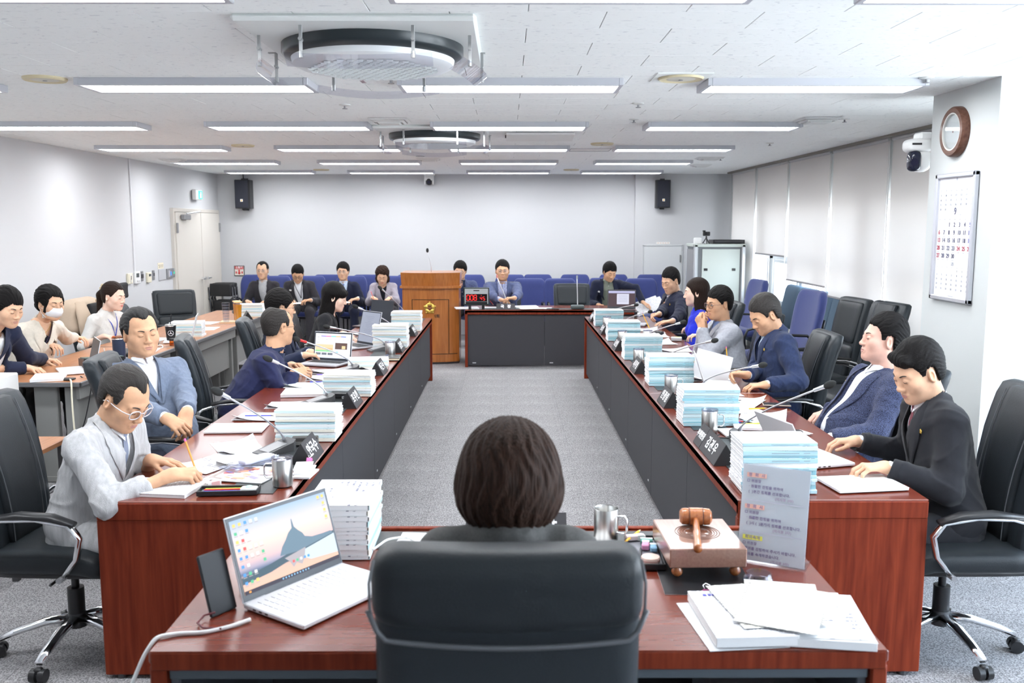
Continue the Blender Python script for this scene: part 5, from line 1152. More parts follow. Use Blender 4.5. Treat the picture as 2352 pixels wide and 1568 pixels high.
# ================================================================ CHAIRS (local front = +Y)
def taper_back(w_top, w_bot, thick, z0, z1, lean, curve, r=.03, c=(0, 0), n=8):
    hgt = z1-z0
    def warp(P):
        t_ = (P[:, 2]+hgt/2)/hgt; sc = (w_bot+(w_top-w_bot)*np.clip(t_*1.5, 0, 1))/max(w_top, w_bot); Q = P.copy(); Q[:, 0] *= sc
        Q[:, 1] += -lean*t_-curve*(1-(2*t_-1)**2)*-1+.35*Q[:, 0]**2; return Q
    mb = MB(); mb.rbox((c[0], c[1], (z0+z1)/2), (max(w_top, w_bot), thick, hgt), r, n, warp=warp); return mb
def star_base(t, r=.30, chrome=CHROME, a0=.3):
    mb = MB(); mb.cyl((0, 0, .10), (0, 0, .16), .045, .035, n=16); part('hub', mb, DGRAY, t, True)
    for i in range(5):
        a = a0+i*2*PI/5; d = np.array([math.cos(a), math.sin(a), 0]); P = [d*.03+np.array([0, 0, .135]), d*r*.4+np.array([0, 0, .130]), d*r*.8+np.array([0, 0, .098]), d*r+np.array([0, 0, .075])]
        mb = MB(); mb.tube(P, [.026, .023, .019, .016], 8, flat=(1.15, .75)); lg = part('base_leg', mb, chrome, t, 'all'); c = d*(r+.005); n_ = np.array([-d[1], d[0], 0])
        mb = MB(); mb.cyl(c+n_*.006+np.array([0, 0, .027]), c+n_*.030+np.array([0, 0, .027]), .027, n=14); mb.cyl(c-n_*.006+np.array([0, 0, .027]), c-n_*.030+np.array([0, 0, .027]), .027, n=14); mb.box(c+np.array([0, 0, .045]), (.03, .03, .03), ch=.006); part('caster', mb, BLKP, lg, True)
def gas(t):
    mb = MB(); mb.cyl((0, 0, .15), (0, 0, .27), .034, n=16); mb.cyl((0, 0, .27), (0, 0, .38), .016, n=12); part('gas_cylinder', mb, BLKP, t, True); mb = MB(); mb.box((0, 0, .385), (.20, .26, .035), ch=.01); mb.cyl((.05, .02, .37), (.22, .02, .365), .006, n=6); part('tilt_mechanism', mb, DGRAY, t)
def loop_arm(t, s, chrome=True):
    x = s*.285; P = [(x-s*.02, .10, .415), (x, .17, .50), (x+s*.005, .19, .585), (x+s*.005, .15, .640), (x, .02, .660), (x, -.12, .655), (x-s*.01, -.22, .625), (x-s*.02, -.25, .60)]
    Pc = np.array(P); q = []; 
    for i in range(len(Pc)-1):
        for u in (0, .5): q.append(Pc[i]*(1-u)+Pc[i+1]*u)
    q.append(Pc[-1]); mb = MB(); mb.tube(q, .012, 8, flat=(1.5, .8)); a = part('armrest', mb, CHROME if chrome else BLKP, t, 'all')
    mb = MB(); P2 = [(x, .17, .640), (x, .08, .668), (x, -.05, .675), (x, -.17, .660)]; mb.tube(P2, [.018, .024, .024, .016], 8, flat=(1.3, .6)); part('arm_pad', mb, BLKP, a, 'all')
    for yy, zz in ((.10, .415), (-.25, .60)): mb = MB(); mb.cyl((x-s*.03, yy, zz), (x+s*.014, yy, zz), .012, n=10); part('bolt', mb, GREYM, a)
def exec_chair(lab, loc, rz, style='panel', grp='black high-back office chairs', top=1.09, name='office_chair', chrome=True, a0=.3, seamed=True):
    t = thing(name, lab, 'chair', loc, rz, grp)
    def sw(P): Q = P.copy(); Q[:, 2] += -.9*np.maximum(Q[:, 1]-.12, 0)**2*2; return Q
    mb = MB(); mb.rbox((0, .0, .455), (.51, .50, .095), .042, 8, warp=sw); part('seat', mb, LEATH, t, 'all'); mb = MB(); mb.rbox((0, 0, .408), (.47, .45, .03), .015, 3); part('seat_shell', mb, BLKP, t, 'all')
    z0 = .44; lean = .13; W = .49
    if style == 'panel':      # side bolsters with a raised centre panel and vertical seams
        mb = taper_back(W, .42, .085, z0, top, lean, .03, .040, (0, -.245)); part('backrest', mb, LEATH2, t, 'all'); mb = taper_back(.27, .24, .05, z0+.05, top-.012, lean*.93, .03, .022, (0, -.205)); part('back_cushion', mb, LEATH, t, 'all')
        for s in (-1, 1): mb = MB(); P = [(s*(.122+.012*u), -.176-lean*.93*u+.03*(1-(2*u-1)**2)+.35*.0169, z0+.07+(top-z0-.10)*u) for u in np.linspace(0, 1, 9)]; mb.tube(P, .0022, 5); part('seam', mb, SEAM, t)
    elif style == 'gather':    # horizontal gathered seam
        mb = taper_back(.50, .46, .085, z0, top, lean, .02, .030, (0, -.245)); part('backrest', mb, LEATH2, t, 'all')
        mb = taper_back(.42, .40, .055, z0+.47*(top-z0), top-.03, lean*.60, .0, .025, (0, -.250)); part('upper_cushion', mb, LEATH, t, 'all'); mb = taper_back(.42, .38, .07, z0+.03, z0+.45*(top-z0), lean*.42, .0, .030, (0, -.195)); part('lower_cushion', mb, LEATH, t, 'all')
        u = .43; yb = -.178-lean*u; mb = MB(); mb.tube([(-.17, yb-.0, z0+u*(top-z0)), (0, yb+.004, z0+u*(top-z0)-.004), (.17, yb, z0+u*(top-z0))], .012, 6, flat=(1, .8)); part('gathered_seam', mb, BLACKM, t, 'all')
        mb = MB(); mb.tube([(-.25, -.245-lean*.95+.01, top-.03), (-.247, -.23-lean*.5, (z0+top)/2), (-.23, -.22, z0+.03)], .005, 6); mb.tube([(.25, -.245-lean*.95+.01, top-.03), (.247, -.23-lean*.5, (z0+top)/2), (.23, -.22, z0+.03)], .005, 6); part('piping', mb, SEAM, t, 'all')
    for s in (-1, 1): loop_arm(t, s, chrome)
    mb = MB(); mb.box((0, -.25, .47), (.10, .03, .16), ch=.008); part('back_bracket', mb, BLKP, t); gas(t); star_base(t, .30, CHROME if chrome else BLKP, a0); return t
LX, RX = -1.98, 2.02
c0 = exec_chair('empty-armed black leather office chair under the man in gray linen, front left', (-1.84, 3.74, 0), R(-90-3), a0=1.25)
exec_chair('black leather office chair of the dozing man in the gray-blue jacket', (-1.88, 5.02, 0), R(-90+8))
exec_chair('tall black leather chair back between the dozing man and the man in the navy shirt', (-1.80, 6.08, 0), R(-90+14), top=1.07)
exec_chair('black leather chair behind the long-haired woman and the man with black glasses, left row', (-1.78, 7.38, 0), R(-90+10), top=1.05)
exec_chair('black leather chair of the long-haired woman in black', (-1.76, 8.6, 0), R(-90), top=1.05)
exec_chair('black leather chair of the young man in the black suit, cropped at the right edge', (1.86, 3.74, 0), R(90), top=1.13, a0=.75)
exec_chair('black leather chair under the reclining man in the speckled navy jacket', (1.92, 4.88, 0), R(90), top=1.05)
exec_chair('black leather chair with bright rim behind the man in navy holding a page', (1.82, 6.14, 0), R(90), top=1.08)
exec_chair('black leather chair behind the man in the light gray suit', (1.80, 7.35, 0), R(90), top=1.10)
exec_chair('black leather chair behind the woman in royal blue', (1.80, 8.55, 0), R(90), top=1.08)
exec_chair('black leather chair of the young man in the navy suit with tie', (1.80, 9.85, 0), R(90), top=1.0)
exec_chair('black chair with a gathered headrest seam, left one of two spare chairs by the blinds', (2.72, 7.95, 0), R(97), style='gather', top=1.16, grp='spare black chairs by the blinds')
exec_chair('plain black leather chair, right one of two spare chairs by the blinds', (2.70, 7.15, 0), R(99), top=1.19, grp='spare black chairs by the blinds', a0=.9)
exec_chair('wide black chair with a horizontal gathered seam behind the black tumbler', (-3.93, 10.95, 0), R(-150), style='gather', top=1.0, grp='low black leather chairs', chrome=False)
exec_chair('empty low black chair at the far table behind the desk microphone', (.90, 12.42, 0), R(180), style='gather', top=.98, grp='low black leather chairs', chrome=False)
exec_chair('black chair under the official in the blue jacket behind the red timer', (-.06, 12.50, 0), R(180), style='gather', top=1.0, grp='low black leather chairs', chrome=False)
exec_chair('dark chair back behind the masked woman at the staff table', (-3.80, 6.98, 0), R(-85), top=1.0, grp='staff chairs', chrome=False)
exec_chair('black chair hidden under the young man at the far left edge', (-3.86, 6.12, 0), R(-85), top=.98, grp='staff chairs', chrome=False)
exec_chair('black chair under the beige coat and the woman in white knit', (-3.80, 8.78, 0), R(-88), top=.98, grp='staff chairs', chrome=False)
# coat
def coatwarp(P): Q = P.copy(); Q[:, 1] += .10*np.abs(Q[:, 0])*0+.01*np.sin(Q[:, 0]*40)+.008*np.sin(Q[:, 2]*30+Q[:, 0]*20); return Q
t = thing('beige_coat', 'beige trench coat draped over the chair back of the ponytailed woman', 'coat', (-3.80, 8.78, 0), R(-88)); CO = mat('beige_cloth', (.52, .41, .31), .85, bump=.2, bscale=400)
mb = MB(); mb.rbox((0, -.31, .93), (.60, .20, .34), .09, 10, warp=coatwarp); part('body', mb, CO, t, 'all')
for s in (-1, 1): mb = MB(); mb.tube([(s*.20, -.22, 1.07), (s*.235, -.17, .95), (s*.24, -.15, .78), (s*.22, -.14, .66)], [.05, .065, .06, .05], 10, flat=(1.1, .6)); part('sleeve', mb, CO, t, 'all')
mb = MB(); mb.rbox((-.02, -.185, .86), (.24, .05, .38), .024, 6); part('dark_lining', mb, BLACKM, t, 'all')
# headrest mesh chair
t = exec_chair('black mesh chair with a tall curved headrest against the left wall', (-3.86, 9.90, 0), R(-84), top=.94, name='mesh_chair', grp='staff chairs', chrome=False)
def hw_(P): Q = P.copy(); Q[:, 1] += .9*Q[:, 0]**2+1.5*Q[:, 2]**2; return Q
mb = MB(); mb.rbox((0, -.31, 1.09), (.27, .07, .17), .033, 7, warp=hw_); part('headrest', mb, mat('mesh_black', (.02, .02, .022), .8, bump=.4, bscale=900), t, 'all'); mb = MB(); mb.tube([(0, -.37, .90), (0, -.40, .99), (0, -.35, 1.06)], .018, 8, flat=(2, 1)); part('headrest_stem', mb, BLKP, t, 'all')
# the chair in front of the camera, seen from behind
t = thing('office_chair', 'large black leather high-back chair in the foreground, seen from behind', 'chair', (0.0, 1.80, 0), 0); CT = 1.285
def bwarp(P):
    Q = P.copy(); z = Q[:, 2]+CT/2+.33; Q[:, 1] += .20*Q[:, 0]**2-.10*(z-.5); k = np.clip((z-.45)/.5, 0, 1); Q[:, 0] *= .90+.10*k; return Q
mb = MB(); mb.rbox((0, -.05, .80), (.515, .10, .74), .046, 14, warp=lambda P: (lambda Q: (Q.__setitem__((slice(None), 1), Q[:, 1]+.25*Q[:, 0]**2-.10*(Q[:, 2]+.40)+0*Q[:, 2]), Q.__setitem__((slice(None), 0), Q[:, 0]*(.91+.09*np.clip((Q[:, 2]+.40)/.45, 0, 1))), Q)[2])(P.copy())); part('backrest', mb, LEATH2, t, 'all')
mb = MB(); mb.rbox((0, -.115, 1.110), (.524, .130, .165), .050, 14, warp=lambda P: (lambda Q: (Q.__setitem__((slice(None), 1), Q[:, 1]+.25*Q[:, 0]**2-.10*Q[:, 2]), Q.__setitem__((slice(None), 2), Q[:, 2]-.16*(1-(Q[:, 0]/.26)**2)*np.clip(-Q[:, 2]/.10, 0, 1)*.10), Q)[2])(P.copy())); part('head_flap', mb, LEATH, t, 'all')
P = [(.262*u, -.178+.25*(.262*u)**2+(-.004), 1.028-.012*(1-u*u)+.055*max(0, (abs(u)-.86)/.14)**2) for u in np.linspace(-1, 1, 33)]; mb = MB(); mb.tube(P, .0052, 6); part('piping', mb, SEAM, t, 'all')
for s in (-1, 1): mb = MB(); mb.tube([(s*.252, -.155, 1.05), (s*.257, -.17, 1.09), (s*.257, -.175, 1.14), (s*.250, -.16, 1.18)], .0032, 6); part('side_seam', mb, SEAM, t, 'all')
mb = MB(); mb.rbox((0, .16, .46), (.52, .50, .10), .045, 6); part('seat', mb, LEATH, t, 'all')
for s in (-1, 1): loop_arm(t, s)
gas(t); star_base(t, .30)
# blue visitor chairs (local front = +Y)
def blue_chair(lab, loc, rz, top=1.0, grp='blue fabric chairs along the back wall', arms=True):
    t = thing('visitor_chair', lab, 'chair', loc, rz, grp)
    def bw(P):
        Q = P.copy(); z = (Q[:, 2]+.30)/.60; Q[:, 0] *= .80+.22*np.sin(np.clip(z*1.2+.25, 0, 1.55)); Q[:, 1] += .5*Q[:, 0]**2-.13*z; return Q
    k = top/1.0; mb = MB(); mb.rbox((0, -.20, .70*k), (.50, .075, .60*k), .035, 10, warp=lambda P: (lambda Q: (Q.__setitem__((slice(None), 0), Q[:, 0]*np.where(Q[:, 2] > .12, np.sqrt(np.maximum(1-((Q[:, 2]-.12)/.22)**2*.55, .2)), 1)), Q)[1])(bw(P))); part('backrest', mb, BLUEF, t, 'all')
    mb = MB(); mb.rbox((0, .04, .45), (.50, .48, .085), .04, 7); part('seat', mb, BLUEF, t, 'all'); mb = MB(); mb.rbox((0, -.245, .60*k), (.34, .03, .34), .014, 4, warp=lambda P: bw(P*1.0)); part('back_shell', mb, BLKP, t, 'all')
    if arms:
        for s in (-1, 1):
            x = s*.275; mb = MB(); mb.tube([(x, -.16, .42), (x, -.18, .60), (x, -.13, .655), (x, .08, .665), (x, .17, .645), (x, .20, .58), (x, .19, .42)], .014, 8, flat=(1.2, .8)); part('armrest', mb, BLKP, t, 'all')
    for s in (-1, 1):
        x = s*.24; mb = MB(); mb.tube([(x, -.22, .42), (x, -.23, .12), (x, -.20, .02), (x, .0, .014), (x, .20, .014), (x, .24, .06), (x, .23, .40)], .011, 8); part('leg', mb, BLKP, t, 'all')
    return t
bl = [(-4.02, 14.40, 0.), (-3.48, 14.45, 0), (-2.88, 14.45, 0), (-2.25, 14.42, 0), (-1.55, 14.42, 0), (-.60, 14.40, 0), (.05, 14.42, 0), (.49, 14.46, 0), (1.09, 14.46, 0), (1.71, 14.46, 0), (2.32, 14.42, 0)]
bn = ['leftmost blue fabric chair of the back row, beside the folded black chairs', 'blue chair behind the two men in dark jackets at the left of the back row', 'blue chair back showing between two seated men left of centre', 'blue chair back directly left of the curly-haired woman', 'blue chair back just left of the oak podium', 'blue chair under the man half hidden by the podium', 'blue chair back peeking behind the official in the blue jacket', 'blue chair right of the official, back row', 'blue chair back above the empty low black chair', 'blue chair behind the man in the open navy jacket', 'blue chair behind the young man in the navy suit']
b0 = blue_chair(bn[0], (bl[0][0], bl[0][1], 0), PI)
for (x, y, a), lb in list(zip(bl, bn))[1:]: dup(b0, (x, y, 0), PI+a, lb)
for x, y, lb, a in ((.33, 13.35, 'front-row blue chair between the official and the empty low black chair', 0), (.80, 13.35, 'front-row blue chair partly hidden left of the empty low black chair', .05), (1.46, 13.5, 'blue chair under the man in the open navy jacket', 0), (1.99, 13.35, 'front-row blue chair with the papers, under the small service door', 0), (-3.62, 14.05, 'blue chair under the bespectacled man at the far left of the back row', 0), (-3.08, 14.05, 'blue chair under the man in white shirt and lanyard', 0), (-2.44, 14.05, 'blue chair under the upright man in the navy suit', 0), (-1.84, 14.05, 'blue chair under the curly-haired woman taking notes', 0)):
    dup(b0, (x, y, 0), PI+a, lb)
dup(b0, (2.62, 8.75, 0), R(97), 'large blue fabric chair turned sideways near the blinds, left of two spare black chairs', 'blue chairs by the windows').scale = (1.12, 1.12, 1.17)
dup(b0, (2.72, 11.0, 0), R(96), 'blue fabric chair standing sideways below the highest blind', 'blue chairs by the windows').scale = (1.08, 1.08, 1.14)
# teal bench
t = thing('waiting_bench', 'slate-blue four-seat padded bench under the windows', 'bench', (3.26, 10.35, 0), PI/2)
for i in range(4):
    x = (i-1.5)*.56; mb = MB(); mb.rbox((x, -.17, .80), (.545, .10, .52), .045, 7, warp=lambda P: (lambda Q: (Q.__setitem__((slice(None), 1), Q[:, 1]-.22*(Q[:, 2]+.26)), Q)[1])(P.copy())); part('back_cushion', mb, TEALF, t, 'all'); mb = MB(); mb.rbox((x, .08, .44), (.545, .50, .13), .05, 6); part('seat_cushion', mb, TEALF, t, 'all')
mb = MB(); mb.box((0, .05, .35), (2.2, .06, .05), ch=.006); part('beam', mb, DGRAY, t)
for x in (-.9, 0, .9): mb = MB(); mb.box((x, .05, .17), (.05, .06, .34)); mb.box((x, .05, .015), (.06, .46, .03), ch=.006); part('leg', mb, ALU, t)
# folded stacked chairs
for k in range(3):
    t = thing('folding_chair', ['foremost of the folded black chairs leaning by the door', 'middle one of the folded black chairs leaning by the door', 'rearmost folded black chair, against the back wall corner'][k], 'chair', (-4.40, 14.08+.13*k, 0), R(-8), 'folded black chairs'); yy = 0
    for s in (-1, 1): mb = MB(); mb.tube([(s*.19, .10, .01), (s*.19, .02, .5), (s*.19, -.03, .84)], .011, 8); part('leg', mb, mat('folding_tube', (.08, .08, .09), .3, .7), t, 'all'); mb = MB(); mb.tube([(s*.165, -.10, .01), (s*.165, 0, .42)], .010, 8); part('leg', mb, MATS['folding_tube'], t, 'all')
    mb = MB(); mb.rbox((0, -.01, .80), (.36, .035, .20), .016, 5); part('backrest', mb, BLKP, t, 'all'); mb = MB(); mb.rbox((0, .07, .45), (.36, .04, .36), .018, 5); part('seat', mb, BLKP, t, 'all')
    for s in (-1, 1): mb = MB(); mb.tube([(s*.20, .04, .40), (s*.21, .10, .52), (s*.21, .05, .63), (s*.20, -.01, .66)], .012, 8); part('armrest', mb, BLKP, t, 'all')
# cabinet with gear on top
t = thing('server_cabinet', 'tall pale-green metal rack cabinet in the far right corner', 'cabinet', (2.93+.10, 13.35, 0)); PG = mat('cabinet_green', (.53, .58, .54), .45, .2); CW, CD, CH = .74, .60, 1.52
mb = MB(); mb.box((0, 0, CH/2), (CW-.04, CD-.03, CH-.04)); part('body', mb, mat('cabinet_dark', (.16, .17, .18), .6), t)
for sx_ in (-1, 1):
    for sy_ in (-1, 1): mb = MB(); mb.box((sx_*(CW/2-.03), sy_*(CD/2-.03), CH/2), (.06, .06, CH), ch=.012); part('corner_post', mb, ALU, t)
mb = MB(); mb.box((0, 0, CH-.02), (CW, CD, .045), ch=.006); part('top_plate', mb, PG, t); mb = MB(); mb.box((.015, -CD/2+.012, CH/2-.02), (CW-.20, .02, CH-.10), ch=.004); dr = part('door', mb, PG, t)
for x in (-.20, .20): mb = MB(); mb.box((x, -CD/2-.002, 1.16), (.05, .016, .035), ch=.003); part('latch', mb, BLKP, dr)
mb = MB(); mb.box((-CW/2+.008, 0, CH/2-.02), (.014, CD-.14, CH-.12)); part('side_panel', mb, mat('cabinet_side', (.26, .26, .27), .5), t)
mb = MB(); mb.box((0, 0, .033), (.46, .30, .055), ch=.006); t = thing('flat_recorder', 'flat black electronic unit on top of the rack cabinet', 'recorder', (3.18, 13.32, CH)); part('case', mb, BLKP, t); mb = MB(); mb.box((0, -.152, .035), (.40, .006, .02)); part('front_strip', mb, DGRAY, t)
for sx_ in (-1, 1): mb = MB(); mb.cyl((sx_*.18, 0, 0), (sx_*.18, 0, .008), .02, n=8); part('foot', mb, BLKP, t)
t = thing('tripod_camera', 'small black camera on a mini tripod on top of the rack cabinet', 'camera', (2.86, 13.20, CH))
for i in range(3): a = i*2*PI/3+.5; mb = MB(); mb.tube([(0, 0, .09), (.055*math.cos(a), .055*math.sin(a), .004)], .007, 6); part('tripod_leg', mb, BLKP, t)
mb = MB(); mb.sphere((0, 0, .10), .014, 10); mb.box((0, 0, .145), (.10, .05, .06), ch=.008); part('camera_body', mb, BLKP, t); mb = MB(); mb.cyl((-.02, -.02, .145), (-.02, -.06, .145), .022, n=14); part('lens', mb, BLACKM, t); mb = MB(); mb.box((-.035, 0, .185), (.04, .04, .02), ch=.004); part('viewfinder', mb, BLKP, t)
t = thing('white_box', 'small white device left of the mini tripod on the rack cabinet', 'box', (2.74, 13.22, CH)); mb = MB(); mb.rbox((0, 0, .045), (.11, .10, .09), .02, 4); part('shell', mb, WHITEP, t, 'all'); mb = MB(); mb.box((0, 0, .004), (.14, .12, .008), ch=.003); part('base', mb, WHITEP, t)
# ================================================================ THINGS ON THE TABLES
ORD = ['lowest']+[w+'-lowest' for w in 'second third fourth fifth sixth seventh eighth ninth tenth eleventh twelfth thirteenth fourteenth fifteenth sixteenth'.split()]
_bk = {}
def booklet_proto(th, ci, wide=True):
    k = (th, ci)
    if k in _bk: return _bk[k]
    W_, D_ = .297, .210; r = []
    mb = MB(); mb.box((0, .002, th/2), (W_-.004, D_-.006, th*.90), ch=.0008); r.append(('pages', mb.mesh('pages'), [PAPER]))
    mb = MB(); mb.box((0, 0, th-.0007), (W_, D_, .0012)); mb.box((0, 0, .0007), (W_, D_, .0012)); r.append(('cover', mb.mesh('cover'), [PRINT2]))
    mb = MB(); mb.box((0, -D_/2+.0005, th/2), (W_+.0005, .003, th*.94), ch=.001); r.append(('spine', mb.mesh('spine'), [SPINE[ci]]))
    mb = MB(); mb.box((.02, -D_/2-.0014, th/2), (.11, .0006, th*.16)); mb.box((.105, -D_/2-.0014, th/2), (.025, .0006, th*.16)); r.append(('spine_print', mb.mesh('spine_print'), [mat('spine_ink', (.30, .38, .42), .7)]))
    for n_, me, ms in r:
        for x in ms: me.materials.append(x)
    _bk[k] = r; return r
def stack(x, y, n, rz, where, thick=.0145, z0=H+.003, pal=(0, 4, 0, 1, 0, 4, 0, 2), lean=0.):
    z = z0; g = 'bound booklets stacked '+where
    for i in range(n):
        th = thick*random.choice((.7, .9, 1., 1.2, 1.3)); th = round(th/.0022)*.0022; o = 'topmost' if i == n-1 else ORD[i]
        t = thing('bound_booklet', '%s booklet of the stack %s' % (o, where), 'booklet', (x+random.uniform(-.004, .004)+lean*i, y+random.uniform(-.004, .004), z), rz+random.uniform(-.015, .015), g); ci = pal[i % len(pal)]
        for n_, me, ms in booklet_proto(th, ci)[:(4 if ci in (0, 4) and abs(rz) < .5 and x > 0 else 3)]:
            ob = bpy.data.objects.new(n_, me); COL.objects.link(ob); ob.parent = t
        z += th+.0004
    return z
stack(1.085, 3.645, 13, 0, 'nearest on the right table, before the black-suited man')
stack(1.085, 4.88, 13, 0, 'second on the right table, before the reclining man')
stack(1.092, 6.10, 13, 0, 'third on the right table, before the navy jacket')
stack(1.080, 7.29, 12, 0, 'fourth on the right table, before the gray suit')
stack(1.075, 8.46, 12, 0, 'fifth on the right table, before the woman in blue')
stack(1.075, 9.68, 11, 0, 'sixth and farthest on the right table')
PL = (3, 1, 2, 3, 1, 2, 0, 3, 2)
stack(-1.00, 4.54, 11, 0, 'nearest on the left table, before the gray-blue jacket', .0135, pal=PL)
stack(-1.00, 5.73, 10, 0, 'second on the left table, beyond the triangular nameplate', .0135, pal=PL)
stack(-1.05, 6.86, 5, R(6), 'low and untidy behind the web-page laptop', .012, pal=PL)
stack(-1.02, 7.98, 13, 0, 'fourth on the left table, beside the small steel mug', .0145, pal=PL)
stack(-1.02, 9.25, 13, 0, 'farthest on the left table, close to the podium', .0145, pal=PL)
stack(-.548, 2.975, 11, R(90), 'tall beside the open laptop on the foreground desk', .0155, pal=(1, 3, 0, 2, 3))
stack(-3.10, 8.83, 9, R(8), 'nearer on the staff table beside the white laptop', .0145, .725, pal=PL)
stack(-3.02, 10.75, 10, R(5), 'farther on the staff table behind the orange tea', .0145, .725, pal=PL)
# loose papers
def sheet_ob(name, x, y, rz, w=.21, h=.297, th=.0015, z=H+.001, m=None, lab='', cat='paper', grp=None, curl=0.):
    t = thing(name, lab, cat, (x, y, z), rz, grp)
    if th > .006:
        mb = MB(); mb.box((0, 0, th/2), (w-.002, h-.002, th), ch=.001); part('pages', mb, PAPER, t); mb = MB(); mb.box((0, 0, th+.0005), (w, h, .001)); part('top_sheet', mb, m or PRINT, t)
    else:
        mb = MB(); n = 7; xs = np.linspace(-w/2, w/2, n); ys = np.linspace(-h/2, h/2, n)
        G = [[[a, b_, .0012+curl*max(0, (a/(w/2))*(b_/(h/2)))**2*.03] for b_ in ys] for a in xs]; mb.grid(G); part('sheet', mb, m or PRINT, t, 'all')
        mb = MB(); mb.box((0, 0, .0004), (w, h, .0008)); part('sheet_underside', mb, PAPER, t)
    return t
SH = [  # x, y, rz, w, h, th, label
 (-1.40, 3.62, -8, .30, .22, .014, 'open thick white document under the writing hand at the near left corner'),
 (-1.33, 4.02, -25, .21, .297, .0015, 'loose white sheet beneath the pencil hand, left table'),
 (-1.20, 4.12, 10, .26, .30, .0015, 'wide spread of white sheets in front of the near left microphone'),
 (-1.30, 4.32, 28, .21, .297, .0015, 'tilted white sheet beyond the pencil, left table'),
 (-1.42, 4.72, 3, .297, .21, .008, 'white booklet lying left of the nearest left stack'),
 (-1.36, 5.02, -4, .297, .21, .002, 'white sheet with a blue pen on it, left table'),
 (-1.28, 5.37, 2, .297, .21, .006, 'thin white report between the two nearest left stacks'),
 (-1.27, 5.72, 5, .30, .23, .018, 'thick curled white report near the folded hands of the man in navy'),
 (-1.32, 6.02, -3, .297, .21, .004, 'pale blue-green covered report beside the folded hands'),
 (-1.22, 6.35, 4, .36, .24, .006, 'wide open white document before the man in the navy shirt'),
 (-1.28, 6.62, 12, .297, .21, .003, 'white document under the corner of the web-page laptop'),
 (-1.05, 6.80, 30, .21, .297, .0015, 'crooked white sheet on the low untidy pile'),
 (-1.40, 8.20, 20, .21, .297, .002, 'white sheet by the hands of the long-haired woman'),
 (-1.38, 8.9, 5, .297, .21, .003, 'white document near the farthest brown laptop'),
 (1.46, 3.66, 8, .30, .21, .010, 'thick white document at the near right table corner'),
 (1.42, 4.98, -18, .25, .32, .0015, 'large tilted white sheet in front of the reclining man'),
 (1.30, 5.25, 15, .30, .30, .0015, 'overlapping white sheets left of the dark phone'),
 (1.42, 5.42, -30, .21, .297, .003, 'white document under the dark phone on the right table'),
 (1.33, 5.75, 5, .30, .25, .002, 'white sheet between second and third right stacks'),
 (1.40, 6.30, 10, .297, .21, .002, 'white sheet under the lifted page of the man in navy'),
 (1.44, 6.85, 0, .297, .24, .003, 'white sheet carrying the green and yellow eraser'),
 (1.40, 7.25, 6, .297, .21, .004, 'white document with a yellow pencil before the man in gray'),
 (1.42, 7.72, 4, .297, .21, .006, 'second white document before the man in light gray'),
 (1.36, 8.20, 10, .297, .24, .002, 'white sheet near the clasped hands'),
 (1.40, 8.75, 6, .297, .21, .003, 'white document beneath the black mouse on the right table'),
 (1.38, 9.25, -10, .297, .21, .003, 'white document being written on by the young man in navy'),
]
for i, (x, y, rz, w, h, th, lb) in enumerate(SH):
    m = [PRINT, PRINT2, PAPER][i % 3]
    if 'pale blue' in lb: m = mat('pale_cover', (.66, .80, .83), .6)
    sheet_ob('document', x, y, R(rz), w, h, th, H+.0006+.0022*(i % 3), m, lb, 'document', 'loose papers on the council tables', 1.)
# small fan of torn notes by the right laptop
for k in range(4): sheet_ob('note_paper', 1.44+.012*k, 4.62-.01*k, R(-20+14*k), .15, .10, .0015, H+.001+.0022*k, PAPER, ['lowest', 'second', 'third', 'uppermost'][k]+' small note paper in the fan beside the white laptop lid', 'note', 'small note papers')
# nameplates: triangular prisms along the table edge
def nameplate(x, y, L, side, txt, lab, hgt=.098, split=None, size=.062, rot=0., z=H, dep=.11, sp=1.15):
    t = thing('nameplate', lab, 'nameplate', (x, y, z), rot, 'black triangular nameplates'); s = side     # +1: slope faces -x
    def pr(a, b_): mb = MB(); mb.prism([(-dep/2, .001), (dep/2, .001), (0, hgt)], a, b_, axis=1); return mb
    bodym = mat('plate_black', (.018, .018, .020), .5)
    part('body', pr(-L/2, L/2), bodym, t)
    n_ = np.array([-s*hgt, 0, dep/2]); n_ /= np.linalg.norm(n_); up = np.array([s*dep/2, 0, hgt]); up /= np.linalg.norm(up); rd = np.array([0, -s*1., 0])
    c = np.array([-s*dep/4, 0, hgt/2])+n_*.0022; mb = MB(); Mx = frameM(c-n_*.0012, rd, up); mb.xf(Mx).box((0, 0, 0), (L-.002, math.hypot(dep/2, hgt)-.006, .0016)); part('face', mb, mat('plate_face', (.045, .043, .048), .6), t)
    if split:
        text('lettering', split[0], .040, WHITEI, t, frameM(c+rd*(-L*.36), rd, up), bold=.0012); text('lettering', split[1], size, WHITEI, t, frameM(c+rd*(L*.13), rd, up), bold=.0016, spacing=1.25)
        mb = MB(); mb.xf(frameM(c+rd*(-L*.20), rd, up)).box((0, 0, 0), (.002, math.hypot(dep/2, hgt)-.006, .001)); part('joint', mb, BLACKM, t)
    else: text('lettering', txt, size, WHITEI, t, frameM(c, rd, up), bold=.0016, spacing=sp)
    return t
nameplate(-.925, 4.12, .245, -1, '안국수', 'nearest triangular black nameplate on the left table, behind the near steel mug')
nameplate(-.935, 5.37, .235, -1, '조우현', 'second triangular black nameplate on the left table, between the two nearest stacks')
nameplate(-.935, 6.55, .235, -1, '박근수', 'third triangular black nameplate on the left table, beside the low untidy pile')
nameplate(-.935, 7.72, .235, -1, '김상민', 'fourth triangular black nameplate of the left table, just past the small mug')
nameplate(-.935, 8.86, .235, -1, '정현수', 'farthest triangular black nameplate on the left table')
nameplate(.975, 4.20, .46, 1, '', 'long two-part black nameplate at the near right, beside the steel mug', split=('부위원장', '김건우'))
nameplate(.970, 5.38, .245, 1, '안광림', 'second triangular black nameplate on the right table, below the second steel mug')
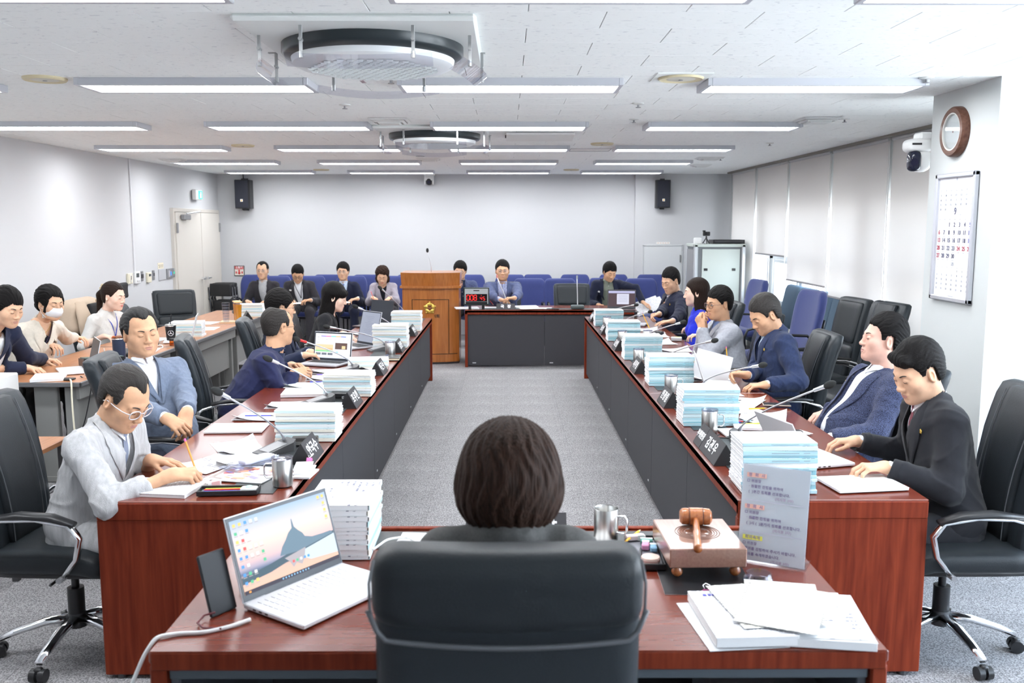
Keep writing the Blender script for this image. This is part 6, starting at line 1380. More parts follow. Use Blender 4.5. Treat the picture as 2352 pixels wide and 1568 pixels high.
nameplate(.968, 6.62, .245, 1, '서주영', 'third triangular black nameplate on the right table')
nameplate(.968, 7.82, .24, 1, '김선영', 'fourth triangular black nameplate on the right table')
nameplate(.968, 8.98, .24, 1, '김소영', 'fifth triangular black nameplate on the right table')
nameplate(.968, 10.15, .24, 1, '이준배', 'sixth and farthest triangular black nameplate on the right table')
t = nameplate(-.02, 11.55, .235, 1, '국 장', 'low black nameplate with two letters on the officials\' table, beside the red timer', .075, rot=R(90), dep=.09, size=.05, sp=1.5)
t = nameplate(.03, 3.05, .345, 1, '위 원 장', 'black nameplate at the far edge of the foreground desk, half hidden by the hair', .085, rot=R(90), sp=1.6)
for k in range(3): text('rear_lettering', '위원장'[k], .05, WHITEI, t, frameM((.0, 0, 0), (1, 0, 0), (0, 1, 0))) if False else None
# steel mugs
def mug_parts(t, lid=True, ang=0.):
    mb = MB(); mb.lathe([(.036, .002), (.040, .004), (.0415, .012), (.0415, .112), (.0400, .114), (.0385, .110), (.0375, .02), (1e-6, .018)], n=36); part('cup', mb, STEEL, t, True)
    mb = MB(); mb.lathe([(.037, 0), (.0375, .004), (.035, .005)], n=28); part('base_ring', mb, BLKP, t)
    d = np.array([math.cos(ang), math.sin(ang), 0]); mb = MB(); mb.tube([d*.040+[0, 0, .092], d*.066+[0, 0, .094], d*.074+[0, 0, .084], d*.074+[0, 0, .045], d*.066+[0, 0, .034], d*.040+[0, 0, .034]], .0042, 8, flat=(2.2, .8)); part('handle', mb, CHROME, t, 'all')
    if lid:
        mb = MB(); mb.lathe([(.0385, .108), (.0432, .112), (.0438, .122), (.0405, .122), (.0390, .116), (1e-6, .115)], n=32); ld = part('lid', mb, MATS['tinted_plastic'], t, True); mb = MB(); mb.box((0, 0, .119), (.030, .014, .006), ch=.002); part('slider', mb, MATS['clear_plastic'], ld)
for x, y, a, lb in ((-.925, 3.665, 180, 'large steel mug with clear lid on the near left table, beside the pen tray'), (-.955, 7.40, 90, 'small steel mug standing by a notebook on the left table'), (1.045, 4.63, 0, 'steel mug with clear lid behind the long two-part nameplate'), (1.040, 5.72, 0, 'steel mug in front of the third right stack'), (1.010, 6.95, 0, 'steel mug in front of the fourth right stack'), (1.035, 8.16, 0, 'steel mug in front of the fifth right stack'), (1.03, 9.40, 0, 'farthest steel mug, in front of the sixth right stack'), (1.27, 8.20, 0, 'steel mug half hidden behind the fourth right stack')):
    t = thing('steel_mug', lb, 'mug', (x, y, H+.003), 0, 'steel mugs with clear lids'); mug_parts(t, True, R(a))
t = thing('steel_mug', 'open stainless steel mug without a lid beside the woman on the foreground desk', 'mug', (.335, 3.00, H+.003)); mug_parts(t, False, R(-25))
# microphones
def mic(x, y, hx, hy, hz, lab, ang, mid=.12, red=False):
    t = thing('desk_microphone', lab, 'microphone', (x, y, H), 0, 'gooseneck desk microphones'); c, s = math.cos(ang), math.sin(ang); Rm = rotm('Z', ang)
    mb = MB(); P = [(-.11, -.052), (.05, -.052), (.075, -.035), (.075, .035), (.05, .052), (-.11, .052)]; zl = [.012, .045, .055, .055, .045, .012]; k = 6
    mb.add(np.array([(p[0], p[1], 0) for p in P]+[(p[0], p[1], z) for p, z in zip(P, zl)])@Rm.T, [tuple(range(k))[::-1], tuple(range(k, 2*k))]+[(i, (i+1) % k, k+(i+1) % k, k+i) for i in range(k)]); part('base', mb, mat('mic_base', (.10, .10, .105), .4), t)
    mb = MB(); mb.xf(frameM(Rm@np.array([-.03, 0, .029]), Rm@np.array([1, 0, .21]), Rm@np.array([0, 1, 0]))).box((0, 0, .001), (.11, .075, .003), ch=.001); part('top_plate', mb, mat('mic_plate', (.33, .33, .34), .4, .4), t)
    p0 = Rm@np.array([.035, 0, .05]); e = np.array([hx-x, hy-y, hz-H]); d = e-p0; hd_ = nrm([d[0], d[1], 0]); P = []
    c1 = p0+np.array([0, 0, .075])+hd_*.015
    for u in np.linspace(0, 1, 15):
        w = u**.9; q = (1-w)**2*p0+2*(1-w)*w*c1+w*w*e; q2 = c1+(e-c1)*w; q = q*(1-w*.35)+q2*w*.35; P.append(q)
    P = np.array(P); mb = MB(); mb.tube(P[:-1], np.interp(np.linspace(0, 1, 14), [0, .06, .12, 1], [.010, .008, .0045, .0045]), 8); gn = part('gooseneck', mb, mat('gooseneck', (.55, .56, .60), .3, .8), t, 'all')
    T_ = nrm(P[-1]-P[-3]); mb = MB(); mb.cyl(P[-2]-T_*.012, P[-1]-T_*.002, .0085, .010, n=12); part('collar', mb, ALU if not red else RED, gn)
    mb = MB(); Rz_ = np.stack([nrm(np.cross(T_, [0, 0, 1.])), np.cross(nrm(np.cross(T_, [0, 0, 1.])), T_)*-1, T_], 1); mb.sphere(P[-1]+T_*.022, .0215, 16, sc=(.85, .85, 1.55), rot=Rz_); part('foam_head', mb, mat('foam', (.03, .032, .032), .95, bump=.6, bscale=900), gn, 'all')
    mb = MB(); mb.tube([Rm@np.array([.07, .02, .012]), Rm@np.array([.12, .03, .01]), Rm@np.array([.16, .0, .006]), Rm@np.array([.15, -.06, .006])], .003, 6); part('cable', mb, BLKP, t, 'all')
mic(-1.085, 4.24, -1.265, 3.98, 1.06, 'near left gooseneck microphone whose head hangs before the linen-suited man', R(50))
mic(-1.12, 5.42, -1.376, 5.28, 1.015, 'second gooseneck microphone on the left table, pointing at the man in navy', R(30))
mic(-1.16, 6.58, -1.444, 6.30, 1.005, 'third gooseneck microphone on the left table with a red collar', R(30), red=True)
mic(-1.08, 7.75, -1.46, 7.45, .965, 'fourth gooseneck microphone on the left table, beside the small mug', R(30))
mic(-1.16, 9.0, -1.454, 8.85, 1.0, 'fifth gooseneck microphone on the left table, before the long-haired woman', R(30))
mic(-1.16, 10.2, -1.377, 10.0, 1.10, 'farthest left gooseneck microphone, rising in front of the curly-haired woman', R(30))
mic(1.185, 4.44, 1.458, 4.12, 1.065, 'near right gooseneck microphone pointing at the two nearest men on the right', R(150))
mic(1.27, 5.72, 1.49, 5.32, .975, 'second gooseneck microphone on the right table, before the man in navy', R(150))
mic(1.22, 6.82, 1.455, 6.42, .98, 'third gooseneck microphone on the right table, before the man in gray', R(150))
mic(1.20, 7.95, 1.456, 7.6, .985, 'fourth gooseneck microphone on the right table, at the clasped hands', R(150))
mic(1.21, 9.3, 1.392, 8.95, .945, 'fifth gooseneck microphone on the right table, before the young man with tie', R(150))
mic(1.18, 10.3, 1.40, 10.0, .92, 'farthest right gooseneck microphone, near the dark laptop screen', R(150))
def mic_up(x, y, lab, hd_):
    t = thing('desk_microphone', lab, 'microphone', (x, y, H), 0, 'gooseneck desk microphones'); mb = MB(); mb.rbox((0, 0, .03), (.17, .11, .055), .02, 5); part('base', mb, mat('mic_base_green', (.07, .09, .09), .4), t, 'all'); mb = MB(); mb.tube([(0, 0, .05), (0, 0, .07), (hd_[0]*.3, -.01, .18), (hd_[0]*.7, -.01, .30), (hd_[0], -.02, .40)], [.009, .006, .005, .005, .007], 8); g = part('gooseneck', mb, mat('gooseneck_white', (.75, .75, .77), .3, .3), t, 'all'); mb = MB(); mb.cyl((hd_[0], -.02, .39), (hd_[0]*1.02, -.022, .43), .010, n=10); part('tip', mb, hd_[1], g)
mic_up(.89, 11.55, 'upright silver microphone on the officials\' table before the empty black chair', (-.01, ALU))
mic_up(.0, 11.72, 'white curved microphone with a red tip before the official in the blue jacket', (-.13, mat('mic_red_tip', (.75, .25, .22), .4)))
# laptops: local +Y points from the keyboard's front edge to the hinge
def laptop(x, y, rz, W_, D_, lid_deg, lab, body, screen=None, lidm=None, z=H+.002, cat='laptop'):
    t = thing('laptop', lab, cat, (x, y, z), rz); mb = MB(); mb.box((0, 0, .009), (W_, D_, .014), ch=.003); b_ = part('base', mb, body, t)
    mb = MB(); rows, cols_ = 5, 14; kw = W_*.86/cols_; kd = D_*.46/rows
    for r in range(rows):
        for c in range(cols_):
            mb.box((-W_*.43+(c+.5)*kw, D_*.40-(r+.5)*kd, .0168), (kw*.82, kd*.80, .0016), ch=.0005)
    k = part('keyboard', mb, body if body in (WHITEP,) or 'white' in body.name else BLKP, b_); k['kind'] = 'stuff'
    mb = MB(); mb.box((0, -D_*.30, .0164), (W_*.30, D_*.26, .0006)); part('touchpad', mb, body, b_)
    for q in range(3): mb = MB(); mb.box((-W_/2+.0005, D_*.1+.025*q, .009), (.002, .012, .005)); part('port', mb, DGRAY, b_)
    a = R(lid_deg); up = np.array([0, -math.cos(a), math.sin(a)]); o = np.array([0, D_/2-.002, .014]); nf = np.array([0, -math.sin(a), -math.cos(a)])  # face normal toward user
    Mx = frameM(o+up*(D_*.5)-nf*.003, (1, 0, 0), up); mb = MB().xf(Mx); mb.box((0, 0, 0), (W_, D_, .006), ch=.002); ld = part('lid', mb, lidm or body, t)
    Mf = frameM(o+up*(D_*.5)+nf*.0006, (1, 0, 0), up); mb = MB().xf(Mf); mb.box((0, 0, 0), (W_-.006, D_-.006, .001)); part('bezel', mb, mat('bezel', (.03, .035, .045), .3), ld)
    if screen: screen(t, ld, frameM(o+up*(D_*.515)+nf*.0016, (1, 0, 0), up), W_-.022, D_-.034)
    mb = MB(); mb.cyl((-W_*.3, D_/2, .012), (W_*.3, D_/2, .012), .005, n=8); part('hinge', mb, DGRAY, t); return t
def emat(name, col, s=1.):
    s *= .40
    return mat(name, (.01, .01, .01), .5, spec=.2, emit=col, estr=s)
def emat_(name, col, s=1.): return mat(name, (.02, .02, .02), .3, emit=col, estr=s)
def rects(M, lst, ld, nm, m, lift=.0004):
    mb = MB().xf(M); [mb.box((a, b_, lift), (w, h, .0003)) for a, b_, w, h in lst]; return part(nm, mb, m, ld)
def scr_desktop(t, ld, M, w, h):
    m, n, l, b = _newmat('sunset_wallpaper'); MATS['sunset_wallpaper'] = m; tc_ = n.new('ShaderNodeTexCoord'); cr_ = n.new('ShaderNodeValToRGB'); l.new(tc_.outputs['Generated'], (sp_ := n.new('ShaderNodeSeparateXYZ')).inputs[0]); l.new(sp_.outputs[2], cr_.inputs[0]); e = cr_.color_ramp.elements
    e[0].position = 0; e[0].color = (.86, .55, .40, 1); e[1].position = 1; e[1].color = (.36, .52, .70, 1)
    for p_, c_ in ((.20, (.78, .50, .40, 1)), (.27, (.10, .16, .28, 1)), (.33, (.45, .40, .52, 1)), (.42, (.80, .55, .55, 1)), (.60, (.90, .70, .62, 1)), (.78, (.72, .68, .76, 1))): x = e.new(p_); x.color = c_
    l.new(cr_.outputs[0], b.inputs['Emission Color']); b.inputs['Emission Strength'].default_value = .38; b.inputs['Base Color'].default_value = (.01, .01, .01, 1); b.inputs['Roughness'].default_value = .4; b.inputs['Specular IOR Level'].default_value = .2
    mb = MB().xf(M); mb.box((0, 0, 0), (w, h, .0004)); part('screen', mb, m, ld)
    def poly(pts, nm, mm, lf): mb = MB().xf(M); k = len(pts); mb.add([(a*w, b_*h, lf) for a, b_ in pts], [tuple(range(k))]); part(nm, mb, mm, ld)
    poly([(-.5, -.27), (-.20, -.22), (.10, -.14), (.5, -.08), (.5, -.20), (.2, -.26), (-.05, -.28), (-.22, -.33), (-.5, -.36)], 'wallpaper_shore', emat('shore', (.07, .12, .16)), .0005)
    poly([(-.10, -.17), (-.06, -.06), (-.01, .02), (.03, .10), (.075, .15), (.085, .27), (.092, .28), (.100, .16), (.13, .10), (.17, .04), (.19, -.02), (.26, -.06), (.38, -.07), (.47, -.07), (.49, -.11), (.1, -.19)], 'wallpaper_island', emat('island', (.16, .25, .33)), .0007)
    poly([(-.06, -.22), (.17, -.17), (.14, -.30), (.10, -.38), (.05, -.33), (.01, -.38), (-.02, -.28)], 'island_reflection', emat('island_refl', (.45, .42, .45)), .0008)
    poly([(.05, -.22), (.5, -.12), (.5, -.40), (.20, -.36)], 'water_glare', emat('water_glare', (.62, .74, .85)), .0006)
    rects(M, [(0, -h*.475, w, h*.05)], ld, 'taskbar', emat('taskbar', (.05, .045, .07)), .001)
    ic = [('folder_icon', (.90, .65, .18)), ('blue_icon', (.10, .35, .80)), ('white_icon', (.85, .88, .88)), ('red_icon', (.80, .12, .12)), ('green_icon', (.12, .55, .30))]
    L_ = [(0, 0, 0), (1, 0, 0), (2, 0, 1), (3, 0, 2), (4, 0, 2), (0, 1, 4), (1, 1, 2), (2, 1, 1), (0, 2, 0), (1, 2, 3), (2, 2, 2), (0, 3, 1), (1, 3, 3), (2, 3, 2), (3, 3, 2), (4, 3, 2), (0, 4, 1), (1, 4, 1), (2, 4, 2), (3, 4, 2), (4, 4, 4), (0, 5, 1), (1, 5, 2), (4, 5, 4), (0, 6, 1), (1, 6, 4), (2, 6, 2), (0, 7, 1), (1, 7, 4), (2, 7, 0), (16.3, -.2, 0), (17.2, -.2, 0), (17.1, .7, 0), (17.1, 1.6, 0), (17.1, 2.5, 0)]
    for k, (nm, c_) in enumerate(ic): rects(M, [(-w*.465+cx_*w*.054, h*.43-cy_*h*.112, w*.026, h*.042) for cx_, cy_, q in L_ if q == k], ld, 'desktop_icon', emat(nm, c_), .0012)
    rects(M, [(-w*.465+cx_*w*.054, h*.43-cy_*h*.112-h*.036, w*.036, h*.010) for cx_, cy_, q in L_], ld, 'icon_caption', emat('caption', (.45, .42, .42)), .0012)['kind'] = 'stuff'
    for dx_, q in zip(np.linspace(.02, .18, 5), (3, 4, 2, 1, 1)): rects(M, [(w*dx_, -h*.30, w*.022, h*.035)], ld, 'desktop_icon', emat(ic[q][0], ic[q][1]), .0012)
    rects(M, [(w*(-.12+.03*i), -h*.475, w*.012, h*.022) for i in range(10)], ld, 'taskbar_icon', emat('tb_icon', (.3, .6, .9)), .0012); rects(M, [(-w*.45, -h*.475, w*.02, h*.025)], ld, 'taskbar_icon', emat('tb_orange', (.9, .4, .1)), .0012)
hL = np.array([-.747, 2.447]); hR = np.array([-.510, 2.782]); mid = (hL+hR)/2
LW = .385; ax_ = math.atan2(hR[1]-hL[1], hR[0]-hL[0]); dn = np.array([math.sin(ax_), -math.cos(ax_)]); LD = .245; cc_ = mid+dn*LD/2+np.array([.0, -.01])
WLAP = mat('white_laptop_body', (.80, .80, .83), .35)
laptop(cc_[0], cc_[1], ax_, LW, LD, 107, 'white laptop showing a sunset island wallpaper on the foreground desk', WLAP, scr_desktop)
def scr_web(t, ld, M, w, h):
    mb = MB().xf(M); mb.box((0, 0, 0), (w, h, .0004)); part('screen', mb, emat('page_white', (.84, .87, .93), .95), ld)
    for i, c_ in enumerate(((.30, .22, .75), (.85, .15, .45), (.15, .65, .62), (.90, .50, .20), (.15, .22, .75))): rects(M, [(w*(-.27+.14*i), h*.385, w*.14, h*.035)], ld, 'menu_tab', emat('tab%d' % i, c_))
    rects(M, [(-w*.42, h*.34, w*.06, h*.02)]+[(w*(-.42+.12*i), h*.25, w*.04, h*.012) for i in range(8)]+[(-w*.42, h*.12, w*.08, h*.015)], ld, 'page_text', emat('page_text', (.4, .42, .5)))
    rects(M, [(-w*.235, -h*.10, w*.50, h*.30)], ld, 'banner', emat('banner_sand', (.85, .62, .38))); rects(M, [(-w*.235, -h*.215, w*.50, h*.07)], ld, 'banner', emat('banner_green', (.30, .68, .35)), .0008); rects(M, [(-w*.10, -h*.13, w*.20, h*.06)], ld, 'banner_caption', emat('banner_cap', (.70, .45, .25)), .001)
    rects(M, [(w*.24, -h*.0, w*.34, h*.26)], ld, 'poster', emat('poster_brown', (.13, .08, .07))); rects(M, [(w*.31, -h*.05, w*.10, h*.13)], ld, 'poster_mark', emat('poster_gold', (.75, .62, .35)), .0008)
    rects(M, [(-w*(.40-.17*i), -h*.335, w*.14, h*.09) for i in range(3)], ld, 'thumbnail', emat('thumb', (.18, .2, .24))); rects(M, [(w*.12, -h*.25, w*.08, h*.04)], ld, 'button', emat('btn', (.2, .6, .85))); rects(M, [(0, -h*.475, w, h*.04)], ld, 'taskbar', emat('tb_pale', (.66, .70, .88)))
laptop(-1.405, 6.95, R(-20), .335, .225, 100, 'laptop with a colourful web page on its bright screen, left table', mat('silver_laptop', (.45, .46, .5), .35, .3), scr_web)
def scr_doc(t, ld, M, w, h):
    mb = MB().xf(M); mb.box((0, 0, 0), (w, h, .0004)); part('screen', mb, emat('doc_grey', (.33, .36, .45), .9), ld); rects(M, [(w*(-.05+.02*(i % 3)), h*(.36-.055*i), w*(.5-.1*(i % 4)), h*.012) for i in range(13)], ld, 'text_line', emat('doc_text', (.22, .24, .32)))
laptop(-1.36, 7.93, R(-48), .30, .30, 104, 'laptop with a grey text document on screen, by the long-haired woman', mat('silver_laptop', (.4, .4, .4)), scr_doc)
laptop(-1.42, 9.55, R(-35), .32, .26, 100, 'closed-looking dark brown laptop lid near the podium end of the left table', mat('brown_laptop', (.075, .05, .055), .4), None)
def scr_dark(t, ld, M, w, h):
    mb = MB().xf(M); mb.box((0, 0, 0), (w, h, .0004)); part('screen', mb, emat('dark_desktop', (.075, .045, .055), .9), ld); rects(M, [(0, h*.42, w, h*.14)], ld, 'title_bar', emat('title_bar', (.42, .42, .62))); rects(M, [(w*.05, -h*.02, w*.46, h*.66)], ld, 'open_page', emat('open_page', (.58, .58, .70)), .0008); rects(M, [(w*.05, h*(.22-.06*i), w*.36, h*.012) for i in range(8)], ld, 'text_line', emat('doc_text', (.2, .2, .3)), .0012)
laptop(1.33, 10.62, R(-8), .33, .22, 100, 'laptop with a dark desktop and pale page at the far end of the right table', mat('brown_laptop', (0, 0, 0)), scr_dark, z=H+.075)
# open silver laptop stands on a riser tray
t = thing('laptop_riser', 'thin dark riser under the far right laptop', 'stand', (1.33, 10.55, H)); mb = MB(); mb.box((0, 0, .070), (.36, .20, .008), ch=.002); part('tray', mb, DGRAY, t)
for s in (-1, 1): mb = MB(); mb.box((s*.16, 0, .034), (.012, .18, .068), ch=.002); part('leg', mb, DGRAY, t)
laptop(1.40, 4.08, R(106), .31, .225, 118, 'thin white laptop open before the black-suited man, faint line pattern on its lid', WLAP, None)
laptop(1.42, 5.98, R(82), .30, .215, 108, 'silver laptop half covered by paper before the man in the navy jacket', WLAP, None)
laptop(-3.18, 6.66, R(-58), .32, .225, 103, 'white laptop opened by the young man at the far left', WLAP, None, z=.727)
laptop(-3.05, 8.42, R(-75), .32, .235, 104, 'white laptop standing open on the staff table next to the booklet stack', WLAP, None, z=.727)
# silver closed laptop at far right
t = thing('closed_laptop', 'closed grey laptop lying near the pencil of the young man in navy', 'laptop', (1.33, 9.72, H+.004), R(-20)); mb = MB(); mb.box((0, 0, .006), (.33, .23, .011), ch=.003); part('base', mb, mat('silver_laptop', (.4, .4, .4)), t); mb = MB(); mb.box((0, 0, .0145), (.33, .23, .005), ch=.002); part('lid', mb, mat('lid_grey', (.40, .40, .44), .35, .4), t)
# pens, pencils
def pen(x, y, z, rz, L, m, lab, cat='pen', tip=None, r=.004, tilt=0., nm='pen', eraser=None):
    t = thing(nm, lab, cat, (x, y, z+r), rz); M = Matrix.Rotation(-tilt, 4, 'Y'); mb = MB().xf(M); mb.cyl((-L/2, 0, 0), (L/2-.018, 0, 0), r, n=8); part('barrel', mb, m, t, True); mb = MB().xf(M); mb.cyl((L/2-.018, 0, 0), (L/2, 0, 0), r, .0008, n=8); part('tip', mb, tip or BLKP, t)
    mb = MB().xf(M); mb.cyl((-L/2-.012, 0, 0), (-L/2, 0, 0), r*1.02, n=8); part('cap', mb, eraser or m, t); return t
WT = mat('pencil_wood', (.75, .55, .35), .6)
pen(-1.38, 5.03, H+.004, R(2), .15, BLUEI, 'blue ballpoint pen lying on a white sheet, near left table'); pen(-1.25, 6.12, H+.008, R(3), .15, BLUEI, 'blue pen at the edge of a report before the man in navy', r=.0035); pen(-1.27, 6.42, H+.010, R(12), .14, mat('violet_pen', (.2, .12, .5), .4), 'thin violet pen lying across the wide open document')
pen(1.40, 7.20, H+.010, R(3), .15, YEL, 'yellow pencil lying on the document before the man in gray', 'pencil', WT, nm='pencil', eraser=PINK); pen(1.50, 8.95, H+.008, R(-5), .14, YEL, 'yellow pencil beside the hand of the young man in navy', 'pencil', WT, nm='pencil'); pen(1.46, 5.20, H+.008, R(10), .10, YEL, 'short yellow and orange pencil end below the dark phone', 'pencil', WT, nm='pencil')
def pentray(x, y, rz, w, d, lab, pens, extra=True, z=H+.003):
    t = thing('pen_tray', lab, 'tray', (x, y, z), rz); mb = MB(); mb.box((0, 0, .003), (w, d, .005), ch=.002)
    for s in (-1, 1): mb.box((s*(w/2-.002), 0, .011), (.004, d, .020), ch=.0015); mb.box((0, s*(d/2-.002), .011), (w, .004, .020), ch=.0015)
    part('tray_body', mb, BLKP, t); mb = MB(); mb.box((0, 0, .0062), (w-.012, d-.012, .001)); part('tray_floor', mb, mat('tray_floor', (.25, .25, .28), .4), t); ca, sa = math.cos(rz), math.sin(rz)
    for i, (dx_, dy, a, L, m, lb, kind) in enumerate(pens): pen(x+dx_*ca-dy*sa, y+dx_*sa+dy*ca, z+.007+.003*(i % 2), rz+R(a), L, m, lb, kind, nm=kind)
    return t
HLY = mat('highlighter_yellow', (.75, .85, .08), .4)
pentray(-1.115, 3.562, R(4), .235, .085, 'black pen tray at the near corner of the left table', [(-.01, .022, 0, .15, HLY, 'yellow-green highlighter in the near pen tray', 'highlighter'), (-.01, .004, 1, .15, mat('red_pen', (.75, .06, .04), .4), 'red pen in the near pen tray', 'pen'), (-.01, -.014, -1, .15, BLUEI, 'blue pen in the near pen tray', 'pen'), (-.05, -.030, 0, .10, WT, 'pale wooden pencil in the near pen tray', 'pencil')])
t = thing('correction_tape', 'white correction tape with a mint wheel in the near pen tray', 'correction tape', (-1.035, 3.565, H+.010)); mb = MB(); mb.rbox((0, 0, .010), (.065, .045, .016), .007, 4); part('shell', mb, WHITEP, t, 'all'); mb = MB(); mb.cyl((.0, 0, .017), (.0, 0, .0205), .014, n=16); part('wheel', mb, mat('mint', (.35, .72, .62), .4), t)
pentray(1.285, 5.42, R(3), .24, .06, 'black pen tray with coloured pens between the second and third right mugs', [(-.01, .012, 0, .15, PINK, 'pink pen in the right pen tray', 'pen'), (-.01, -.008, 1, .15, HLY, 'yellow highlighter in the right pen tray', 'highlighter')])
for k, (x, y, m, lb) in enumerate(((1.22, 4.83, RED, 'red pen lying between mug and microphone, right table'), (1.20, 4.80, BLUEI, 'blue pen lying beside the red pen, right table'), (1.33, 4.78, HLY, 'yellow highlighter beside the near right microphone'), (1.27, 4.84, mat('sky_pen', (.35, .65, .85), .4), 'light blue pen behind the near right mug'))): pen(x, y, H+.012, R(5+4*k), .14, m, lb, 'pen')
sheet_ob('notepad', 1.16, 4.60, R(5), .12, .17, .008, H+.003, PAPER, 'small white notepad right of the near right mug', 'notepad'); sheet_ob('envelope', 1.27, 4.72, R(-8), .15, .10, .012, H+.003, PAPER, 'thick white envelope behind the near right microphone base', 'envelope')
def phone(x, y, rz, lab, z=H+.004, m=BLKP, w=.078, h=.158):
    t = thing('smartphone', lab, 'phone', (x, y, z), rz); mb = MB(); mb.box((0, 0, .0045), (w, h, .009), ch=.003); part('body', mb, mat('phone_edge', (.42, .38, .32), .3, .7) if m is None else m, t); mb = MB(); mb.box((0, 0, .0092), (w-.005, h-.006, .0006)); part('screen', mb, mat('phone_glass', (.012, .013, .016), .35, spec=.25), t); mb = MB(); mb.cyl((0, h/2-.010, .0096), (0, h/2-.010, .0098), .002, n=8); part('front_camera', mb, DGRAY, t); return t
phone(1.59, 5.30, R(80), 'dark smartphone with a bronze edge lying on papers, right table', H+.010, None); phone(1.34, 4.42, R(70), 'black smartphone behind the near right microphone, cable attached'); phone(-3.10, 6.30, R(85), 'black smartphone at the near edge of the staff table', .727)
# recorder tray by near-left mic, adapter
t = thing('battery_case', 'black slotted plastic case beyond the near left microphone', 'case', (-.985, 4.36, H+.003), R(5)); mb = MB(); mb.box((0, 0, .022), (.125, .05, .042), ch=.004); part('shell', mb, mat('case_dark', (.05, .045, .042), .35), t); mb = MB(); mb.box((.0, -.0255, .016), (.095, .002, .016)); part('slot', mb, mat('slot_grey', (.25, .24, .23), .3, .5), t)
t = thing('charger_box', 'black adapter with a coiled cable beyond the second left microphone', 'adapter', (-1.03, 5.58, H+.003), R(-5)); mb = MB(); mb.box((0, 0, .02), (.13, .06, .036), ch=.006); part('shell', mb, BLKP, t); mb = MB(); P = [(.05+.03*math.cos(a), .05*0-.045+.03*math.sin(a), .006+.001*a) for a in np.linspace(0, 10, 40)]; mb.tube(P, .003, 6); part('coiled_cable', mb, GREYM, t, 'all')
# glossy photo leaflet, clear pouch, eraser box
t = thing('photo_leaflet', 'glossy leaflet with red and violet photographs left of the near steel mug', 'leaflet', (-1.12, 3.83, H+.004), R(-14)); mb = MB(); mb.box((0, 0, .003), (.27, .24, .004)); part('sheet', mb, PAPER, t)
PH = [mat('photo_red', (.60, .12, .13), .3), mat('photo_violet', (.22, .18, .45), .3), mat('photo_lilac', (.55, .52, .78), .3), mat('photo_brown', (.28, .21, .19), .3), mat('photo_orange', (.80, .30, .15), .3)]
for i in range(5):
    mb = MB(); rr_ = random.Random(i)
    for _ in range(9 if i != 3 else 3): a, b_ = rr_.uniform(-.10, .12), rr_.uniform(-.095, .095); w_, h_ = rr_.uniform(.02, .06), rr_.uniform(.01, .03); mb.box((max(-.12+w_/2, min(.12-w_/2, a)), b_, .0052+.0003*i), (w_, h_, .0003), rz=rr_.uniform(-.5, .5))
    part('photograph', mb, PH[i], t)
mb = MB(); mb.box((-.115, 0, .0056), (.022, .20, .0003)); part('photo_border', mb, PH[3], t)
t = thing('clear_pouch', 'transparent pouch holding a white mask case on the photo leaflet', 'pouch', (-1.14, 3.98, H+.012), R(55)); mb = MB(); mb.rbox((0, 0, .004), (.27, .13, .010), .004, 5); part('film', mb, MATS['clear_plastic'], t, 'all'); mb = MB(); mb.rbox((.03, 0, .016), (.17, .06, .024), .011, 5); part('white_case', mb, mat('case_pale', (.72, .74, .85), .4), t, 'all')
t = thing('eraser', 'small white boxed eraser with a red label by the near pen tray', 'eraser', (-1.21, 3.665, H+.001), R(40)); mb = MB(); mb.box((0, 0, .011), (.06, .025, .020), ch=.003); part('block', mb, WHITEP, t); mb = MB(); mb.box((.005, 0, .011), (.035, .0258, .0208)); part('label_band', mb, mat('eraser_label', (.75, .45, .45), .5), t)
# folded tickets right of near mug
for k in range(3): t = sheet_ob('folded_leaflet', -.865-.012*k, 3.83+.03*k, R(-5+6*k), .075, .14, .007, H+.003+.008*k, PAPER, ['lowest', 'middle', 'top'][k]+' of the small folded leaflets right of the near left mug', 'leaflet', 'small folded leaflets')
t = thing('binder_clip', 'small wire binder clip on the folded leaflets near the left nameplate', 'clip', (-.88, 3.97, H+.028)); mb = MB(); mb.prism([(-.012, 0), (.012, 0), (0, .014)], -.012, .012, axis=0); part('jaw', mb, PINK, t); mb = MB(); mb.tube([(.0, 0, .012), (.008, .012, .02), (0, .024, .016), (-.008, .012, .02), (0, 0, .012)], .0012, 5); part('wire', mb, CHROME, t)
# notebook under small mug
t = thing('notebook', 'black notebook with an elastic strap before the small steel mug', 'notebook', (-.935, 7.24, H+.003), R(3)); mb = MB(); mb.box((0, 0, .010), (.15, .20, .014)); part('pages', mb, mat('cream_pages', (.70, .62, .45), .7), t); mb = MB(); mb.box((0, 0, .019), (.155, .205, .003)); mb.box((0, 0, .002), (.155, .205, .003)); part('cover', mb, BLKP, t); mb = MB(); mb.box((-.03, 0, .0115), (.02, .207, .0215)); part('strap', mb, mat('strap_navy', (.04, .05, .10), .6), t)
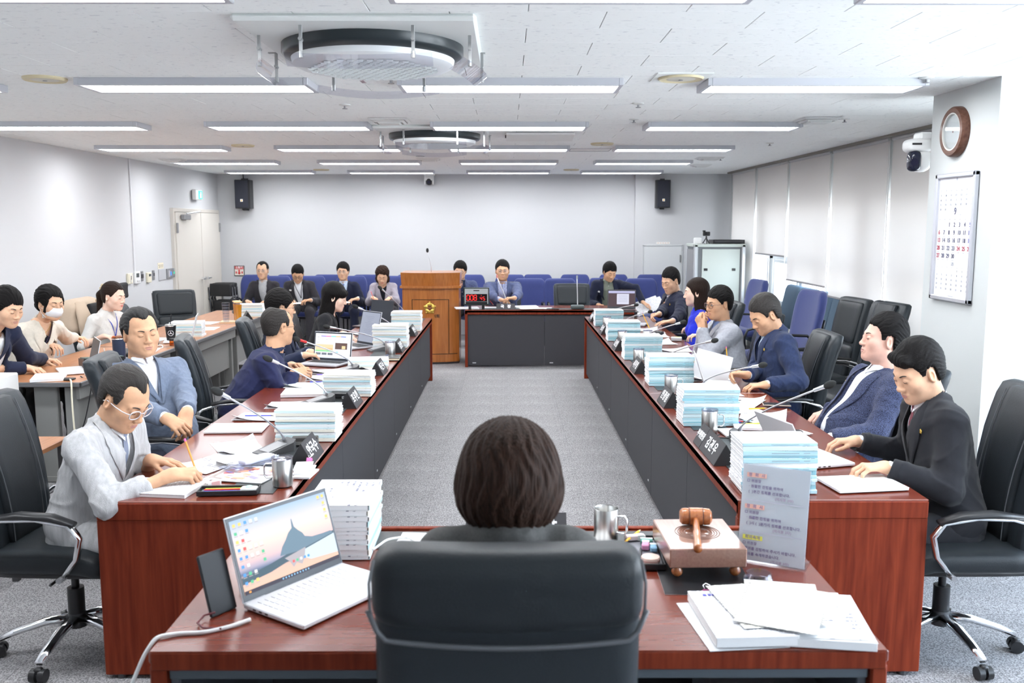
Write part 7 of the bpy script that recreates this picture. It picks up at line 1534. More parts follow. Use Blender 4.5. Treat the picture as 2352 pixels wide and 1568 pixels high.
# mice
def mouse(x, y, rz, m, lab, z=H+.002, sc=1.):
    t = thing('computer_mouse', lab, 'mouse', (x, y, z), rz)
    def w_(P): Q = P.copy(); Q[:, 2] = np.where(Q[:, 2] > 0, Q[:, 2]*(1-.5*(Q[:, 1]/.06)**2-.25*(Q[:, 1]/.06)), Q[:, 2]); Q[:, 0] *= 1-.15*(Q[:, 1]/.06); return Q
    mb = MB(); mb.rbox((0, 0, .019*sc), (.066*sc, .112*sc, .038*sc), .018, 7, warp=w_); part('shell', mb, m, t, 'all'); mb = MB(); mb.cyl((-.003, .030*sc, .031*sc), (.003, .030*sc, .031*sc), .008*sc, n=10); part('wheel', mb, GREYM, t); mb = MB(); mb.box((0, .03, .0345*sc), (.001, .035, .001)); part('button_gap', mb, DGRAY, t)
mouse(1.44, 4.52, R(75), BLKP, 'black mouse under the hand of the black-suited man'); mouse(1.53, 6.80, R(60), mat('grey_mouse', (.30, .30, .33), .35), 'grey and black mouse left of the man in the navy jacket'); mouse(1.47, 8.85, R(60), BLKP, 'black mouse in front of the hands of the young man in navy'); mouse(-.318, 2.545, R(10), WHITEP, 'white mouse half hidden by the foreground chair back')
t = thing('green_eraser', 'green and yellow wrapped eraser on a sheet, right table', 'eraser', (1.50, 6.98, H+.008), R(-8)); mb = MB(); mb.box((0, 0, .010), (.11, .065, .018), ch=.003); part('block', mb, mat('eraser_yellow', (.80, .58, .08), .5), t); mb = MB(); mb.box((0, 0, .0195), (.10, .055, .002)); part('green_face', mb, mat('eraser_green', (.06, .25, .20), .5), t)
t = thing('clip_dispenser', 'small silver box with a yellow stripe by the clasped hands', 'box', (1.56, 8.36, H+.001), R(-10)); mb = MB(); mb.box((0, 0, .02), (.10, .07, .036), ch=.005); part('box_body', mb, ALU, t); mb = MB(); mb.box((.015, 0, .039), (.055, .03, .003)); part('stripe', mb, mat('stripe_yellow', (.75, .72, .35), .5), t)
# lifted sheet held by the man in navy
t = thing('held_paper', 'large white page lifted upright over the laptop by the man in the navy jacket', 'paper', (1.42, 6.22, H+.03), 0); mb = MB(); a_ = np.array([-.11, -.08, 0]); G = []
for i in range(7):
    u = i/6; row = []
    for j in range(7): v = j/6; row.append([-.145+.225*u+.04*v, .04-.10*u+.06*math.sin(u*2.2)*.3-.02*v, .005+.19*v-.085*u+.03*u*v])
    G.append(row)
mb.grid(G); part('sheet', mb, PAPER, t, 'all')
# pages held at the far right by the young official
t = thing('held_document', 'white papers held on the blue seat by the man in the open navy jacket', 'document', (1.98, 13.05, .60)); mb = MB(); mb.xf(frameM((0, 0, .04), (1, 0, .35), (0, .8, .5))).box((0, 0, 0), (.40, .30, .008)); mb.box((.05, -.03, -.006), (.40, .28, .006)); part('pages', mb, PRINT, t)
# ---------------------------------------------------------------- foreground desk
DZ = H
t = thing('phone_wallet', 'dark smartphone standing upright against the white laptop on the foreground desk', 'phone', (-.778, 2.395, DZ), 0)
Mx = frameM((-.030, .045, .083), nrm([.55, .80, .0]), nrm([-.28, .10, .95])); mb = MB().xf(Mx); mb.box((0, 0, 0), (.088, .172, .010), ch=.004); part('body', mb, mat('phone_black', (.03, .032, .036), .3), t); mb = MB().xf(Mx); mb.box((0, 0, -.0056), (.082, .166, .001)); mb.box((0, 0, .0056), (.082, .166, .001)); part('screen', mb, mat('phone_glass', (0, 0, 0)), t)
mb = MB(); mb.tube([(-.02, -.01, .02), (-.05, -.01, .012), (-.055, -.05, .008), (-.03, -.08, .008), (.02, -.085, .008)], .003, 6); part('short_cable', mb, mat('maroon_cable', (.12, .02, .03), .4), t, 'all')
def cable(pts, r, m, lab, n=8, nm='cable'):
    P = np.array(pts, float); k = len(P); t_ = np.linspace(0, k-1, k*8); Q = np.stack([np.interp(t_, range(k), P[:, i]) for i in range(3)], 1)
    for _ in range(6): Q[1:-1] = (Q[:-2]+2*Q[1:-1]+Q[2:])/4
    mb = MB(); mb.tube(Q, r, n); return single(nm, mb, m, lab, 'cable', smooth='all')
a1 = TZ(575, 1422, DZ+.008); a2 = TZ(530, 1438, DZ+.006); a3 = TZ(470, 1452, DZ+.006); a4 = TZ(410, 1454, DZ+.006); a5 = TZ(358, 1462, DZ+.008)
cable([a1, a2, a3, a4, a5, (-.935, 2.23, DZ-.03), (-.975, 2.19, DZ-.14), (-1.0, 2.16, DZ-.3), (-1.0, 2.15, .2), (-.98, 2.25, .01)], .0055, WHITEP, 'thick white charging cable falling over the left end of the foreground desk')
cable([(-.44, 2.88, DZ+.015), (-.40, 2.94, DZ+.03), (-.34, 2.98, DZ+.025), (-.30, 2.93, DZ+.02)], .004, WHITEP, 'white cable arching from the tall booklet stack toward the woman')
cable([(-.80, 2.62, DZ+.03), (-.78, 2.60, DZ+.035), (-.70, 2.58, DZ+.03)], .005, WHITEP, 'short white plug cable behind the foreground laptop')
for k in range(2): sheet_ob('document', -.315+.01*k, 2.955-.012*k, R(-12+8*k), .12, .17, .008, DZ+.004+.009*k, PAPER, ['lower', 'upper'][k]+' small white document left of the gray-jacketed woman on the foreground desk', 'document', 'small documents by the woman')
sheet_ob('document', .27, 2.86, R(4), .21, .297, .004, DZ+.003, PAPER, 'white document edge right of the gray-jacketed woman', 'document')
t = sheet_ob('black_mat', .60, 2.72, R(-2), .27, .36, .003, DZ+.001, mat('mat_black', (.012, .012, .014), .35), 'thin black mat under the gavel block', 'mat')
# pen tray 2
pentray(.445, 2.86, R(88), .27, .105, 'black organiser tray full of stationery left of the gavel block', [(-.02, .03, 3, .14, BLUEI, 'blue pen in the organiser tray', 'pen'), (-.03, .015, -6, .13, BLKP, 'black pen in the organiser tray', 'pen'), (-.05, .035, 5, .12, RED, 'red pen in the organiser tray', 'pen')], z=DZ+.003)
for nm, x, y, rz_, d, m, lb in (('eraser', .455, 2.90, 80, (.055, .024, .018), mat('pink_block', (.80, .35, .55), .5), 'pink eraser in the organiser tray'), ('sticky_notes', .478, 2.88, 85, (.05, .022, .016), mat('blue_block', (.30, .55, .78), .5), 'light blue sticky tabs in the organiser tray'), ('sticky_notes', .465, 2.945, 85, (.03, .04, .014), mat('green_block', (.10, .35, .28), .5), 'dark green sticky tabs in the organiser tray'), ('glue_stick', .43, 2.975, 10, (.07, .022, .018), mat('pale_pink', (.82, .68, .68), .4), 'pale pink glue stick at the far end of the organiser tray')):
    t = thing(nm, lb, 'stationery', (x, y, DZ+.014), R(rz_)); mb = MB(); mb.box((0, 0, d[2]/2), d, ch=.003); part('block', mb, m, t); mb = MB(); mb.box((d[0]*.25, 0, d[2]/2), (d[0]*.30, d[1]*1.02, d[2]*1.02)); part('band', mb, WHITEP, t)
t = thing('round_compact', 'pale peach round compact in the organiser tray', 'compact', (.452, 2.775, DZ+.012)); mb = MB(); mb.lathe([(.028, 0), (.030, .003), (.030, .016), (.028, .019), (1e-6, .020)], n=24); part('lid', mb, mat('peach', (.80, .60, .52), .35), t, True); mb = MB(); mb.lathe([(.0305, .008), (.0308, .010), (.0305, .011)], n=24); part('rim', mb, mat('peach_rim', (.7, .35, .3), .4), t)
mb = MB(); pen(.43, 2.995, DZ+.02, R(60), .12, YEL, 'orange-yellow pencil poking out of the organiser tray', 'pencil', WT, nm='pencil')
# gavel block
t = thing('sounding_block', 'square brown wooden gavel sounding block on four ball feet', 'sounding block', (.605, 2.800, DZ+.005), R(1.5)); BW, BD = .235, .285
mb = MB(); mb.box((0, 0, .0625), (BW, BD, .060), ch=.003); part('block', mb, BLOCKW, t)
for s in (-1, 1):
    for q in (-1, 1): mb = MB(); mb.lathe([(.010, .0), (.016, .006), (.018, .014), (.014, .024), (.011, .032)], n=16, c=(s*(BW/2-.028), q*(BD/2-.028), 0)); part('ball_foot', mb, GAVW, t, True)
for r_ in (.046, .054, .062, .070): mb = MB(); P = [(r_*math.cos(a), .01+r_*math.sin(a), .0925) for a in np.linspace(0, 2*PI, 41)[:-1]]; mb.tube(P, .0014, 4, closed=True); part('turned_ring', mb, mat('ring_dark', (.13, .055, .035), .3), t)
mb = MB(); mb.lathe([(.041, .0928), (.038, .0950), (1e-6, .0958)], n=32, c=(0, .01, 0)); part('striking_disc', mb, mat('disc_brown', (.16, .07, .045), .22, coat=.6), t, True)
t = thing('gavel', 'turned wooden gavel lying on the sounding block, handle toward the viewer', 'gavel', (.612, 2.875, DZ+.128)); Rx = rotm('Y', PI/2)
mb = MB(); mb.lathe([(1e-6, -.052), (.018, -.051), (.026, -.044), (.0275, -.030), (.0265, -.022), (.0285, -.020), (.0285, .020), (.0265, .022), (.0275, .030), (.026, .044), (.018, .051), (1e-6, .052)], n=28, rot=rotm('Z', R(-4))@Rx); part('head', mb, GAVW, t, True)
for s in (-1, 1): mb = MB(); mb.lathe([(.0288, -.0012), (.0288, .0012)], n=28, rot=rotm('Z', R(-4))@Rx, c=(s*.0215*math.cos(R(-4)), s*.0215*math.sin(R(-4)), 0)); part('head_groove', mb, mat('ring_dark', (0, 0, 0)), t)
mb = MB(); L_ = .215; ds = nrm([-.17, -1, -.115]); rr_ = []; P = []
for u in np.linspace(0, 1, 22): P.append(ds*(.02+L_*u)); rr_.append(.0085+.0045*math.sin(min(1, u*1.1)*PI*.5)+(.0012*math.sin(u*120) if .45 < u < .72 else 0))
mb.tube(P, rr_, 14); part('handle', mb, GAVW, t, 'all')
# acrylic card holder with script card
hl = np.array([.735, 2.825, DZ+.003]); hr = np.array([.925, 2.722, DZ+.003]); ux = nrm(hr-hl); nrm_ = np.array([ux[1], -ux[0], 0]); upv = nrm(np.array([0, 0, 1.])-nrm_*.17); hw, hh_ = .215, .31
t = thing('card_holder', 'clear acrylic stand holding a printed white script card, right of the gavel block', 'card holder', ((hl+hr)/2)); base = frameM(upv*hh_/2, ux, upv)
mb = MB().xf(base); mb.box((0, 0, .002), (hw, hh_, .0022)); mb.box((0, 0, -.004), (hw, hh_, .0022)); part('acrylic_sheet', mb, MATS['clear_glass'], t); mb = MB().xf(frameM((0, 0, .0), ux, -nrm_)); mb.box((0, .045, .001), (hw, .09, .002)); part('acrylic_foot', mb, MATS['clear_glass'], t)
mb = MB().xf(base); mb.box((0, 0, -.001), (hw-.006, hh_-.006, .002)); cd = part('script_card', mb, mat('card_paper', (.92, .92, .94), .6), t); CI = mat('card_ink', (.22, .18, .33), .7); CF = mat('card_faint_ink', (.50, .42, .55), .7)
def ct(s_, x, y, size, m=CI, al='LEFT', b_=.0003): text('card_text', s_, size, m, t, np.array(base)@np.array(Matrix.Translation((x, y, .0036))), align=al, bold=b_, extrude=.0001, spacing=1.1)
def cb(x, y, w_, h_, m): mb = MB().xf(base); mb.box((x, y, .0033), (w_, h_, .0003)); part('card_mark', mb, m, t)
OR_ = mat('mark_salmon', (.85, .50, .42), .6); YL_ = mat('mark_yellow', (.78, .76, .12), .6); LV = mat('rule_lavender', (.62, .62, .74), .6)
for y0, ttl, mm, ls in ((.120, '정  회  시', OR_, ['□ 위원장', '  · 원활한 진행을 위하여', '  (  )분간 정회를 선포합니다.']), (.020, '정  회  시', OR_, ['□ 위원장', '  · 원활한 진행을 위하여', '  (  )시 (  )분까지 정회를 선포합니다.']), (-.078, '회의속개', YL_, ['□ 위원장', '  회의를 진행하여 주시기 바랍니다.', '  회의를 속개하겠습니다.'])):
    cb(-.060, y0, .062, .014, mm); ct(ttl, -.060, y0, .0125, CI, 'CENTER')
    for i, s_ in enumerate(ls): ct(s_, -.090, y0-.019-.017*i, .0108)
    ct('(의사봉 3타)', .03, y0-.068, .0105, CF, 'CENTER')
for y in (.040, -.060): cb(.0, y, .185, .0022, LV)
# glass lid
t = thing('glass_lid', 'round clear glass lid lying right of the gavel block', 'lid', (.757, 2.640, DZ+.001)); mb = MB(); mb.lathe([(.040, .001), (.044, .004), (.044, .012), (.040, .016), (.037, .026), (.034, .030), (.031, .027), (.033, .016), (.036, .006), (1e-6, .004)], n=36); part('glass_body', mb, MATS['clear_plastic'], t, True); mb = MB(); mb.lathe([(.0375, .026), (.0385, .028), (.0365, .030)], n=36); part('rim', mb, MATS['clear_glass'], t, True)
# paper stacks right
def pap(x, y, rz, w, h, th, z, m, lb, cat='document'): return sheet_ob('document', x, y, R(rz), w, h, th, z, m, lb, cat, 'papers on the foreground desk')
pap(.600, 2.345, 6, .21, .297, .004, DZ+.001, PAPER, 'lowest left document on the foreground desk, peeking out at the left'); pap(.628, 2.350, 3, .215, .30, .026, DZ+.006, PRINT, 'thick printed report with a pink binder clip on the foreground desk')
pap(.842, 2.345, -8, .225, .305, .022, DZ+.002, PAPER, 'thick white document at the right corner of the foreground desk'); pap(.822, 2.352, -5, .215, .30, .006, DZ+.026, PRINT2, 'thin white document on the right-hand pile of the foreground desk')
pap(.690, 2.395, 8, .20, .285, .0015, DZ+.036, CREAMP, 'lower cream printed sheet across the two paper piles'); pap(.748, 2.372, -24, .21, .297, .0015, DZ+.039, CREAMP, 'topmost cream printed sheet lying askew over both paper piles'); pap(.765, 2.42, -12, .20, .28, .0015, DZ+.0335, CREAMP, 'third cream sheet showing behind the askew one')
text('heading', '■ 주요 업무추진 계획 보고', .012, mat('heading_blue', (.08, .08, .45), .6), [o for o in bpy.data.objects if o.get('label', '').startswith('thick printed report')][0], frameM((-.005, .115, .0285), (1, 0, 0), (0, 1, 0)), bold=.0004)
t = thing('binder_clip', 'pink binder clip at the top of the thick printed report', 'clip', (.575, 2.502, DZ+.020), R(3)); mb = MB(); mb.prism([(-.004, -.016), (.012, 0), (-.004, .016)], -.017, .017, axis=0); part('jaw', mb, PINK, t); mb = MB(); mb.tube([(-.007, .010, .008), (-.010, .022, .018), (0, .030, .020), (.010, .022, .018), (.007, .010, .008)], .0014, 6); part('wire_loop', mb, CHROME, t, 'all')
# storage box below the desk
t = thing('storage_box', 'teal and grey plastic storage box under the foreground desk', 'box', (.78, 2.55, 0), 0); mb = MB(); mb.box((0, 0, .24), (.40, .34, .48), ch=.012); part('grey_frame', mb, mat('box_grey', (.33, .37, .40), .5), t); mb = MB(); mb.box((-.0, -.172, .26), (.27, .012, .40), ch=.004); dr = part('drawer', mb, mat('box_teal', (.015, .095, .14), .35), t); mb = MB(); mb.box((0, -.181, .42), (.16, .012, .035), ch=.005); part('handle', mb, BLACKM, dr)
# ---------------------------------------------------------------- officials' table
t = thing('countdown_timer', 'black-framed countdown timer with red digits on the officials\' table', 'timer', (-.39, 11.56, DZ)); F0_, F1_ = .325, .225
mb = MB(); mb.box((0, 0, .165), (F0_, .035, F1_), ch=.005); part('frame', mb, mat('timer_frame', (.02, .03, .03), .3), t); mb = MB(); mb.box((0, -.0185, .168), (F0_-.03, .002, F1_-.035)); part('bezel', mb, mat('timer_bezel', (.42, .45, .46), .4), t); mb = MB(); mb.box((0, -.0200, .150), (F0_-.055, .002, .095)); part('display', mb, mat('timer_display', (.008, .004, .006), .2), t)
mb = MB(); mb.box((0, -.0200, .085), (F0_-.05, .002, .028)); part('lower_panel', mb, BLACKM, t); mb = MB(); mb.box((0, -.0205, .240), (.075, .002, .012)); part('caption_plate', mb, BLACKM, t); mb = MB(); [mb.box((s*.09, -.0205, .240), (.07, .002, .003)) for s in (-1, 1)]; part('caption_line', mb, GREYM, t)
LEDM = mat('led_red', (.3, .0, .0), .4, emit=(1., .035, .03), estr=.55)
def digit(ch, x, z, h, par):
    S = {'0': 'abcdef', '8': 'abcdefg', '4': 'bcfg', '5': 'acdfg'}[ch]; w = h*.50; th = h*.10; mb = MB()
    for s_ in S:
        if s_ in 'agd': mb.box((x, -.0218, z+{'a': h/2, 'g': 0, 'd': -h/2}[s_]), (w*.80, .001, th), ch=0)
        else: mb.box((x+(w/2 if s_ in 'bc' else -w/2), -.0218, z+(h/4 if s_ in 'bf' else -h/4)), (th, .001, h*.40))
    part('digit', mb, LEDM, par)
for ch, x, h in (('0', -.105, .066), ('0', -.060, .066), ('8', -.015, .066), ('4', .058, .042), ('5', .095, .042)): digit(ch, x, .150-(0 if h > .05 else .010), h, t)
mb = MB(); mb.box((.06, -.0218, .178), (.006, .001, .006)); part('indicator', mb, LEDM, t)
for s in (-1, 1): mb = MB(); mb.box((s*.085, 0, .028), (.035, .02, .06), ch=.004); mb.box((s*.085, 0, .004), (.04, .12, .008), ch=.003); part('stand_foot', mb, BLKP, t)
for k, (x, y, rz, lb) in enumerate(((-.52, 11.66, 10, 'white document behind the countdown timer'), (-.16, 11.78, -5, 'white document under the official\'s writing hand'), (.24, 11.72, 8, 'thick white document right of the letters nameplate'), (.42, 11.62, -3, 'white sheets near the middle of the officials\' table'), (.30, 11.58, 12, 'yellowish sheet in front of the white documents on the officials\' table'))): sheet_ob('document', x, y, R(rz), .297, .21, (.012, .004, .02, .006, .0015)[k], DZ+.003+.002*k, (PRINT if k != 4 else CREAMP), lb, 'document', 'papers on the officials table')
phone(.58, 11.55, R(80), 'dark phone lying at the edge of the officials\' table'); 
# ---------------------------------------------------------------- staff tables' things
TZS = .725
t = thing('audio_mixer', 'black wedge-shaped mixer carrying a keyboard and green felt, staff table', 'mixer', (-3.08, 6.88, TZS), R(-60)); mb = MB(); mb.prism([(-.22, 0), (.22, 0), (.22, .10), (-.22, .05)], -.14, .14, axis=1); part('case', mb, BLKP, t); mb = MB(); mb.xf(frameM((0, 0, .078), (1, 0, .114), (0, 1, 0))).box((0, 0, 0), (.42, .26, .006)); part('felt_pad', mb, mat('felt_green', (.16, .22, .20), .9), t); mb = MB(); mb.xf(frameM((.02, .02, .095), (1, 0, .114), (0, 1, 0))).box((0, 0, 0), (.34, .12, .018), ch=.004); kb = part('keyboard', mb, BLKP, t)
mb = MB().xf(frameM((.02, .02, .106), (1, 0, .114), (0, 1, 0))); [mb.box((-.15+.022*i, -.042+.021*j, 0), (.017, .016, .005), ch=.001) for i in range(15) for j in range(5)]; o = part('keys', mb, DGRAY, kb); o['kind'] = 'stuff'
t = thing('steel_tray', 'silver wire tray holding a keyboard and telephone handset, staff table', 'tray', (-3.16, 7.42, TZS), R(-65)); mb = MB(); mb.box((0, 0, .006), (.40, .24, .010), ch=.003); mb.box((0, -.12, .03), (.40, .006, .05)); part('tray_body', mb, ALU, t); mb = MB(); mb.rbox((.06, -.03, .035), (.20, .06, .045), .02, 4); part('handset', mb, BLKP, t, 'all'); mb = MB(); mb.box((-.05, .06, .03), (.34, .11, .02), ch=.004); part('keyboard', mb, BLKP, t); mb = MB(); [mb.box((-.20+.023*i, .025+.022*j, .042), (.018, .017, .005), ch=.001) for i in range(14) for j in range(4)]; o = part('keys', mb, DGRAY, t); o['kind'] = 'stuff'
def tumbler(x, y, h, r0, r1, m, capm, lab, straw=False, star=False):
    t = thing('tumbler', lab, 'tumbler', (x, y, TZS)); mb = MB(); mb.lathe([(r0, 0), (r0, .004), (r1, h*.90), (r1, h*.93)], n=28); part('cup', mb, m, t, True); mb = MB(); mb.lathe([(r1*1.02, h*.92), (r1*1.02, h*.96), (r1*.9, h), (1e-6, h)], n=28); part('lid', mb, capm, t, True)
    mb = MB(); mb.lathe([(r1*1.01, h*.88), (r1*1.03, h*.90), (r1*1.01, h*.92)], n=28); part('steel_band', mb, CHROME, t)
    if straw: mb = MB(); mb.cyl((0, 0, h), (.012, 0, h+.09), .004, n=8); part('straw', mb, BLKP, t)
    if star:
        d = nrm(np.array([0, 0, 0.])-np.array([x, y, 0])); dz = (r0+r1)/2*1.03; c = np.array([d[0]*dz, d[1]*dz, h*.52]); rt = np.array([-d[1], d[0], 0]); mb = MB(); mb.tube([c+rt*.024*math.cos(a)+np.array([0, 0, .024*math.sin(a)]) for a in np.linspace(0, 2*PI, 25)[:-1]], .0018, 5, closed=True)
        for q in range(3): a = PI/2+q*2*PI/3; mb.tube([c+d*.002, c+d*.001+rt*.023*math.cos(a)+np.array([0, 0, .023*math.sin(a)])], [.0035, .0008], 5)
        part('emblem', mb, WHITEI, t)
tumbler(-3.07, 7.18, .20, .045, .050, mat('navy_cup', (.035, .045, .085), .35), MATS['bottle_amber'], 'navy tumbler with an amber lid on the staff table')
tumbler(-3.10, 8.38+.0, .165, .036, .049, BLKP, STEEL, 'black tumbler with straw and white star-in-circle emblem, staff table', True, True)
t = thing('desk_telephone', 'black desk telephone beside the black tumbler on the staff table', 'telephone', (-3.26, 8.22, TZS), R(-70)); mb = MB(); mb.prism([(-.10, 0), (.10, 0), (.10, .07), (-.10, .03)], -.09, .09, axis=0); part('base', mb, BLKP, t); mb = MB(); mb.rbox((-.055, 0, .075), (.05, .20, .035), .016, 4); part('handset', mb, BLKP, t, 'all'); mb = MB(); [mb.box((.02+.022*i, -.04+.022*j, .056+.004*j), (.014, .012, .008)) for i in range(3) for j in range(4)]; o = part('keypad', mb, GREYM, t); o['kind'] = 'stuff'
t = thing('amber_jar', 'small amber jar with a black lid beside the white laptop, staff table', 'jar', (-2.99, 7.93+.2, TZS)); mb = MB(); mb.lathe([(.03, 0), (.032, .004), (.032, .045)], n=20); part('glass', mb, MATS['bottle_amber'], t, True); mb = MB(); mb.lathe([(.034, .045), (.034, .062), (1e-6, .063)], n=20); part('lid', mb, BLKP, t, True)
def cupo(x, y, m, lab, h=.21):
    t = thing('plastic_cup', lab, 'cup', (x, y, TZS+.01)); mb = MB(); mb.lathe([(.030, 0), (.042, h), (.044, h)], n=24); part('cup', mb, MATS['clear_plastic'], t, True)
    if m: mb = MB(); mb.lathe([(.029, .003), (.040, h*.88), (1e-6, h*.88)], n=24); part('drink', mb, m, t, True); mb = MB(); mb.lathe([(.045, h-.004), (.045, h+.008), (1e-6, h+.009)], n=24); part('lid', mb, mat('cup_lid', (.85, .55, .25), .4), t, True)
    else: mb = MB(); [mb.lathe([(.0325+.0135*u/h*.9, u), (.0335+.0135*u/h*.9, u+.003)], n=20) for u in np.arange(.03, h, .03)]; part('ribs', mb, MATS['clear_glass'], t)
ORT = mat('orange_tea', (.80, .32, .03), .2, emit=(.5, .2, .02), estr=.0); cupo(-2.98, 10.10, ORT, 'tall clear cup of orange tea on the far staff table'); cupo(-3.10, 10.05, None, 'empty ribbed clear cup left of the orange tea'); cupo(-3.03, 10.22, ORT, 'second cup of orange tea, half hidden behind the first')
t = thing('wooden_coaster', 'pale wooden tray under the cups of orange tea', 'tray', (-3.03, 10.12, TZS), R(10)); mb = MB(); mb.box((0, 0, .004), (.30, .22, .008), ch=.002); part('board', mb, mat('tray_wood', (.75, .62, .42), .5), t); mb = MB(); mb.box((0, -.108, .010), (.30, .006, .006)); part('edge', mb, MATS['tray_wood'], t)
for k, (x, y, rz, lb, m) in enumerate(((-3.22, 6.36, 20, 'white open notebook by the young man at the left edge', PAPER), (-3.10, 7.75, 10, 'scattered white papers with red print on the staff table', PRINT), (-3.30, 8.55, -10, 'white paper beneath the telephone on the staff table', PRINT), (-3.12, 9.45, 5, 'white sheets right of the nearer staff booklet stack', PAPER), (-3.3, 10.0, -5, 'white paper on the far staff table left of the cups', PAPER))): sheet_ob('document', x, y, R(rz), .21, .297, (.016, .0015, .002, .004, .002)[k], TZS+.001, m, lb, 'document', 'papers on the staff tables')
pen(-3.0, 6.52, TZS, R(30), .06, WHITEP, 'white cable plug on the staff table edge', 'plug', nm='cable_plug', r=.009); t = thing('power_adapter', 'black power adapter with a yellow sticker on the staff table edge', 'adapter', (-3.02, 6.70, TZS), R(-60)); mb = MB(); mb.box((0, 0, .018), (.16, .07, .034), ch=.006); part('brick', mb, BLKP, t); mb = MB(); mb.box((.01, 0, .036), (.07, .04, .001)); part('yellow_sticker', mb, mat('sticker', (.80, .75, .05), .5), t)
nameplate(-2.97, 11.15, .16, -1, '', 'black nameplate seen from behind at the far end of the staff tables', .08, z=TZS) if False else None
for k, (x, y) in enumerate(((-3.32, 11.2), (-2.98, 11.25), (-2.98, 10.45))):
    t = thing('nameplate', ['dark nameplate left of the far staff booklets', 'dark nameplate right of the far staff booklets', 'small dark nameplate at the near side of the far staff booklets'][k], 'nameplate', (x, y, TZS), R(20)); mb = MB(); mb.prism([(-.055, 0), (.055, 0), (0, .09)], -.11, .11, axis=1); part('body', mb, BLKP, t); text('lettering', ['안내', '접수', '안내'][k], .04, WHITEI, t, frameM((.029, 0, .046), (0, 1, 0), (-.055, 0, .09)), bold=.001)
# white router / rack at the left edge
t = thing('network_rack', 'white networking unit with ports standing at the left edge of the picture', 'network unit', (-2.80, 4.85, 0)); mb = MB(); mb.box((0, 0, .55), (.20, .30, .88), ch=.006); mb.box((0, 0, .07), (.24, .34, .14)); part('case', mb, WHITEP, t)
for i in range(6): mb = MB(); mb.box((.03, -.153, .62+.055*i), (.06, .01, .035), ch=.002); part('port', mb, mat('port_grey', (.5, .52, .55), .4), t)
cable([(-2.70, 4.70, .84), (-2.64, 4.68, .84), (-2.57, 4.70, .76), (-2.54, 4.75, .5), (-2.55, 4.8, .02)], .006, WHITEP, 'white network cable looping out of the white unit at the left edge')
cable([(-3.05, 6.30, .73), (-2.98, 6.18, .74), (-2.97, 6.15, .60), (-2.95, 6.12, .35), (-2.80, 6.10, .12), (-2.62, 6.0, .02)], .006, CREAM, 'long cream cable hanging down from the near corner of the staff table')
cable([(-2.96, 6.95, .74), (-2.93, 6.80, .76), (-2.90, 6.62, .66), (-2.86, 6.45, .45), (-2.84, 6.35, .12), (-2.84, 6.3, .02)], .006, WHITEP, 'white cable hanging behind the linen-suited man from the mixer')
cable([(-3.0, 6.6, .735), (-2.92, 6.55, .70), (-2.90, 6.5, .40), (-2.92, 6.4, .03)], .004, BLKP, 'black cable hanging under the near staff table corner'); cable([(-3.02, 6.4, .735), (-2.93, 6.38, .68), (-2.97, 6.32, .42), (-3.05, 6.3, .22), (-3.1, 6.35, .03)], .004, BLKP, 'second black cable drooping under the near staff table corner')
cable([(-3.18, 7.98, TZS+.006), (-3.05, 8.02, TZS+.02), (-3.0, 7.92, TZS+.006), (-3.1, 7.85, TZS+.006), (-3.2, 7.9, TZS+.006)], .004, WHITEP, 'looped white charging cable on the staff table by the amber jar')
# ================================================================ PEOPLE
def cloth(n, c, v=.08, b=.25, bs=700., st=(1, 1, 1), vs=60.): return mat(n, c, .88, bump=b, bscale=bs, var=v, vscale=vs, stretch=st, spec=.25, sheen=.1)
NAVY = cloth('navy_wool', (.018, .024, .055)); NAVY2 = cloth('dark_navy', (.012, .015, .035)); INDIGO = cloth('indigo_shirt', (.020, .024, .075)); LINEN = cloth('grey_linen', (.47, .47, .48), .16, .35, 500., (1, 1, .12), 55.); GB = cloth('grey_blue_wool', (.15, .185, .26), .12); BLK = cloth('black_wool', (.013, .013, .016)); CREAMJ = cloth('cream_linen', (.68, .62, .53), .05); KNIT = cloth('white_knit', (.76, .75, .72), .03, .8, 250.); CHAR = cloth('charcoal_wool', (.032, .030, .036)); LIL = cloth('lilac_grey_linen', (.36, .33, .38), .08); BLUEJ = cloth('slate_blue_linen', (.075, .095, .19), .2, .3, 400., (1, 1, .3), 80.); LG = cloth('light_grey_jersey', (.36, .37, .41), .10); SPK = cloth('speckled_navy_tweed', (.045, .055, .11), 1.0, .4, 500., (1, 1, 1), 260.); BS = cloth('black_suiting', (.018, .019, .024)); GW = cloth('grey_tweed', (.085, .084, .083), .15, .3, 600., (1, 1, 1), 200.); ROY = cloth('royal_blue_knit', (.015, .03, .55), .05); NVJ = cloth('navy_jacket', (.022, .034, .085), .15, .3, 500., (1, 1, .3), 80.); SAGE = cloth('sage_polo', (.20, .22, .18))
WS = cloth('white_shirt', (.80, .81, .85), .02, .1); LB = cloth('light_blue_shirt', (.55, .66, .80), .03, .1); PKS = cloth('pale_pink_shirt', (.78, .72, .80), .02, .1); STR = cloth('striped_shirt', (.42, .46, .68), .35, .1, 400., (1, 1, .02), 160.); DB = cloth('dark_blue_shirt', (.02, .03, .07)); GRS = cloth('light_grey_polo', (.52, .53, .55)); TEE = cloth('white_tee', (.78, .79, .82), .02, .1); BT = cloth('black_top', (.012, .013, .02)); BLS = cloth('blue_shirt', (.18, .26, .50))
S1 = skin('light', (.72, .435, .285)); S2 = skin('tan', (.65, .37, .225)); S3 = skin('pale', (.80, .55, .43)); S4 = skin('rosy', (.74, .44, .345))
X3 = lambda u, v, z=.785: TZ(u, v, z)
UPV = np.array([0, 0, 1.])
FR = [(-.12, -.058), (-.06, -.055), (-.042, -.045), (-.030, .008), (-.022, .028), (.006, .026), (.016, .0), (.032, .004), (.044, .026), (.060, .044), (.078, .048), (.12, .048)]
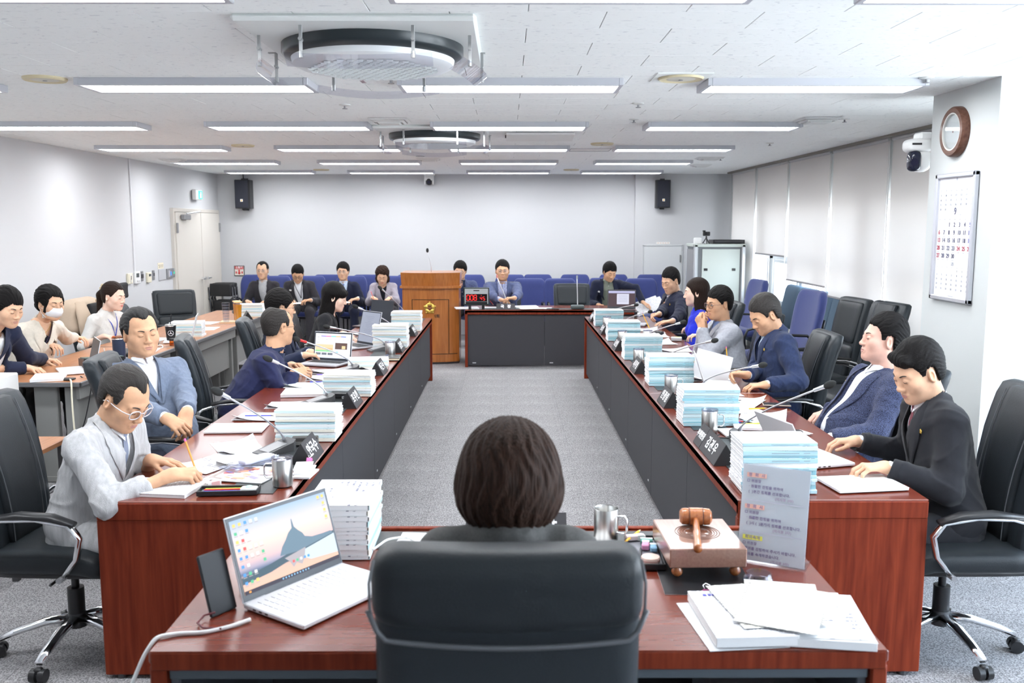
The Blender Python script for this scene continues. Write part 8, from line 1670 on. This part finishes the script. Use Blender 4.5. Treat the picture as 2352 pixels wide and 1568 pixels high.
FEM = [(-.12, -.075), (-.05, -.07), (-.035, -.03), (-.026, .02), (.010, .015), (.02, -.01), (.036, .005), (.05, .04), (.066, .060), (.085, .066), (.12, .07)]
hk = lambda *a: list(a)
def longh(L=.30, w=.055, b=.05, front=.03): return [('w', (-.055, -.03, .03), (-.060, -.035, -L), (0, 1, 0), .062, b, .028, .022), ('w', (.055, -.03, .03), (.060, -.035, -L), (0, 1, 0), .062, b, .028, .022), ('w', (0, -.075, .03), (0, -.085, -L*.98), (1, 0, 0), .075, w+.015, .035, .03)]
thinG = (mat('silver_wire', (.6, .6, .62), .25, .9), .024, .0011); blkG = (BLKP, .024, .0016); clrG = (mat('clear_frame', (.62, .58, .60), .25), .0235, .0024)
# --- left row
person('man in light gray linen suit and clear glasses, writing at the near left', (-1.595, 3.76, 1.075), -22, 33, (-1.80, 3.78), -12, ((X3(392, 1090, .785), nrm([1, .25, -.05]), nrm([-.1, -.45, .9]), 'pen', nrm([-1, -.5, -.15])), (X3(345, 1055, .79), nrm([1, -.15, -.1]), UPV, 'flat')), jacket=LINEN, shirt=TEE, trousers=LINEN, tie=mat('grey_tie', (.22, .25, .34), .6), skin_m=S2, P={'recede': 1, 'front': .014, 'ht': (.014, .009, .012), 'hm': mat('thin_brown_hair', (.015, .011, .009), .5, bump=.5, bscale=1., stretch=(420, 40, 420)), 'clump': .0009}, glasses=clrG, sleeve_cut=.075, res=.0062, hres=.0029, vd=.22, wrinkle=.0030, collar=True)
person('dozing man in a gray-blue jacket and open white collar, hands folded, left row', (-2.045, 5.08, 1.195), -48, 3, (-1.90, 4.98), -48, ((TY(392, 968, 4.66), nrm([.85, -.1, -.5]), nrm([.2, -.6, .75]), 'rest', nrm([-.6, -.3, -.8])), (TY(432, 950, 4.74), nrm([.0, -.6, -.8]), nrm([.55, -.6, .5]), 'rest')), roll=4, jacket=GB, shirt=WS, trousers=NAVY2, skin_m=S2, P={'recede': 1, 'front': .022, 'ht': (.018, .011, .014), 'hm': HAIRG, 'facew': 1.10, 'jaw': 1.06}, res=.0065, hres=.0032, broad=1.12, belly=.03, pin=(.10, -.10), buttons=1, vd=.30, wrinkle=.0026)
person('balding man in an indigo shirt jacket with turned-away head, folded hands on the table', (-1.56, 6.22, 1.105), 42, 4, (-1.80, 6.10), 5, ((X3(672, 858, .785), nrm([.8, .5, .1]), nrm([.2, -.6, .7]), 'rest', nrm([-.2, -.9, -.5])), (X3(668, 838, .79), nrm([.7, -.6, .1]), UPV, 'rest')), jacket=INDIGO, shirt=DB, trousers=NAVY2, skin_m=S2, P={'ht': (.012, .009, .012), 'bald': (.005, .040, .055, .036), 'recede': 1, 'front': .02, 'hm': mat('thin_brown_hair', (0, 0, 0)), 'facew': 1.05}, glasses=blkG, lapel=False, vd=.10, eyes='open', res=.0072, hres=.0034, broad=1.08, belly=.02, wrinkle=.0035, buttons=0)
person('man with thick black hair and glasses behind the balding man, navy jacket', (-1.845, 7.46, 1.125), 22, 6, (-1.84, 7.40), 0, ((X3(700, 815, .785), nrm([.9, .2, -.05]), UPV, 'rest'), (X3(712, 808, .785), nrm([.8, -.4, 0]), UPV, 'rest')), jacket=NAVY, shirt=WS, trousers=NAVY2, skin_m=S1, P={'ht': (.030, .020, .022), 'line': FR, 'clump': .0022}, glasses=blkG, eyes='open', res=.0085, hres=.0038)
person('woman with very long straight black hair in a black jacket typing at a laptop', (-1.62, 8.60, 1.115), 4, 14, (-1.78, 8.55), 0, ((X3(790, 775, .785), nrm([.9, .35, -.1]), UPV, 'type', nrm([-.3, -.5, -1])), (X3(785, 765, .79), nrm([1, .0, -.1]), UPV, 'type')), jacket=BLK, shirt=BT, trousers=BLK, skin_m=S3, P={'gender': 'f', 'ht': (.022, .020, .020), 'hm': HAIRV, 'comb': 'z', 'line': FEM, 'hx': longh(.36)+[('e', (.05, .05, .05), (.035, .05, .04)), ('e', (-.05, .05, .05), (.035, .05, .04))], 'hres': 1}, res=.0088, hres=.004, collar=False, sleeve_cut=.05)
# --- staff
person('young man in a navy blazer and white tee cropped at the far left edge', (-3.50, 6.40, 1.215), -22, 18, (-3.80, 6.25), -28, ((X3(62, 845, .765), nrm([.9, -.25, -.1]), UPV, 'type'), (X3(100, 826, .765), nrm([1, .1, -.1]), UPV, 'type')), jacket=NAVY, shirt=TEE, trousers=BLK, skin_m=S1, P={'ht': (.030, .018, .020), 'line': FR, 'clump': .0024}, res=.0075, hres=.0034, collar=False, badge=(.11, -.19, 12), open_w=.045, nbo=(-.06, -.01, 0))
person('woman in a cream blazer and white face mask with her hair in a low bun', (-3.60, 7.20, 1.18), -28, 10, (-3.80, 7.08), -30, ((X3(112, 790, .86), nrm([.9, -.4, -.2]), UPV, 'type', nrm([-.6, -.5, -1])), (X3(188, 782, .785), nrm([.9, -.15, -.1]), UPV, 'type')), jacket=CREAMJ, shirt=BT, trousers=BLK, skin_m=S1, P={'gender': 'f', 'ht': (.022, .016, .016), 'line': FEM, 'hx': [('e', (0, -.125, -.035), (.034, .034, .034)), ('c', (.062, .045, .03), (.072, .040, -.045), .016, .010), ('c', (-.062, .045, .03), (-.072, .040, -.045), .016, .010)], 'curl': .0022, 'clump': .0024}, mask=1, res=.0078, hres=.0036, collar=False, bare_chest=True, necklace=True, lanyard=(mat('black_cord', (.03, .02, .05), .6), .24), nbo=(-.05, .02, 0))
person('woman with a high ponytail and white knit top wearing a blue lanyard', (-3.70, 8.60, 1.125), -12, 10, (-3.84, 8.66), -22, ((X3(238, 772, .78), nrm([.9, -.2, -.1]), UPV, 'rest'), (X3(290, 752, .78), nrm([.9, -.2, 0]), UPV, 'rest')), jacket=None, shirt=KNIT, trousers=BLK, skin_m=S3, sleeves='short', collar=False, P={'gender': 'f', 'ht': (.014, .008, .010), 'line': FEM, 'hm': HAIRD, 'hx': [('c', (0, -.10, .055), (0, -.135, -.01), .026, .032), ('c', (0, -.135, -.01), (0, -.125, -.20), .032, .018)], 'front': .012}, res=.0085, hres=.0038, lanyard=(mat('blue_cord', (.03, .07, .45), .5), .22), nbo=(-.03, 0, 0))
o = [x for x in bpy.data.objects if x.get('label', '').startswith('woman with a high ponytail')][0]
mb = MB(); [mb.sphere((.10+.0*i, .04+.022*math.cos(i), 1.17+.022*math.sin(i)), .018, 8) for i in range(6)]
hm = [c for c in o.children if c.name.startswith('hair')][0]; mb = MB(); [mb.sphere((.026*math.cos(i*1.05), -.112, .058+.026*math.sin(i*1.05)), .017, 8) for i in range(6)]; sc_ = link('hair_scrunchie', mb.mesh('hair_scrunchie', 'all'), mat('beige_scrunchie', (.62, .50, .32), .8), hm)
# --- back row
lap = lambda x, y, z=.66: np.array([x, y, z])
person('bespectacled man in a dark jacket over a gray polo, leftmost of the back row', (-3.70, 13.86, 1.105), -88, 2, (-3.66, 13.98), -90, ((lap(-3.88, 13.62), nrm([.5, -.8, 0]), UPV, 'rest'), (lap(-3.56, 13.62), nrm([-.5, -.8, 0]), UPV, 'rest')), jacket=CHAR, shirt=GRS, trousers=CHAR, skin_m=S1, P={'recede': 1, 'front': .012, 'ht': (.012, .008, .010)}, glasses=thinG, eyes='open', res=.0105, hres=.0044, open_w=.03, vd=.34)
person('man reading downward in a white shirt, dark jacket and black lanyard, back row', (-3.155, 13.80, 1.055), -82, 30, (-3.10, 13.98), -88, ((lap(-3.25, 13.62, .67), nrm([.6, -.7, 0]), UPV, 'rest'), (lap(-2.93, 13.60, .68), nrm([-.7, -.6, 0]), UPV, 'rest')), jacket=CHAR, shirt=WS, trousers=CHAR, skin_m=S2, P={'ht': (.020, .010, .014), 'line': FR, 'front': .010}, glasses=blkG, res=.0105, hres=.0044, badge=(.12, -.12, 18), lanyard=(BLKP, .24), open_w=.05, vd=.34)
person('upright man with bowl-cut hair in a navy suit and watch, back row', (-2.485, 13.86, 1.09), -90, 2, (-2.45, 13.98), -86, ((lap(-2.52, 13.62, .70), nrm([.7, -.5, -.1]), UPV, 'rest'), (lap(-2.23, 13.60, .70), nrm([-.8, -.4, -.1]), UPV, 'rest')), jacket=NAVY2, shirt=LB, trousers=NAVY2, skin_m=S1, P={'ht': (.024, .016, .014), 'line': FR}, glasses=thinG, eyes='open', res=.0105, hres=.0044, badge=(.12, -.13, 15), watch=(1, CHROME), tie=mat('blue_tie', (.15, .22, .45), .6), open_w=.02)
person('curly-haired woman in a lilac-gray jacket writing with a red pen, back row', (-1.885, 13.82, 1.03), -86, 28, (-1.85, 13.98), -88, ((lap(-2.00, 13.58, .72), nrm([.6, -.7, -.2]), UPV, 'pen'), (lap(-1.74, 13.56, .72), nrm([-.4, -.8, -.3]), UPV, 'rest')), jacket=LIL, shirt=BT, trousers=CHAR, skin_m=S1, P={'gender': 'f', 'ht': (.022, .022, .020), 'line': FEM, 'hm': HAIRB, 'curl': .005, 'hx': [('e', (.068, -.01, -.055), (.035, .05, .062)), ('e', (-.068, -.01, -.055), (.035, .05, .062)), ('e', (0, -.07, -.06), (.07, .04, .06))]}, res=.0105, hres=.0044, collar=False, open_w=.02)
person('man in glasses and dark blue shirt half hidden behind the podium', (-.70, 13.60, 1.11), -96, 8, (-.62, 13.85), -92, ((lap(-.85, 13.40, .72), nrm([.6, -.6, 0]), UPV, 'rest'), (lap(-.50, 13.40, .70), nrm([-.7, -.5, 0]), UPV, 'rest')), jacket=BLUEJ, shirt=DB, trousers=CHAR, skin_m=S1, P={'ht': (.030, .018, .018), 'line': FR, 'clump': .0024}, glasses=blkG, eyes='open', res=.0105, hres=.0044, open_w=.05)
person('official in a slate-blue jacket and striped shirt seated behind the low nameplate', (-.064, 12.20, 1.185), -88, 3, (-.06, 12.42), -90, ((X3(1188, 702, .775)+np.array([-.13, .0, .0]), nrm([.85, -.4, -.1]), UPV, 'pen', nrm([-.9, .3, -.6])), (X3(1178, 706, .775), nrm([-.9, -.25, 0]), UPV, 'rest', nrm([.9, .3, -.6]))), jacket=BLUEJ, shirt=STR, trousers=CHAR, skin_m=S2, P={'ht': (.024, .010, .014), 'facew': 1.10, 'jaw': 1.08, 'front': -.004}, glasses=thinG, eyes='open', res=.0095, hres=.0042, badge=(.10, -.17, 20), broad=1.12, open_w=.03)
person('young man in an open navy jacket and sage polo reaching for papers beside him', (1.475, 13.18, 1.115), -72, 24, (1.48, 13.42), -85, ((lap(1.30, 12.98, .66), nrm([.3, -.9, 0]), UPV, 'rest'), (np.array([1.93, 12.98, .70]), nrm([.8, -.2, -.4]), UPV, 'rest', nrm([.2, .3, .9]))), jacket=NAVY2, shirt=SAGE, trousers=CHAR, skin_m=S2, P={'ht': (.026, .016, .016), 'line': FR, 'clump': .002}, res=.0105, hres=.0044, badge=(.13, -.14, 18), open_w=.07)
# --- right row
person('young man in a black suit with maroon tie typing at the near right', (1.785, 3.92, 1.160), 192, 24, (1.90, 3.80), 180, ((X3(1968, 1012, .785), nrm([-1, .05, -.05]), UPV, 'rest', nrm([.4, .5, -1])), (X3(2035, 1072, .785), nrm([-1, .05, -.05]), UPV, 'type', nrm([.35, -.55, -1]))), jacket=BS, shirt=WS, trousers=BS, skin_m=S1, tie=mat('maroon_tie', (.14, .015, .03), .6, var=.5, vscale=160), pin=(-.10, -.11), P={'ht': (.026, .009, .014), 'front': .002, 'clump': .0018, 'hx': [('c', (-.035, .060, .085), (.045, .055, .092), .024, .020, .02)]}, res=.0062, hres=.0029, vd=.30, wrinkle=.0024, open_w=.0)
person('man with swept-back hair reclining in a speckled navy jacket, right row', (2.04, 4.93, 1.175), 178, -8, (1.86, 4.92), 186, ((TZ(1905, 945, .74), nrm([-.95, -.2, -.25]), UPV, 'rest', nrm([.3, .9, -.5])), (np.array([1.66, 4.62, .70]), nrm([-.9, .2, -.3]), UPV, 'rest')), jacket=SPK, shirt=WS, trousers=NAVY2, skin_m=S4, P={'ht': (.030, .012, .018), 'front': .010, 'clump': .0024, 'facew': 1.08}, res=.0066, hres=.0031, broad=1.1, belly=.05, pin=(.10, -.13), vd=.36, open_w=.03, wrinkle=.0026)
person('man in navy jacket and light blue shirt holding a page and pencil', (1.755, 6.20, 1.185), 196, 30, (1.86, 6.14), 184, ((X3(1716, 862, .80), nrm([-.9, .1, .15]), nrm([0, .6, .8]), 'pen', nrm([.3, .8, -.8])), (X3(1758, 884, .775), nrm([-1, .1, -.1]), UPV, 'rest', nrm([.4, -.7, -1]))), jacket=NVJ, shirt=LB, trousers=NAVY2, skin_m=S2, P={'ht': (.022, .012, .014), 'front': .004, 'hm': mat('thin_brown_hair', (0, 0, 0))}, res=.0070, hres=.0034, broad=1.08, pin=(-.10, -.11), wrinkle=.0028)
person('man in a light gray suit and round glasses with clasped hands at his chin', (1.735, 7.48, 1.15), 202, 6, (1.82, 7.40), 188, ((TY(1618, 750, 7.52), nrm([-.35, -.35, .85]), nrm([-.8, .3, .3]), 'curl', nrm([.2, .5, -1])), (TY(1612, 752, 7.34), nrm([-.3, .35, .85]), nrm([-.8, -.3, .3]), 'curl', nrm([.5, -.6, -1]))), jacket=LG, shirt=BLS, trousers=CHAR, skin_m=S2, P={'ht': (.026, .012, .016), 'line': FR, 'front': .012, 'clump': .002, 'facew': 1.08}, glasses=(mat('brown_frame', (.14, .07, .06), .35), .0245, .0016, 2.0), eyes='open', res=.0078, hres=.0036, broad=1.12, belly=.02, watch=(1, CHROME), wrinkle=.0028, vd=.16)
person('woman with shoulder-length dark hair in a royal blue top, right row', (1.80, 8.72, 1.15), 172, 4, (1.84, 8.60), 180, ((X3(1598, 752, .785), nrm([-.9, .2, 0]), UPV, 'rest'), (X3(1612, 770, .785), nrm([-.9, 0, 0]), UPV, 'rest')), jacket=None, shirt=ROY, trousers=BLK, skin_m=S3, sleeves='long', collar=False, P={'gender': 'f', 'ht': (.018, .016, .018), 'line': FEM, 'hm': HAIRD, 'comb': 'z', 'hx': longh(.20)}, eyes='open', res=.0088, hres=.004)
person('young man in a navy suit and dark tie writing with a yellow pencil, right row', (1.77, 9.90, 1.185), 214, 20, (1.82, 9.85), 196, ((X3(1502, 742, .79), nrm([-.8, -.35, -.1]), nrm([-.2, .4, .8]), 'pen', nrm([.2, .8, -.8])), (X3(1540, 748, .78), nrm([-.95, .1, -.1]), UPV, 'flat', nrm([.4, -.6, -1]))), jacket=NAVY2, shirt=PKS, trousers=NAVY2, skin_m=S1, tie=mat('navy_tie', (.02, .025, .06), .6), pin=(-.10, -.12), P={'ht': (.030, .005, .012), 'front': .004, 'clump': .002}, res=.0085, hres=.0038)
# --- woman in front, from behind
person('woman with rounded brown bob in gray tweed jacket, seen from behind', (.005, 2.075, 1.185), 88, 12, (.0, 1.98), 90, ((np.array([.20, 2.40, .765]), nrm([-.4, .9, 0]), UPV, 'rest'), (np.array([-.20, 2.40, .765]), nrm([.4, .9, 0]), UPV, 'rest')), jacket=GW, shirt=BT, trousers=BLK, skin_m=S1, P={'gender': 'f', 'noface': 1, 'ht': (.030, .026, .034), 'line': [(-.2, -.17), (.01, -.13), (.03, .0), (.05, .04), (.09, .066), (.12, .07)], 'hm': HAIRB, 'comb': 'z', 'clump': .0026, 'cf': 260., 'hx': [('e', (0, -.050, .0), (.100, .088, .075), .03), ('e', (.062, -.01, -.005), (.044, .062, .058), .03), ('e', (-.062, -.01, -.005), (.044, .062, .058), .03), ('e', (0, -.058, -.036), (.074, .058, .044), .03)]}, res=.0062, hres=.003, collar=False, wrinkle=.0015, lapel=False, nbo=(0, -.02, .085), hs=1.12)
# held pencils and pens
def held(p, d, L, m, lab, nm='pencil', cat='pencil', er=None):
    p = np.array(p, float); d = nrm(d); t = thing(nm, lab, cat, p); mb = MB(); mb.cyl(-d*L*.1, d*L*.85, .0042, n=8); part('barrel', mb, m, t, True); mb = MB(); mb.cyl(-d*(L*.1+.016), -d*L*.1, .0006, .0042, n=8); part('tip', mb, WT, t, True); mb = MB(); mb.cyl(d*L*.85, d*L*.93, .0046, n=8); part('eraser', mb, er or PINK, t)
held(X3(452, 1086, .75), [-.35, .25, .80], .17, mat('orange_pencil', (.80, .35, .08), .4), 'orange pencil with a dark band held by the man in linen'); held(X3(1672, 845, .76), [-.05, .25, .95], .17, YEL, 'yellow pencil upright in the hand of the man in navy, right row'); held(X3(1490, 750, .76), [-.42, .1, .90], .17, YEL, 'yellow pencil held by the young man in the navy suit'); held([-.20, 12.04, .765], [-.5, .2, .6], .14, mat('red_pen', (0, 0, 0)), 'red pen held by the official in the slate-blue jacket', 'pen', 'pen'); held([-1.97, 13.49, .70], [-.35, .1, .9], .14, mat('red_pen', (0, 0, 0)), 'red pen held by the curly-haired woman', 'pen', 'pen')
for x, y, z, lb in ((-3.15, 13.48, .645, 'white notebook on the lap of the man with the black lanyard'), (-2.42, 13.46, .66, 'white notepad on the lap of the upright man in navy'), (-1.86, 13.44, .665, 'large white papers on the lap of the curly-haired woman')): sheet_ob('notebook', x, y, R(8), .27 if 'large' in lb else .21, .28, .006, z, PAPER, lb, 'notebook')
